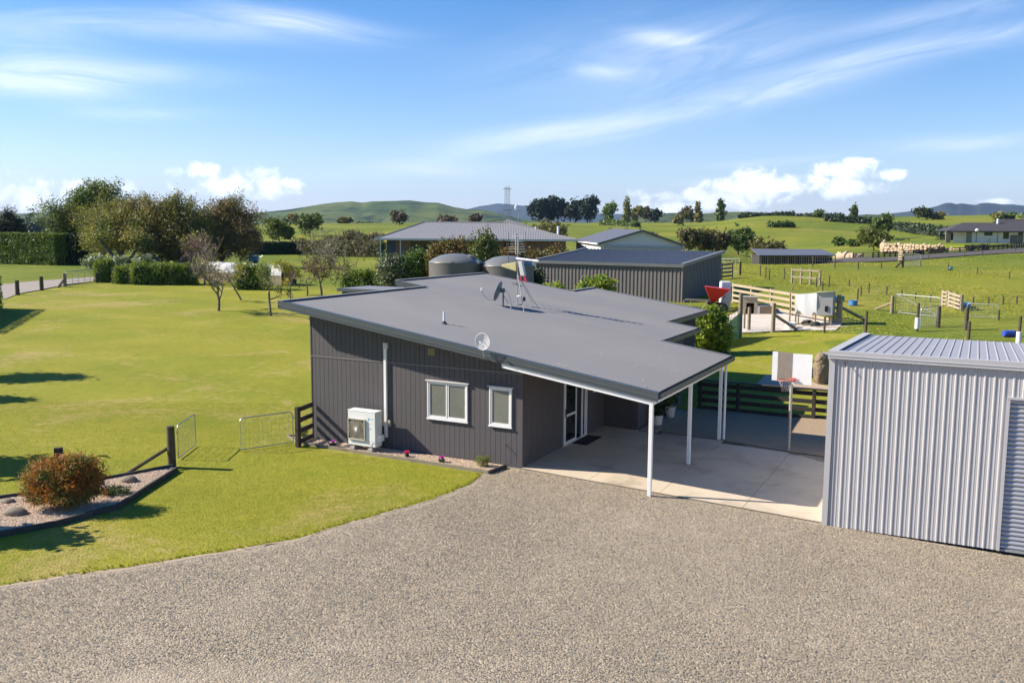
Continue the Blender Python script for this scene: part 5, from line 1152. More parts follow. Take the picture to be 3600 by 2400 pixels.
dn = (pk-e0_)/np.linalg.norm(pk-e0_)*.3; fw = (e0_-back)/np.linalg.norm(e0_-back)*.25
slab(e0_-dn+fw, pk+fw, bpk-fw, back-dn-fw, .08, 'roof_slope', M_CHARR, gg); dn2 = (pk-e1_)/np.linalg.norm(pk-e1_)*.3
slab(pk+fw, e1_-dn2+fw, back2-dn2-fw, bpk-fw, .08, 'roof_slope', M_CHARR, gg)
MB().beam(tuple(e0_-dn+fw*1.1), tuple(pk+fw*1.1), .06, .2).build('barge', M_CHART, gg); MB().beam(tuple(e1_-dn2+fw*1.1), tuple(pk+fw*1.1), .06, .2).build('barge', M_CHART, gg)
MB().beam(tuple(e0_+np.array([.4, -.05, -.35])), tuple(e1_+np.array([.3, -.05, -.35])), .1, .28).build('lean_to_edge', pm('gable_pale2', (.36, .36, .35), .6), gg)
MB().beam(tuple(back+np.array([-.2, 0, -.06])), tuple(e0_+np.array([-.3, 0, -.1])), .12, .14).build('gutter', M_WHITE, gg)
MB().box(pk[0]-.02, pk[0]+.12, pk[1]-.12, pk[1], pk[2]-.5, pk[2]-.35).build('lamp', M_WHITE, gg)
# ================================================================== BRICK NEIGHBOUR HOUSE
Yn = 92.; a = at(1322, 838, Yn); b_ = at(2030, 840, Yn); o = np.array([a[0], a[1], h1((a[0]+b_[0])/2, Yn+4)]); nb = thing('brick_house', 'brick house with wide grey hipped steel roof beyond the water tanks', 'house', o, 0)
Wn = b_[0]-a[0]; ze = a[2]-o[2]; Dn = 11.5; zr1 = at(1600, 781.5, Yn+Dn/2)[2]-o[2]; xr0 = at(1492, 781, Yn+Dn/2)[0]-o[0]; xr1 = at(1770, 781, Yn+Dn/2)[0]-o[0]
def corrmat(name, col, per, axis):
    m = pm(name, col, .5, var=.06, scale=.4); nt = m.node_tree; bsdf = nt.nodes['Principled BSDF']; tc = node(nt, 'ShaderNodeTexCoord'); s = node(nt, 'ShaderNodeSeparateXYZ'); nt.links.new(tc.outputs['Object'], s.inputs[0])
    k = (X(nt, s.outputs[axis])*(2*math.pi/per))._m('SINE'); bp = node(nt, 'ShaderNodeBump'); bp.inputs['Distance'].default_value = .02; bp.inputs['Strength'].default_value = .6; nt.links.new(k.k, bp.inputs['Height']); nt.links.new(bp.outputs[0], bsdf.inputs['Normal']); return m
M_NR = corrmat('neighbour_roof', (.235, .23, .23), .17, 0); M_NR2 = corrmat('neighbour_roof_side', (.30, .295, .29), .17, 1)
A0, B0, C0, D0 = (0, 0, ze), (Wn, 0, ze), (Wn, Dn, ze), (0, Dn, ze); r0, r1 = (xr0, Dn/2, zr1), (xr1, Dn/2, zr1)
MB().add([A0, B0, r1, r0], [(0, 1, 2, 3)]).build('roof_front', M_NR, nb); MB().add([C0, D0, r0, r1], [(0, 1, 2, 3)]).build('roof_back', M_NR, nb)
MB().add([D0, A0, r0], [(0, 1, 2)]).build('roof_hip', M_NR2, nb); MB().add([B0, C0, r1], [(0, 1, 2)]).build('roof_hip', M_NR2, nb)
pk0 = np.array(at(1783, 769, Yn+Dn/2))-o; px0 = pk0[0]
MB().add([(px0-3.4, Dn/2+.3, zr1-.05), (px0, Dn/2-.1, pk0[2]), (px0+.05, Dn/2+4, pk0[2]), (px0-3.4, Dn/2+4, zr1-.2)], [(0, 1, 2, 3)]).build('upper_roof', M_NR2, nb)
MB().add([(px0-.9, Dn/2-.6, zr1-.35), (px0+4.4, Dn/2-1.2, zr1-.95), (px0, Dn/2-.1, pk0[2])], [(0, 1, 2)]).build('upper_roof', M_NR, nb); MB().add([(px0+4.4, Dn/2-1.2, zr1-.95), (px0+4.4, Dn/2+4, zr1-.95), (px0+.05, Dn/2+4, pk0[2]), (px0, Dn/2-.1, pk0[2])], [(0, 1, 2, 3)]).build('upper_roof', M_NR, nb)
for p_, q_ in ((A0, r0), (B0, r1), (r0, r1)): MB().tube([p_, q_], .09, 6).build('ridge_cap', M_CAP, nb)
M_GUT = pm('gutter_cream', (.52, .52, .47), .5)
MB().box(-.1, Wn+.1, -.14, .02, ze-.17, ze+.02).build('gutter', M_GUT, nb); MB().box(-.14, -.0, -.1, Dn, ze-.17, ze+.02).build('gutter', M_GUT, nb); MB().box(0, Wn, .02, .7, ze-.13, ze-.1).build('soffit', M_GUT, nb)
def brickmat():
    m = bpy.data.materials.new('brick'); m.use_nodes = True; nt = m.node_tree; b = nt.nodes['Principled BSDF']; tc = node(nt, 'ShaderNodeTexCoord'); mp_ = node(nt, 'ShaderNodeMapping'); mp_.inputs['Rotation'].default_value = (math.pi/2, 0, 0); nt.links.new(tc.outputs['Object'], mp_.inputs[0])
    br = node(nt, 'ShaderNodeTexBrick'); nt.links.new(mp_.outputs[0], br.inputs['Vector']); br.inputs['Color1'].default_value = (.17, .085, .058, 1); br.inputs['Color2'].default_value = (.11, .058, .045, 1); br.inputs['Mortar'].default_value = (.2, .17, .14, 1); br.inputs['Scale'].default_value = 1; br.inputs['Brick Width'].default_value = .24; br.inputs['Row Height'].default_value = .085; br.inputs['Mortar Size'].default_value = .01
    nt.links.new(br.outputs[0], b.inputs['Base Color']); b.inputs['Roughness'].default_value = .9; return m
BR = brickmat()
MB().box(1.8, Wn-1.1, .75, Dn-.7, -.4, ze-.1).build('wall', BR, nb)
for x0, x1, z0 in ((3.4, 5.6, .8), (9.3, 10.2, .3), (12.7, 14.4, .7)):
    w = MB().box(x0, x1, .70, .76, z0, ze-.35).build('window', M_DARKGLASS, nb); MB().box(x0-.06, x1+.06, .69, .755, z0-.08, z0).build('sill', M_GUT, w)
for x in (2.35, .35): MB().box(x, x+.1, .1, .2, -.3, ze-.15).build('veranda_post', M_GUT, nb)
MB().box(.9, 1.8, 1.2, 2.2, -.2, ze-.2).build('side_door', pm('door_blue', (.03, .05, .11), .5), nb)
MB().tube([(Wn*.80, Dn*.32, ze+.9), (Wn*.80, Dn*.32, ze+1.25)], .16, 10).build('flue', M_GUT, nb)
ml = at(1822, 800, Yn+6)-o; MB().tube([(ml[0], 6, zr1-.6), (ml[0], 6, at(1822, 735, Yn+6)[2]-o[2])], .03, 6).build('mast', M_GALV, nb)
dd = at(1815.5, 730, Yn+6)-o; MB().blob(tuple(dd), (.21, .1, .32), 2, .0, 3).build('radio_dish', M_WHITE, nb, smooth=True)
wp = on(1962, 96); wpo = MB().tube([(0, 0, 0), (0, 0, at(1962, 795, 96)[2]-wp[2])], .11, 8).build('white_pole', M_WHITE, None, smooth=True); wpo.location = tuple(wp); tag(wpo, 'white pole standing right of the brick house roof', 'pole')
# ================================================================== VEGETATION, LEFT SIDE
M_CORE = pm('hedge_core', (.012, .02, .008), .95)
def hedge(name, label, p, q, width, h, leaf, n, size, seed=0, rag=.06, group=None, cat='hedge', lump=.0, lift=0., core=True):
    p = np.array(p, float); q = np.array(q, float); L = np.linalg.norm((q-p)[:2]); a = math.atan2(q[1]-p[1], q[0]-p[0]); t = thing(name, label, cat, p, a, group); dz = q[2]-p[2]; rg = np.random.default_rng(seed)
    if core: MB().hexa([(.12, -width*.38, -.2), (L-.12, -width*.38, dz-.2), (L-.12, width*.38, dz-.2), (.12, width*.38, -.2)], [(.12, -width*.34, h*.9), (L-.12, -width*.34, dz+h*.9), (L-.12, width*.34, dz+h*.9), (.12, width*.34, h*.9)]).build('twigs', M_CORE, t)
    ar = np.array([L*h, L*h*.5, L*width, width*h, width*h]); f = rg.choice(5, n, p=ar/ar.sum()); s = rg.random(n); r = rg.random(n)
    P = np.zeros((n, 3)); N = np.zeros((n, 3))
    for k, (fx, nv) in enumerate([(0, (0, -1, 0)), (1, (0, 1, 0)), (2, (0, 0, 1)), (3, (-1, 0, 0)), (4, (1, 0, 0))]):
        m = f == k; N[m] = nv
        if k < 2: P[m] = np.stack([s[m]*L, np.full(m.sum(), width/2*nv[1]), r[m]*h], 1)
        elif k == 2: P[m] = np.stack([s[m]*L, (r[m]-.5)*width, np.full(m.sum(), h)], 1)
        else: P[m] = np.stack([np.full(m.sum(), 0 if k == 3 else L), (s[m]-.5)*width, r[m]*h], 1)
    if lump:
        w = fbm(P[:, 0]*2.2+seed, P[:, 1]*2.2, seed, 3)*lump; P[:, 2] *= (1+w/h); P += N*(fbm(P[:, 0]*3, P[:, 2]*3, seed+1, 3)*lump)[:, None]
    P += rg.normal(size=(n, 3))*rag; P[:, 2] += dz*P[:, 0]/L+lift
    nn = N+rg.normal(size=(n, 3))*.7; nn /= np.linalg.norm(nn, axis=1)[:, None]; A = rg.normal(size=(n, 3)); A -= nn*(A*nn).sum(1)[:, None]; A /= np.linalg.norm(A, axis=1)[:, None]; B = np.cross(nn, A); sc = size*(.6+.8*rg.random(n))[:, None]
    V = np.stack([P-A*sc, P+B*sc*.6, P+A*sc, P-B*sc*.6], 1).reshape(-1, 3); npmesh('foliage', V, np.arange(4*n).reshape(n, 4), leaf, t); return t
HEDGE = leafmat('hedge_leaf', (.06, .10, .015), (.12, .165, .026), tr=.25); HEDGE2 = leafmat('hedge_lime', (.105, .155, .022), (.17, .20, .034), (.075, .12, .02), tr=.3, big=.6)
HEDGED = leafmat('hedge_dark', (.012, .03, .014), (.025, .05, .02), tr=.1)
ORNG = leafmat('photinia', (.16, .085, .03), (.105, .10, .03), (.06, .09, .022), tr=.25, big=.5); OLIVE = leafmat('olive_leaf', (.07, .09, .05), (.12, .14, .085), tr=.2)
BRN = leafmat('autumn_brown', (.19, .15, .06), (.155, .13, .045), (.11, .125, .033), tr=.3, big=.35); BRNG = leafmat('autumn_olive', (.15, .15, .045), (.20, .17, .06), (.10, .125, .03), tr=.3, big=.4)
SCRUB = leafmat('scrub', (.095, .085, .035), (.125, .105, .045), (.07, .08, .022), tr=.25, big=.15); FARG = leafmat('far_green', (.05, .085, .02), (.09, .12, .03), tr=.25); PINE = leafmat('pine', (.010, .022, .014), (.022, .040, .020), tr=.05)
YELL = leafmat('yellow_leaf', (.22, .20, .03), (.28, .24, .04), (.12, .15, .03), tr=.4, big=1.)
# trimmed hedges behind the lane
hp0, hp1 = on(-160, 122), on(216, 116)
hedge('clipped_hedge', 'tall clipped green hedge along the lane at far left', hp0, hp1, 2.4, 3.9, HEDGE, 26000, .11, 1, .05, lump=.06)
hedge('clipped_hedge', 'dark end block of the tall clipped hedge beside the lane gate', on(222, 117), on(272, 119), 2.6, 3.8, HEDGED, 7000, .12, 2, .07, lump=.1)
hq0 = gp(-245, 1170); hedge('clipped_hedge', 'clipped hedge end just showing at the left picture edge', hq0, gp(-52, 1085), 2.2, 2.3, HEDGE2, 9000, .08, 3, .04)
for k, (x0, x1, yb, h, m, lab) in enumerate([(340, 398, 991, 1.9, HEDGE2, 'leafy hedge clump beside the lane gate'), (412, 452, 997, 1.6, HEDGE2, 'narrow hedge clump left of the pale rails under the big trees'), (470, 620, 1000, 1.9, HEDGE2, 'long low hedge under the big autumn trees'), (632, 690, 999, 1.8, HEDGE2, 'hedge clump behind the pruned tree'), (835, 945, 1018, 2.2, HEDGE2, 'bright hedge block in front of the white tunnel'), (1212, 1300, 1014, 1.5, HEDGE2, 'left half of the low lime hedge by the flat-roofed shed'), (1300, 1400, 1012, 1.4, HEDGE2, 'right half of the low lime hedge by the house roof')]):
    a = gp(x0, yb); b = gp(x1, yb); hedge('hedge', lab, a, b, 1.3, h, m, int(2600*max(1, np.linalg.norm(b-a)/3)), .09, 10+k, .12, 'low hedges at the far lawn edge', lump=.16)
for x0, x1, y, lab in [(395, 412, 996, 'short rail panel showing between hedge clumps by the lane gate'), (450, 472, 999, 'pale rail panel showing between hedge clumps under the big trees'), (618, 634, 998, 'short rail panel showing behind the pruned tree')]:
    rail_fence('rail_fence', lab, gp(x0, y), gp(x1, y), 1.5, (1.4, 1.0, .6, .25), 2, M_OLD, .2, group='rail panels between the hedge clumps')
hedge('far_hedge', 'dark clipped hedge beyond the white tunnel', on(885, 150), on(1030, 152), 1.5, 1.9, HEDGED, 5000, .14, 20, .1)
hedge('far_hedge', 'brown leafless hedge left of the brick house', on(1030, 153), on(1345, 142), 1.5, 2.1, SCRUB, 7000, .15, 21, .14, lump=.2)
# lane posts, brace, tube gate
for k, (x, yb, yt, lab, br) in enumerate([(62, 1038, 985, 'leftmost post of the lane fence', None), (147, 1022, 972, 'middle post of the lane fence', None), (228, 1008, 961, 'gate post of the lane fence with diagonal brace', (203, 1012))]):
    round_post((x, yb), yt, lab, .17, br, 'lane fence posts', PT2 if k == 2 else M_POST)
round_post((340, 995), 958, 'far gate post of the lane gate by the hedge', .12, None, 'lane fence posts', M_POST)
wire_gate('metal_gate', 'wide tube gate across the lane at far left', gp(234, 1003), gp(338, 991), 1.15, nv=5, nh=5, r=.035, wr=.02)
# big old trees
def bigtree(sx, Y, label, lobes_px, leaf, n, size, seed, lean=(0, 0), tr=.28, clump=.42, nm='autumn_tree', shell=.4, ragged=.32, two=False, th=3.2):
    """lobes in photo px: (cx, cy, rx, ry, weight)"""
    o = on(sx, Y); L = []
    for cx, cy, rx, ry, w in lobes_px:
        c = at(cx, cy, Y)-o; r = px(rx, Y); L.append((c[0], random.Random(int(cx*7+cy)).uniform(-.5, .5)*r, c[2], r, r*.85, px(ry, Y), w))
    return make_tree(nm, label, 'tree', o, L, leaf, n, size, clump, trunk=(th, tr, lean), seed=seed, shell=shell, ragged=ragged, per=18)
def oldtree(sx, Y, x0, x1, yt, label, leaf, n, size, seed, lean=(0, 0), tr=.34, spread=.62, nm='autumn_tree', jit=.3, first=.2, kids=(3, 4), droop=.0, lv=5, bark=None, fill=((-.45, .62, .5, .22, 1), (.1, .74, .5, .18, 1), (.5, .6, .5, .22, 1), (-.65, .42, .35, .18, .6), (.7, .42, .35, .2, .6), (0, .5, .5, .18, .8), (-.35, .33, .45, .13, .7), (.4, .33, .45, .13, .7))):
    """wide old tree grown limb by limb; photo columns x0..x1 and top row yt give its real spread and height"""
    o = on(sx, Y); rg = np.random.default_rng(seed); H_ = at(sx, yt, Y)[2]-o[2]; t = thing(nm, label, 'tree', o)
    br = branches(rg, (0, 0, -.2), H_, tr, spread, lv, kids, .35, lean, first, .80)
    A = np.concatenate([np.array(b[0]) for b in br]); cx = px((x0+x1)/2-sx, Y); lo, hi = np.percentile(A[:, 0], [1, 99]); zh = np.percentile(A[:, 2], 99.6); sX = px(x1-x0, Y)/(hi-lo); sZ = H_/zh
    def tf(q):
        f = min(1, max(0, q[2]/(zh*.35))); x = ((q[0]-(lo+hi)/2)*sX+cx)*f+q[0]*(1-f)*.6; return np.array([x, q[1]*min(sX, 1.1)*.75, q[2]*sZ])
    br = [([tf(q) for q in b[0]], b[1]) for b in br]
    thick = [b for b in br if b[1][0] > tr*.16]; limbmesh(thick, .03).build('trunk', bark or BARK(), t, smooth=True)
    tips = np.array([q for b in br if b[1][0] < tr*.30 for q in b[0][2:]]); k = rg.integers(0, len(tips), n); P = tips[k]+rg.normal(size=(n, 3))*jit*np.array([1, 1, .8])-np.array([0, 0, droop])*rg.random(n)[:, None]
    V, F = leafcloud(rg, [(0, 0, 0, 1, 1, 1, 1)], n, size, .3, asp=.5); V = V.reshape(-1, 4, 3); V = (V-V.mean(1, keepdims=True)+P[:, None]).reshape(-1, 3); V[:, 2] = np.maximum(V[:, 2], .5)
    if fill:
        W_ = px(x1-x0, Y)/2; L = [(cx+W_*a, 0, H_*b, W_*c, W_*.6, H_*d, e) for a, b, c, d, e in fill]; V2, F2 = leafcloud(rg, L, n//2, size, .45, 20, .35, .5, 0, .45); V2[:, 2] = np.maximum(V2[:, 2], .8); F = np.concatenate([F, F2+len(V)]); V = np.concatenate([V, V2])
    npmesh('crown', V, F, leaf, t)
    tw = MB()
    for b in br:
        if tr*.10 < b[1][0] <= tr*.16: tw.tube(b[0], [max(.016, r) for r in b[1]], 3, cap=False)
    tw.build('twigs', pm('pale_twig', (.20, .155, .10), .85, var=.25, scale=2), t); return t
DEEP = leafmat('deep_green', (.05, .088, .022), (.09, .125, .028), (.125, .135, .03), tr=.3, big=.3)
oldtree(335, 122, 165, 470, 648, 'tall deep green tree behind the clipped hedge', DEEP, 34000, .13, 101, nm='green_tree', jit=.38, spread=.55)
oldtree(430, 110, 288, 560, 690, 'left spreading autumn tree with leaning trunk over the low hedge', BRNG, 30000, .11, 102, lean=(-.35, 0), spread=.72, droop=.9)
oldtree(560, 109, 440, 720, 680, 'middle spreading autumn tree with twin leaning trunks', BRN, 32000, .11, 113, lean=(.2, 0), spread=.72, droop=.9)
oldtree(770, 113, 640, 905, 688, 'right rust-brown spreading autumn tree at the end of the row', leafmat('autumn_rust', (.20, .130, .06), (.16, .115, .05), (.105, .10, .035), tr=.25, big=.3), 32000, .11, 124, lean=(.15, 0), spread=.72, droop=.9)
oldtree(662, 111, 560, 780, 700, 'olive-brown autumn tree filling the gap in the big tree row', BRNG, 22000, .11, 133, spread=.72, droop=.9)
for k, (sx_, s1, lab) in enumerate([(430, (372, 870), 'thick grey trunk leaning left under the autumn trees'), (590, (665, 885), 'thick grey trunk leaning right under the autumn trees')]):
    o = on(sx_, 106); e1 = at(s1[0], s1[1], 106)-o; e2 = at(2*sx_-s1[0], s1[1]-10, 107)-o
    t = thing('leaning_tree', lab, 'tree', o, 0, 'leaning trunks under the autumn trees'); m_ = pm('grey_bark', (.105, .09, .075), .9, var=.35, scale=4, bump=.7, bscale=15)
    MB().tube([(0, 0, -.2), tuple(e1*.5+np.array([.15, 0, -.1])), tuple(e1), tuple(e1*1.5+np.array([0, 0, .3]))], [.38, .28, .2, .1], 9).build('trunk', m_, t, smooth=True); MB().tube([(0, 0, .1), tuple(e2*.5), tuple(e2*.9)], [.3, .2, .1], 8).build('limb', m_, t, smooth=True)
    rg = np.random.default_rng(k); V, F = leafcloud(rg, [(e1[0]*1.3, 0, e1[2]*1.5, 1.6, 1.2, 1.0, 1), (e2[0], 0, e2[2]*1.3, 1.2, 1.2, .9, 1)], 1800, .13, .4, 14, .3); npmesh('crown', V, F, BRNG, t)
for k, (x, y) in enumerate([(330, 950), (500, 940), (410, 945)]):
    o = on(x, 104); make_tree('white_flower_bush', ['white-flowering bush by the lane gate', 'white-flowering bush between the leaning trunks', 'white-flowering bush left of the leaning trunk'][k], 'shrub', o, [(0, 0, 1.1, 1.3, .8, .8, 1)], leafmat('camellia', (.06, .10, .025), (.10, .14, .03), (.42, .42, .36), tr=.2, big=1.4), 1400, .11, .2, seed=110+k)
make_tree('spiky_tree', 'dark bushy tree with cabbage-palm tufts at the left picture edge', 'tree', on(30, 135), [(0, 0, 3.2, 2.2, 1.6, 3.2, 2), (-1.5, 0, 4, 1.6, 1.2, 2.6, 1), (.3, 0, 6.3, .8, .5, 1.0, .5), (1.6, 0, 4.5, .7, .6, 1.6, .5)], leafmat('spiky', (.02, .035, .018), (.045, .05, .025), tr=.15), 8000, .2, .3, trunk=(3, .2, (0, 0)), seed=115, asp=.25)
# fruit trees on the lawn
M_TWIG = pm('twig_bark', (.145, .125, .09), .85, var=.25, scale=6); M_TWIGR = pm('twig_red', (.15, .09, .065), .85, var=.25, scale=6)
def bare(sx, sy, H, label, seed, r0=.10, spread=.55, levels=4, kids=(3, 4), m=None, leafm=None, nl=0, crown=None, first=.30, decay=.74, nm='fruit_tree', upw=.6, lean=(0, 0), minr=.018):
    o = gp(sx, sy); rg = np.random.default_rng(seed); t = thing(nm, label, 'tree', o)
    br = branches(rg, (0, 0, -.05), H, r0, spread, levels, kids, upw, lean, first, decay)
    mz = max(q[2] for b in br for q in b[0]); br = [([q*(H/mz) for q in b[0]], b[1]) for b in br]
    limbmesh(br, minr).build('trunk', m or M_TWIG, t)
    if nl:
        tips = np.array([b[0][-1] for b in br if b[1][0] < r0*.5]); k = rg.integers(0, len(tips), nl); P = tips[k]+rg.normal(size=(nl, 3))*.13
        V, F = leafcloud(rg, [(0, 0, 0, 1, 1, 1, 1)], nl, .055, .3); V = (V.reshape(-1, 4, 3)-V.reshape(-1, 4, 3).mean(1, keepdims=True)+P[:, None]).reshape(-1, 3); npmesh('crown', V, F, leafm, t)
    return t
bare(768, 1093, 5.0, 'bare pruned fruit tree with fan-shaped crown standing alone on the lawn', 3, .13, .80, 5, (3, 4), first=.27, decay=.78, leafm=YELL, nl=200, upw=.9)
bare(953, 1111, 3.4, 'young fruit tree with thin green leaves and dark trunk near the house roof', 5, .11, .5, 4, (3, 4), leafm=leafmat('young_leaf', (.10, .13, .03), (.16, .17, .04)), nl=900, first=.36, decay=.62)
bare(850, 1055, 3.0, 'slim leaning fruit tree behind the bare pruned tree', 8, .08, .45, 4, (2, 3), leafm=YELL, nl=700, first=.42, decay=.6, lean=(-.2, 0))
bare(1021, 1052, 3.2, 'small yellow-leaved fruit tree just left of the roof corner', 11, .07, .5, 4, (3, 4), leafm=YELL, nl=1600, first=.4, decay=.6)
bare(1130, 1040, 5.0, 'wide multi-stemmed bare tree behind the roof edge', 14, .11, .8, 5, (3, 4), m=M_TWIG, leafm=BRNG, nl=500, first=.22, decay=.74)
bare(1080, 1040, 3.6, 'bushy brown twiggy tree left of the multi-stemmed bare tree', 17, .08, .8, 5, (3, 4), m=M_TWIGR, leafm=BRN, nl=900, first=.2, decay=.72)
bare(720, 1000, 5.4, 'tall reddish bare tree behind the pruned tree', 19, .10, .6, 5, (3, 4), m=M_TWIGR, first=.22, decay=.75)
for k, (x, Y) in enumerate([(1110, 100), (1180, 104), (1250, 108)]):
    o = on(x, Y); bare(*[(1110, 960), (1175, 950), (1250, 944)][k], 5.0, ['left', 'middle', 'right'][k]+' of the three leafless brown bushes on the lawn by the brown hedge', 30+k, .06, .8, 5, (2, 4), m=M_TWIG, first=.15, decay=.78, nm='leafless_bush', leafm=SCRUB, nl=500)
# white cloche tunnel
T0, T1 = gp(700, 952), gp(1010, 966); T0 = on(705, 93); T1 = on(1012, 86); L_ = np.linalg.norm((T1-T0)[:2]); tn = thing('tunnel_house', 'long white cloth growing tunnel behind the lime hedge', 'tunnel', T0, math.atan2(T1[1]-T0[1], T1[0]-T0[0]))
M_CLOTH = pm('frost_cloth', (.42, .43, .42), .8, var=.1, scale=2)
vs = []; ns_ = 34; na_ = 12
for i in range(ns_+1):
    t = i/ns_; R_ = .86+.06*abs(math.sin(t*math.pi*7)); zz = (T1-T0)[2]*t
    for k in range(na_+1): a = math.pi*k/na_; vs.append((t*L_, -R_*1.1*math.cos(a), zz+.9+R_*math.sin(a)*1.05))
MB().add(vs, [(i*(na_+1)+k, (i+1)*(na_+1)+k, (i+1)*(na_+1)+k+1, i*(na_+1)+k+1) for i in range(ns_) for k in range(na_)]).build('cover', M_CLOTH, tn, smooth=True)
for i in range(8): x = L_*i/7; MB().tube([(x, -.96*math.cos(math.pi*k/10), (T1-T0)[2]*i/7+.9+.95*math.sin(math.pi*k/10)) for k in range(11)], .02, 5).build('hoop', M_GALV, tn)
for sd in (-.92, .92): MB().beam((0, sd, .45), (L_, sd, (T1-T0)[2]+.45), .05, .9).build('side_board', M_OLD, tn)
bbx = thing('blue_cart', 'blue covered cart beyond the white tunnel', 'cart', on(888, 118)); MB().box(-.6, .6, -.4, .4, .4, 1.3).build('body', M_BLUE, bbx, bevel=.1); [MB().tube([(x, -.45, .3), (x, -.38, .3)], .3, 12).build('wheel', pm('tyre', (.018, .019, .02), .8), bbx) for x in (-.4, .4)]; MB().tube([(.6, 0, .9), (1.2, 0, 1.3)], .04, 6).build('handle', M_GALV, bbx)
# small flat-roofed shed left of the house
fs = on(1182, 52); fsd = thing('garden_shed', 'low flat-roofed timber shed just showing over the roof edge', 'shed', fs, -TH); zt = at(1240, 1014, 52)[2]-fs[2]
MB().box(.2, 3.6, .2, 2.6, -.1, zt-.14).build('wall', pm('shed_boards', (.115, .10, .09), .85, var=.2, stretch=(6, 6, .5)), fsd)
for i in range(20): MB().box(.2+i*.17+.006, .2+(i+1)*.17-.006, .165, .198, -.1, zt-.145).build('board', pm('shed_boards', (.115, .10, .09), .85), fsd)
MB().box(0, 4.2, 0, 2.9, zt-.13, zt).build('roof', M_CAP, fsd); MB().box(-.02, 4.22, -.03, 0, zt-.16, zt+.02).build('fascia', M_FLASH, fsd); MB().box(-.03, -.0, -.0, 2.9, zt-.16, zt+.02).build('fascia', M_FLASH, fsd)
# shrubs in front of the brick house
def shrub(sx, Y, rx, h, label, m, n, size, seed, nm='garden_shrub', dz=0.):
    o = on(sx, Y); r = px(rx, Y); return make_tree(nm, label, 'shrub', o, [(0, 0, h*.5, r, r*.8, h*.5, 2), (r*.4, 0, h*.62, r*.6, r*.6, h*.4, 1), (-r*.4, 0, h*.55, r*.6, r*.6, h*.42, 1)], m, n, size, .22, seed=seed, shell=.5)
shrub(1382, 80, 54, 2.9, 'rounded grey-green olive shrub left of the water tanks', OLIVE, 5000, .11, 70); shrub(1465, 80, 50, 3.2, 'dark green shrub between olive shrub and left water tank', M_GREEN, 4200, .12, 71)
shrub(1545, 79, 44, 3.7, 'orange-leaved shrub behind the left edge of the left water tank', ORNG, 3600, .11, 72); shrub(1612, 79, 45, 3.8, 'orange-red shrub above the middle of the left water tank', ORNG, 3600, .11, 73)
shrub(1702, 77, 46, 4.2, 'tall green shrub between the two water tanks', leafmat('feijoa', (.06, .085, .025), (.12, .13, .04), tr=.25), 4400, .11, 74)
shrub(1790, 79, 52, 2.7, 'orange-green hedge shrub behind the right water tank', ORNG, 4000, .11, 75); shrub(1880, 79, 52, 2.4, 'orange-green hedge shrub between right tank and shed roof', ORNG, 4000, .11, 76); shrub(1880, 68, 26, 2.2, 'dark shrub in the gap between right tank and charcoal shed', M_DARKLEAF, 2200, .11, 77); shrub(1955, 84, 45, 2.3, 'orange-green hedge shrub above the left end of the shed roof', ORNG, 3000, .11, 78)
# ================================================================== PADDOCK FENCES AND GATES, RIGHT
zz4 = lambda x, y: (2600+x*.4253, 650+y*.4253)
M_WIRE = pm('fence_wire', (.10, .10, .09), .6)
def fence_line(label, pts, r=.05, wires=(.3, .6, .9), m=None, group=None):
    P = [gp(*zz4(x, yb)) for x, yt, yb in pts]; H_ = [px((yb-yt)*.4253, p[1]) for (x, yt, yb), p in zip(pts, P)]; t = thing('wire_fence', label, 'fence', P[0], 0, group); o = P[0]
    for p, h in zip(P, H_): q = p-o; MB().tube([(q[0], q[1], q[2]-.1), (q[0], q[1], q[2]+h)], r, 7).build('post', m or M_POST, t, smooth=True)
    for w in wires:
        for a, b, ha, hb in zip(P[:-1], P[1:], H_[:-1], H_[1:]): A_, B_ = a-o, b-o; MB().tube([(A_[0], A_[1], A_[2]+ha*w), (B_[0], B_[1], B_[2]+hb*w)], .004, 3).build('wire', M_WIRE, t)
    return t
fence_line('curving wire fence with short posts across the middle of the paddock', [(170, 660, 750), (215, 680, 772), (370, 688, 778), (740, 752, 838), (905, 782, 840), (1003, 838, 915), (1068, 810, 893), (1215, 838, 910), (1340, 865, 928), (1453, 885, 948), (1577, 905, 968), (1815, 930, 990), (1930, 925, 995), (2057, 925, 990), (2177, 920, 985), (2290, 918, 985), (2420, 915, 982)])
fence_line('far wire fence along the driveway edge', [(60, 575, 622), (317, 585, 640), (605, 590, 678), (787, 590, 690), (980, 635, 696), (1172, 645, 690), (1340, 600, 680)], .06)
fence_line('far wire fence across the bright green paddock', [(1495, 615, 672), (1725, 650, 706), (1965, 680, 738), (2230, 718, 776), (2480, 740, 800)], .05)
fence_line('wire fence on the upper side of the green paddock below the driveway', [(1562, 565, 612), (1855, 548, 600), (2005, 545, 585), (2278, 505, 548), (2420, 498, 545)], .06)
fence_line('netting fence along the back of the mown lawn', [(1040, 1040, 1250), (1467, 975, 1210), (1890, 1125, 1300), (2305, 1080, 1330), (2700, 1120, 1390)], .075, (.15, .3, .45, .6, .75, .9))
fence_line('netting fence in front of the pens', [(272, 975, 1215), (700, 1090, 1225), (1040, 1045, 1250)], .06, (.15, .3, .45, .6, .75))
def sleeve(x, yt, yb, z0, z1, lab):
    p = gp(*zz4(x, yb)); h = px((yb-yt)*.4253, p[1]); o = MB().tube([(0, 0, h*z0), (0, 0, h*z1)], .13, 12).build('post_sleeve', M_WHITE, None, smooth=True); o.location = tuple(p-np.array([.03, .05, 0])); tag(o, lab, 'sleeve')
sleeve(1467, 975, 1210, .1, .48, 'white pipe sleeve on the post in front of the open gate'); sleeve(2305, 1080, 1330, .02, .48, 'white pipe sleeve on the post above the right garage roof')
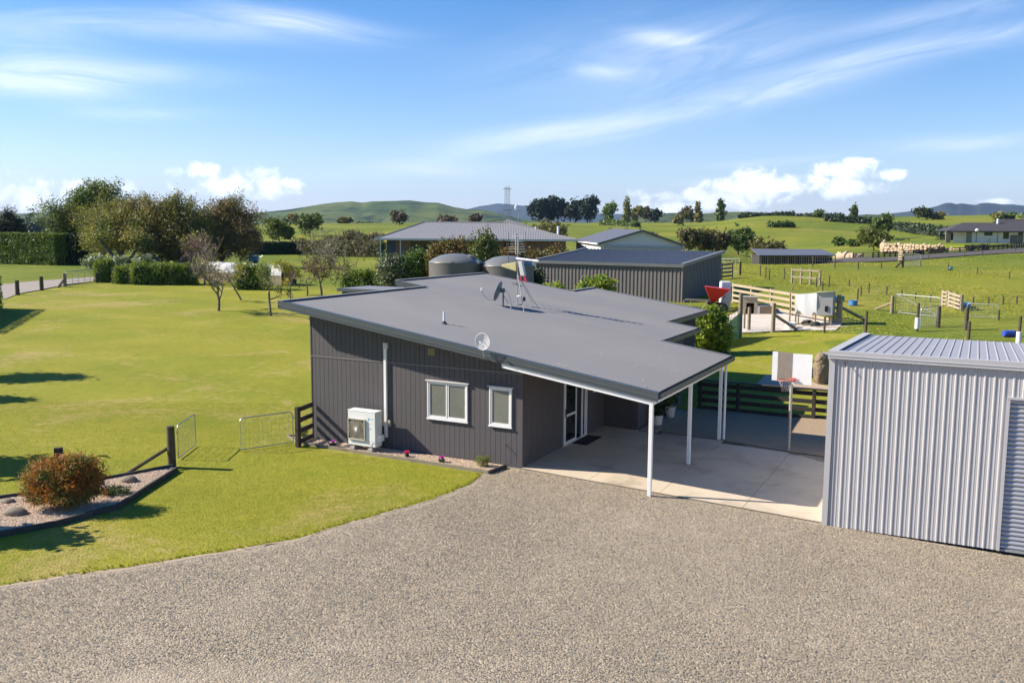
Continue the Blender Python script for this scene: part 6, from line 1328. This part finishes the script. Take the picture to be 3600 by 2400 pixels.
for x, yt, yb, lab, br in [(1258, 915, 1062, 'tall strainer post at the left end of the wire gate', (1125, 1030)), (1640, 1000, 1180, 'strainer post between the two angled gates', None), (1870, 1015, 1200, 'strainer post left of the low tube gate', None), (2140, 1030, 1118, 'post at the right end of the low tube gate', None), (245, 695, 782, 'stub post with pale stake in the near paddock', None), (685, 795, 872, 'thin stake behind the coop roof', None), (975, 860, 952, 'split stake behind the blue drum', None), (635, 762, 842, 'stake in front of the two-rail panel', None)]:
    round_post(zz4(x, yb), zz4(0, yt)[1], lab, .11 if yb-yt > 100 else .05, zz4(*br) if br else None, None, PT2 if x in (1258,) else M_POST)
wire_gate('wire_gate', 'long pale wire gate in the near paddock', gp(*zz4(1285, 1060)), gp(*zz4(1655, 1100)), 1.12, nv=14, nh=6, r=.022, wr=.006, stay=True)
wire_gate('wire_gate', 'wire gate swung open towards the garage roof', gp(*zz4(1635, 1165)), gp(*zz4(1492, 1185)), 1.05, nv=10, nh=6, r=.022, wr=.006)
wire_gate('wire_gate', 'low tube gate left of the far right post', gp(*zz4(1875, 1095)), gp(*zz4(2138, 1108)), .75, nv=10, nh=5, r=.02, wr=.005)
wire_gate('metal_gate', 'far tube gate beside the driveway', gp(*zz4(1352, 672)), gp(*zz4(1492, 672)), 1.15, nv=9, nh=4, r=.035, wr=.02)
round_post(zz4(1345, 682), zz4(0, 590)[1], 'far strainer post with brace beside the driveway gate', .13, zz4(1290, 685))
rail_fence('rail_hurdle', 'short pale rail panel leaning beside the driveway gate', gp(*zz4(1312, 632)), gp(*zz4(1340, 634)), 1.3, (1.2, .9, .6, .3), 2, M_PALE, .16)
M_HURD = pm('hurdle_timber', (.27, .22, .155), .9, var=.3, scale=2)
pt = rail_fence('rail_hurdle', 'two-rail pale panel standing alone in the paddock', gp(*zz4(425, 812)), gp(*zz4(655, 830)), 1.25, (1.15, .55), 4, M_HURD, .12)
rail_fence('wooden_pen', 'left pale four-rail panel of the small wooden pen', gp(*zz4(1668, 1000)), gp(*zz4(1712, 1004)), 1.0, (.9, .65, .4, .15), 2, M_PALE, .14, group='panels of the small wooden pen')
rail_fence('wooden_pen', 'right pale four-rail panel of the small wooden pen', gp(*zz4(1722, 1008)), gp(*zz4(1820, 1042)), 1.0, (.9, .65, .4, .15), 3, M_PALE, .14, group='panels of the small wooden pen')
rail_fence('stock_rails', 'weathered four-rail stockyard fence right of the charcoal shed', gp(2500, 986), gp(2575, 978), 1.45, (1.3, .95, .6, .25), 3, M_OLD, .18)
wire_gate('metal_gate', 'pale tube gate behind the stockyard rails', gp(2518, 962), gp(2598, 960), 1.3, nv=6, nh=5, r=.035, wr=.015, m=pm('gate_pale', (.55, .53, .45), .5)); round_post((2601, 966), 920, 'post at the hinge of the pale stockyard gate', .12)
round_post((2510, 975), 905, 'tall post at the corner of the charcoal shed', .13, m=PT2)
pp_ = gp(2530, 1012); pipe = MB().tube([(-1.0, 0, .25), (.3, 0, .22)], .13, 10).build('white_pipe', M_WHITE, None, smooth=True); pipe.location = tuple(pp_); tag(pipe, 'white pipe lying beside the charcoal shed', 'pipe')
# ================================================================== FAR RIGHT: terrace, stone wall, rail fence, white house
Yw = 166.; w0 = at(3100, 885, Yw); w1 = at(3395, 873, Yw-18)
tz = at(3100, 853, Yw)[2]
M_FAR = groundmat('terrace_grass', [(.115, .155, .015), (.165, .18, .022)], (.05, .3, 2., 8.), .3, .05)
tr_ = [(w0[0]+.2, w0[1]+.3), (w1[0], w1[1]+.4), (w1[0]+26, w1[1]+2), (w1[0]+40, w1[1]+70), (w0[0]*1.12+8, w0[1]*1.12+25), (w0[0]*1.09+.6, w0[1]*1.09)]
struct(MB().prism(tr_, -1, tz-.02).build('terrace', M_FAR, None))
low = [tuple(gp(*zz4(x, y))[:2]) for x, y in [(880, 575), (1020, 598), (1200, 585), (1180, 550), (960, 545)]]
M_WSTONE = pm('wall_stone', (.42, .32, .215), .9, var=.28, scale=.8, bump=.6, bscale=6, col2=(.33, .25, .17))
sw = thing('stone_wall', 'tan stacked boulder retaining wall below the white house', 'wall', w0); Lw = np.linalg.norm((w1-w0)[:2]); aw = math.atan2(w1[1]-w0[1], w1[0]-w0[0]); sw.rotation_euler = (0, 0, aw)
Hw = tz-w0[2]; rgs = random.Random(12); protos = []
MB().hexa([(0, .15, -.8), (Lw, .15, -.8), (Lw, .5, -.8), (0, .5, -.8)], [(0, .15, Hw-.15), (Lw, .15, Hw*.2), (Lw, .5, Hw*.2), (0, .5, Hw-.15)]).build('fill', pm('wall_gap', (.10, .08, .06), .95), sw)
for i in range(6): o_ = MB().blob((0, 0, 0), (.5, .4, .5), 200+i, .22, 2).build('stone', M_WSTONE, sw, smooth=True); protos.append(o_.data); bpy.data.objects.remove(o_, do_unlink=True)
row = 0; z = -.15
while z < Hw+.1:
    x = -.1+.3*(row % 2); hgt_ = rgs.uniform(.5, .72)
    while x < Lw:
        wd_ = rgs.uniform(.42, .9); ztop = Hw*(1-.42*x/Lw)
        if z+hgt_*.4 < ztop+.08:
            o_ = bpy.data.objects.new('stone', rgs.choice(protos)); COL.objects.link(o_); o_.parent = sw; o_.location = (x+wd_/2, rgs.uniform(-.1, .1)+.1*z, z+hgt_/2+rgs.uniform(-.13, .13)); o_.scale = (wd_*1.1, .9, hgt_*rgs.uniform(.9, 1.35)); o_.rotation_euler = (rgs.uniform(-.4, .4), rgs.uniform(-.6, .6), rgs.uniform(-.5, .5))
        x += wd_*.97
    z += hgt_*.92; row += 1
for i in range(34):
    t = (i % 17)/16; lv_ = i//17; o_ = bpy.data.objects.new('stone', rgs.choice(protos)); COL.objects.link(o_); o_.parent = sw; q_ = Matrix.Rotation(-aw, 3, 'Z') @ Vector((w0[0]*.09*t, w0[1]*.09*t, 0)); o_.location = (q_[0]+.2, q_[1]+.2, .35+lv_*.65); o_.scale = (1.3, 1.1, 1.3); o_.rotation_euler = (0, 0, rgs.uniform(0, 3))
sw2 = thing('stone_wall', 'low tan boulder edging left of the retaining wall by the driveway', 'wall', gp(*zz4(810, 608)))
for i in range(26):
    t = i/25; q = gp(*zz4(810+210*t, 606-4*t))-gp(*zz4(810, 608)); o_ = bpy.data.objects.new('stone', rgs.choice(protos)); COL.objects.link(o_); o_.parent = sw2; s_ = rgs.uniform(.5, 1.2)*(1-.4*t); o_.location = (q[0], q[1]+rgs.uniform(0, 1), q[2]+.25*s_); o_.scale = (s_*1.3, s_, s_*rgs.uniform(.8, 1.4)*1.2); o_.rotation_euler = (0, 0, rgs.uniform(0, 3))
bfz = [(940, 607), (1100, 603), (1300, 592), (1500, 580), (1700, 568), (1900, 556), (2100, 540), (2250, 528), (2420, 514)]
FP = [gp(*zz4(x, y)) for x, y in bfz]; rf = thing('rail_fence', 'long black rail fence climbing beside the far driveway', 'fence', FP[0])
tot = [0]
for a, b in zip(FP[:-1], FP[1:]): tot.append(tot[-1]+np.linalg.norm(b-a))
def along(s): 
    k = min(len(tot)-2, max(0, int(np.searchsorted(tot, s))-1)); f_ = (s-tot[k])/(tot[k+1]-tot[k]); return FP[k]+(FP[k+1]-FP[k])*f_-FP[0]
nP = 30; prev = None
for i in range(nP):
    q = along(tot[-1]*i/(nP-1)); MB().box(q[0]-.09, q[0]+.09, q[1]-.09, q[1]+.09, q[2]-.2, q[2]+.80).build('post', M_BLACKWOOD, rf)
    if prev is not None:
        for z in (.70, .42, .15): MB().beam((prev[0], prev[1]-.1, prev[2]+z), (q[0], q[1]-.1, q[2]+z), .06, .12).build('rail', M_BLACKWOOD, rf)
    prev = q
for k, (x, y, r) in enumerate([(1700, 560, 16), (1520, 575, 12), (1950, 545, 16), (2060, 535, 14), (1620, 566, 12)]):
    o = gp(*zz4(x, y)); o = o+np.array([0, 1.5, 0]); make_tree('fence_shrub', ['dark red shrub', 'low dark shrub', 'green-black shrub', 'rounded green shrub', 'small plum-coloured shrub'][k]+' growing behind the far black rail fence, '+['third', 'first', 'fourth', 'rightmost', 'second'][k]+' from the left', 'shrub', o, [(0, 0, .35, .55, .4, .35, 1)], leafmat('plum', (.05, .03, .03), (.04, .05, .025), tr=.1), 500, .13, .2, seed=300+k, group='shrubs along the far fence')
# white house
Yh = 172.; hx0 = at(3325, 850, Yh); hz = tz; wh = thing('white_house', 'long white house with dark hipped roof at far right', 'house', (hx0[0], hx0[1], hz), -.22)
zev = at(3400, 812, Yh)[2]-hz; zrd = at(3450, 783, Yh+5)[2]-hz; WW = 24.; DD = 10.
M_DR = pm('dark_shingle', (.048, .046, .052), .8, var=.25, scale=1.5, bump=.5, bscale=6); M_PL = pm('plaster', (.66, .60, .56), .8, var=.05)
rx0 = at(3358, 783, Yh+5)[0]-hx0[0]
MB().add([(0, 0, zev), (WW, 0, zev), (WW, 5, zrd), (rx0, 5, zrd)], [(0, 1, 2, 3)]).build('roof_front', M_DR, wh); MB().add([(0, DD, zev), (0, 0, zev), (rx0, 5, zrd)], [(0, 1, 2)]).build('roof_hip', M_DR, wh); MB().add([(WW, DD, zev), (0, DD, zev), (rx0, 5, zrd), (WW, 5, zrd)], [(0, 1, 2, 3)]).build('roof_back', M_DR, wh)
MB().box(-.05, WW, -.08, .0, zev-.2, zev+.02).build('gutter', pm('gutter_black', (.03, .03, .03), .5), wh)
gx_ = lambda s: at(s, 830, Yh)[0]-hx0[0]
MB().box(gx_(3390), WW-.3, .8, DD-.6, -.1, zev-.05).build('wall', M_PL, wh); MB().box(0, WW, .05, .8, zev-.12, zev-.09).build('soffit', M_PL, wh)
MB().box(gx_(3327), gx_(3343), .3, 1.0, -.1, zev-.05).build('porch_pillar', pm('schist', (.13, .12, .095), .9, var=.3), wh); MB().box(gx_(3395), gx_(3413), .7, .82, -.1, zev-.05).build('stone_panel', pm('schist2', (.22, .19, .15), .9, var=.3), wh)
for a, b, z0, z1 in [(3404, 3412, 0., zev-.3), (3453, 3479, zev*.62, zev-.2), (3514, 3532, zev*.35, zev-.15), (3561, 3576, zev*.6, zev-.2)]: 
    w = MB().box(gx_(a), gx_(b), .74, .82, z0, z1).build('window', M_DARKGLASS, wh); MB().box(gx_(a)-.05, gx_(b)+.05, .72, .81, z0-.1, z0-.02).build('sill', M_PL, w)
for a, b in [(3537, 3551), (3552, 3560), (3562, 3577)]: MB().box(gx_(a), gx_(b), .70, .79, 0., zev*.68).build('door', pm('door_taupe', (.16, .13, .10), .7, var=.2), wh)
for s in (3428, 3496, 3580): MB().tube([(gx_(s), .72, 0), (gx_(s), .72, zev-.1)], .06, 6).build('downpipe', pm('pipe_grey', (.2, .2, .2), .5) if s != 3580 else M_WHITE, wh)
MB().tube([(gx_(3513), 4.6, zrd-.3), (gx_(3513), 4.6, zrd+.75)], .2, 10).build('flue', M_WHITE, wh); MB().box(gx_(3466), gx_(3474), .66, .80, .3, .8).build('heat_pump', M_GALV, wh)
MB().blob((gx_(3425), -.1, zev+.15), (.38, .2, .3), 3, 0, 2).build('dish', M_WHITE, wh, smooth=True)
MB().add([(gx_(3500), 8, zrd-.4), (gx_(3540), 10, zrd+.75), (gx_(3700), 10, zrd+.75), (gx_(3700), 6, zrd-.4)], [(0, 1, 2, 3)]).build('rear_roof', M_DR, wh)
# stable in the dip
Ys = 118.; so = on(2676, Ys); sta = thing('stable', 'low dark lean-to stable with slatted front beyond the paddock crest', 'shed', so, -.12)
zs0 = at(2676, 900, Ys)[2]-so[2]; zs1 = at(2740, 878, Ys+7)[2]-so[2]; Ls = px(255, Ys)
MB().hexa([(-.2, -.4, zs0), (Ls, -.4, zs0+.1), (Ls, 7.5, zs1), (-.2, 7.5, zs1)], [(-.2, -.4, zs0+.12), (Ls, -.4, zs0+.22), (Ls, 7.5, zs1+.12), (-.2, 7.5, zs1+.12)]).build('roof', M_CHARR, sta)
MB().box(0, Ls-.3, .3, 7.2, -1.5, zs0).build('wall', pm('stable_dark', (.035, .032, .03), .9), sta)
for i in range(32): x = .1+i*(Ls-.6)/31; MB().box(x, x+.13, .12, .16, -1.5, zs0-.02).build('slat', M_OLD if i % 3 else pm('slat_pale', (.30, .26, .21), .9), sta)
# ================================================================== TREES OF THE BACKGROUND
def fartree(x0, x1, yt, yb, Y, label, m, n=700, seed=0, kind='round', group=None, nm=None):
    cx = (x0+x1)/2; o = on(cx, Y); base = at(cx, yb, Y); H_ = max(px(yb-yt, Y), at(cx, yt, Y)[2]-o[2]); R_ = px((x1-x0)/2, Y); rg = random.Random(seed); L = []
    if kind == 'tall': L = [(rg.uniform(-.15, .15)*R_, 0, H_*(.18+.2*i), R_*(1-.17*i), R_*(1-.17*i), H_*.17, 1-.12*i) for i in range(5)]
    else:
        L = [(0, 0, H_*.55, R_*.85, R_*.8, H_*.42, 2.)]
        for i in range(6): a = i*1.05+rg.random(); L.append((math.cos(a)*R_*.55, math.sin(a)*R_*.5, H_*rg.uniform(.35, .8), R_*.5, R_*.5, H_*.24, .8))
    sz = px(5.2, Y)*(1 if n < 900 else .8)
    return make_tree(nm or ('poplar_tree' if kind == 'tall' else 'background_tree'), label, 'tree', o, L, m, n, sz, px(4, Y), trunk=(H_*.45, H_*.025, (0, 0)), seed=seed, group=group, shell=.45, per=10, ragged=.28)
BG = 'trees along the skyline'
fartree(1856, 1930, 708, 790, 620, 'leftmost of the dark pines in the skyline clump', PINE, 3000, 401, nm='pine_tree', group=BG); fartree(1888, 1962, 703, 792, 630, 'second dark pine of the skyline clump', PINE, 3000, 402, nm='pine_tree', group=BG); fartree(1925, 1998, 706, 792, 625, 'third dark pine of the skyline clump', PINE, 3000, 403, nm='pine_tree', group=BG)
fartree(1984, 2060, 706, 793, 615, 'fourth dark pine, left half of the right skyline clump', PINE, 3000, 404, nm='pine_tree', group=BG); fartree(2026, 2104, 702, 793, 610, 'rightmost dark pine of the skyline clump', PINE, 3000, 405, nm='pine_tree', group=BG)
for k, (x0, x1, yt, yb, Y, lab, m, n, kd) in enumerate([
 (2117, 2168, 711, 787, 600, 'bright green round tree right of the dark pines', leafmat('fresh', (.075, .12, .025), (.12, .16, .035), tr=.3), 1200, 'round'), (2189, 2216, 711, 794, 590, 'slim brown poplar on the skyline', BRNG, 900, 'tall'),
 (2217, 2262, 732, 790, 600, 'olive-brown willow left of the dark round tree', BRNG, 900, 'round'), (2250, 2286, 728, 789, 620, 'pale leafless tree behind the olive-brown willow', SCRUB, 500, 'round'), (2279, 2326, 740, 791, 605, 'dark round evergreen near the skyline middle', leafmat('farevergreen', (.018, .032, .02), (.032, .05, .025), tr=.05), 1100, 'round'),
 (2366, 2400, 766, 801, 420, 'small olive bush-shaped tree in the middle field', BRNG, 600, 'round'), (2387, 2441, 735, 792, 560, 'broad brown leafless tree in the middle field', SCRUB, 900, 'round'), (2438, 2466, 735, 796, 540, 'narrow brown tree right of the broad leafless tree', BRN, 600, 'tall'),
 (2516, 2548, 730, 794, 520, 'slim pale green poplar right of the middle field', FARG, 700, 'tall'), (2614, 2637, 745, 771, 700, 'tiny dark tree on the far ridge', M_DARKLEAF, 300, 'round'), (2546, 2653, 792, 893, 210, 'big dark green tree in the gully', FARG, 3200, 'round'),
 (3059, 3138, 748, 812, 260, 'tall green tree above the olive willow', FARG, 2200, 'round'), (3019, 3134, 800, 878, 190, 'broad olive willow left of the stone wall', leafmat('willow', (.085, .10, .022), (.12, .13, .03), tr=.3), 3400, 'round'), (3209, 3271, 737, 779, 430, 'dark round tree on the green skyline right', leafmat('karaka', (.03, .045, .018), (.055, .07, .025), tr=.15), 1400, 'round'),
 (3270, 3320, 752, 775, 430, 'low brown bush right of the dark round skyline tree', BRN, 600, 'round'), (2986, 3014, 745, 792, 400, 'spindly tree with a bare top spike', FARG, 600, 'tall'), (2863, 2886, 763, 788, 420, 'small round tree alone on the green hill', FARG, 500, 'round'),
 (3489, 3525, 750, 776, 400, 'brown shrub on the ridge behind the white house', BRNG, 600, 'round'), (3528, 3560, 752, 776, 400, 'green shrub on the ridge right of the brown shrub', FARG, 500, 'round'), (3588, 3640, 740, 778, 400, 'tree on the ridge at the right picture edge', FARG, 700, 'round'),
 (925, 1032, 783, 882, 190, 'loose green tree left in the field beyond the hedges', leafmat('loose', (.065, .09, .02), (.11, .125, .03), tr=.3), 2600, 'round'), (1040, 1138, 770, 853, 230, 'dense green tree in the field beyond the hedges', FARG, 2600, 'round'), (1012, 1050, 753, 786, 480, 'brown tree on the field crest at left', BRN, 500, 'round'), (1376, 1434, 751, 802, 430, 'reddish-brown tree on the field crest before the green hill', leafmat('farbrown', (.075, .055, .035), (.10, .07, .04), tr=.2), 1100, 'round'),
 (1530, 1608, 758, 784, 420, 'low brown trees above the brick house roof', leafmat('farbrown', (.075, .055, .035), (.10, .07, .04)), 700, 'round'), (1648, 1693, 751, 783, 430, 'round brown tree above the brick house ridge', leafmat('farbrown', (.075, .055, .035), (.10, .07, .04)), 800, 'round'), (1840, 2000, 770, 815, 130, 'golden scrubby bush right of the brick house ridge', SCRUB, 2600, 'round'), (945, 985, 768, 790, 470, 'small dark tree on the left field crest', FARG, 400, 'round'), (1180, 1240, 772, 790, 470, 'olive bush on the left field crest', SCRUB, 500, 'round')]):
    fartree(x0, x1, yt, yb, Y, lab, m, n, 410+k, kd, BG if Y > 380 else 'trees in the fields beyond')
tp = on(2999, 400); spk = MB().tube([(0, 0, at(2999, 760, 400)[2]-tp[2]), (-.3, 0, at(2998, 726, 400)[2]-tp[2])], .15, 5).build('dead_spike', BARK(), None); spk.location = tuple(tp); tag(spk, 'bare dead spike sticking up from the spindly tree', 'branch')
for k, (x0, x1, yt, yb, Y, lab) in enumerate([(2385, 2465, 806, 884, 165, 'brown scrub clump at the left end of the gully'), (2435, 2520, 802, 888, 170, 'tall brown scrub clump in the gully'), (2490, 2570, 806, 890, 175, 'brown scrub clump against the big dark tree'), (2640, 2765, 830, 905, 150, 'russet scrub right of the big dark tree'), (1130, 1210, 850, 905, 165, 'thin brown scrub left, beyond the leafless hedge'), (1200, 1290, 838, 900, 170, 'thin brown scrub beyond the leafless hedge'), (1270, 1345, 842, 905, 160, 'brown scrub beside the brick house'), (2935, 2975, 835, 852, 230, 'dark gorse bush left on the green slope'), (2985, 3025, 846, 868, 220, 'dark gorse bush right on the green slope'), (3134, 3200, 840, 862, 200, 'dark scrub right of the olive willow')]):
    fartree(x0, x1, yt, yb, Y, lab, SCRUB if k < 7 else FARG, 3200 if k < 7 else 500, 450+k, 'round', 'scrub clumps in the gully' if k < 7 else 'gorse bushes on the slope', 'scrub_bush')
for k, (x0, y0, x1, y1, Y0, Y1, lab, h) in enumerate([(2600, 790, 2790, 786, 430, 420, 'long dark shelter hedge on the left shoulder of the green hill', 1.6), (2705, 795, 2785, 795, 330, 330, 'short dark hedge below the long shelter hedge', 1.2), (2680, 765, 2760, 765, 650, 640, 'dark tree belt on the crest of the green hill', 3), (2800, 772, 2960, 776, 560, 540, 'dark shelter belt behind the green hill', 2.4), (2905, 790, 3058, 793, 380, 370, 'dark hedge along the foot of the spindly tree', 2.0), (3149, 805, 3330, 830, 330, 260, 'dark hedge running down the right green field', 2.2), (2120, 792, 2240, 797, 420, 380, 'low hedge in front of the slim poplar', 1.8), (3320, 845, 3400, 845, 215, 215, 'low hedge behind the porch of the white house', 1.4), (2150, 806, 2300, 812, 250, 240, 'rough hedge above the pale garage roof', 1.6)]):
    hedge('shelter_hedge', lab, on(x0, Y0), on(x1, Y1), 3., h, FARG if k in (1, 6, 8) else leafmat('shelter', (.02, .034, .016), (.04, .058, .022), tr=.1), 1500, .45, 480+k, .35, 'shelter hedges on the hills', lump=.3, core=True)
# bluish wood far left
for k in range(9):
    x = 60+k*30; fartree(x-22, x+26, 770+(k*37 % 22), 832-(k % 3)*4, 560+(k*53 % 90), ['leftmost', 'second', 'third', 'fourth', 'fifth', 'sixth', 'seventh', 'eighth', 'rightmost'][k]+' tree of the far hazy wood at left', HEDGED, 500, 500+k, 'round', 'far hazy wood', 'wood_tree')
for k, (x, y) in enumerate([(107, 762), (175, 765), (1268, 795), (1300, 793), (1330, 796), (1010, 780)]):
    fartree(x-12, x+12, y-12, y+6, 900, ['round tree on the far left ridge', 'second round tree on the far left ridge', 'leftmost tree of the bluish clump below the green hill', 'middle tree of the bluish clump below the green hill', 'rightmost tree of the bluish clump below the green hill', 'distant tree on the left field edge'][k], HEDGED, 260, 520+k, 'round', 'distant trees')
# pylon
pyo = on(1783, 900); py = thing('pylon', 'steel lattice transmission pylon on the skyline', 'pylon', pyo, .5); zt = at(1783, 655, 900)[2]-pyo[2]; zb = 0
M_PYL = pm('pylon_steel', (.10, .11, .12), .6, .3)
def wp(z): t = z/zt; return 4.4*(1-t/.42)+1.9*(t/.42) if t < .42 else 1.9-.2*(t-.42)/.58
lv = [0, .12, .22, .32, .42, .52, .62, .72, .82, .92, 1.0]
for sx_, sy_ in ((1, 1), (1, -1), (-1, 1), (-1, -1)): MB().tube([(sx_*wp(zt*l), sy_*wp(zt*l), zt*l) for l in lv], .15, 4).build('leg', M_PYL, py)
b = MB()
for l0, l1 in zip(lv[:-1], lv[1:]):
    w0_, w1_ = wp(zt*l0), wp(zt*l1); z0, z1 = zt*l0, zt*l1; c = [(-1, -1), (1, -1), (1, 1), (-1, 1)]
    for k in range(4): a_, d_ = c[k], c[(k+1) % 4]; b.tube([(a_[0]*w0_, a_[1]*w0_, z0), (d_[0]*w1_, d_[1]*w1_, z1)], .07, 3); b.tube([(d_[0]*w0_, d_[1]*w0_, z0), (a_[0]*w1_, a_[1]*w1_, z1)], .07, 3)
b.build('bracing', M_PYL, py)
for z, w in ((.40, 4.8), (.93, 4.4)): MB().beam((-w, 0, zt*z), (w, 0, zt*z), .5, .5).build('crossarm', M_PYL, py)
# ================================================================== trees just outside the picture whose shadows fall on the lawn
for k, (x, y, h, r, ry, rz, lab) in enumerate([(-25.6, 39.4, 4.6, 1.6, 1.2, .7, 'leafy garden tree left of the picture by the lawn, farthest'), (-24.6, 34.6, 4.4, 1.0, .5, .35, 'leafy garden tree left of the picture by the lawn, second'), (-18.0, 25.4, 3.9, 1.3, 1.3, .8, 'leafy garden tree left of the picture by the lawn, third'), (-15.0, 19.4, 3.6, 1.5, .5, .4, 'leafy garden tree left of the picture by the lawn, nearest')]):
    make_tree('garden_tree', lab, 'tree', (x, y, h1(x, y)), [(0, 0, h*.78, r, ry, rz, 2), (r*.5, ry*.2, h*.8, r*.6, ry*.6, rz*.7, 1), (-r*.4, -ry*.3, h*.75, r*.6, ry*.6, rz*.8, 1)], M_GREEN, 3000, .12, .2, trunk=(h*.6, .1, (0, 0)), seed=600+k, shell=.3, group='garden trees left of the picture')
# ================================================================== loose grass
rg = np.random.default_rng(77)
TUFT = leafmat('grass_blade', (.155, .178, .011), (.225, .21, .03), (.165, .185, .011), tr=.35, big=.4)
A_ = np.array([[p[0], p[1]] for p in LP]); GA = np.array([[p[0], p[1]] for p in GP_]); BP = np.array(poly)

N = 420000; dd_ = 14+20*rg.random(N)**.75; aa_ = rg.uniform(-.56, .2, N); P = np.stack([dd_*np.tan(aa_), dd_], 1); hl_ = (P-HA[:2])@np.stack([UV[:2], VV[:2]], 1)
ok = inpoly(P, A_) & ~inpoly(P, GA) & ~inpoly(P, BP) & ~((hl_[:, 0] > -7.4) & (hl_[:, 0] < 1.2) & (hl_[:, 1] > -.95)); P = P[ok]
P3 = np.concatenate([P, (hgt(P[:, 0], P[:, 1])+.012)[:, None]], 1); V, F = tufts(rg, P3, .020, .009, .7, 1); tag(npmesh('lawn_grass', V, F, TUFT), 'short mown grass of the lawn', 'grass', kind='stuff')
# longer fringe along the gravel and round posts
E_ = []
for q in jag([(p[0], p[1]) for p in edge], .03, .05, 2, closed=False): E_.append(q+np.array([rg.normal()*.03, .06+abs(rg.normal())*.07]))
E_ = np.array(E_); P3 = np.concatenate([E_, np.full((len(E_), 1), .03)], 1); V, F = tufts(rg, P3, .045, .012, .7, 3); tag(npmesh('verge_grass', V, F, TUFT), 'ragged grass fringe along the gravel', 'grass', kind='stuff')
PG = leafmat('paddock_blade', (.22, .225, .02), (.29, .255, .04), (.16, .19, .02), tr=.3, big=.12)
N = 22000; dd_ = 42+80*rg.random(N)**1.1; aa_ = rg.uniform(.20, .56, N); P = np.stack([dd_*np.tan(aa_), dd_], 1); P = P[~inpoly(P, A_)]
P = P[~inpoly(P, np.array([[q[0], q[1]] for q in yard]))]
nz_ = fbm(P[:, 0]*.35, P[:, 1]*.35, 5, 4); P = P[nz_ > -.25]; P3 = np.concatenate([P, hgt(P[:, 0], P[:, 1])[:, None]], 1); V, F = tufts(rg, P3, .05, .05, 1.6, 2); tag(npmesh('paddock_grass', V, F, PG), 'rank grass tufts over the paddock', 'grass', kind='stuff')
# ================================================================== air
hz = MB().box(-9000, 9000, -300, 12500, -60, 420).build('haze', None, None)
hm = bpy.data.materials.new('haze_air'); hm.use_nodes = True; nt = hm.node_tree; nt.nodes.clear(); out = node(nt, 'ShaderNodeOutputMaterial'); pv = node(nt, 'ShaderNodeVolumePrincipled'); pv.inputs['Color'].default_value = (.45, .62, 1., 1); pv.inputs['Density'].default_value = .000048; pv.inputs['Anisotropy'].default_value = .2
nt.links.new(pv.outputs[0], out.inputs['Volume']); hz.data.materials.append(hm); tag(hz, 'thin bluish haze in the air over the fields', 'haze', kind='stuff')
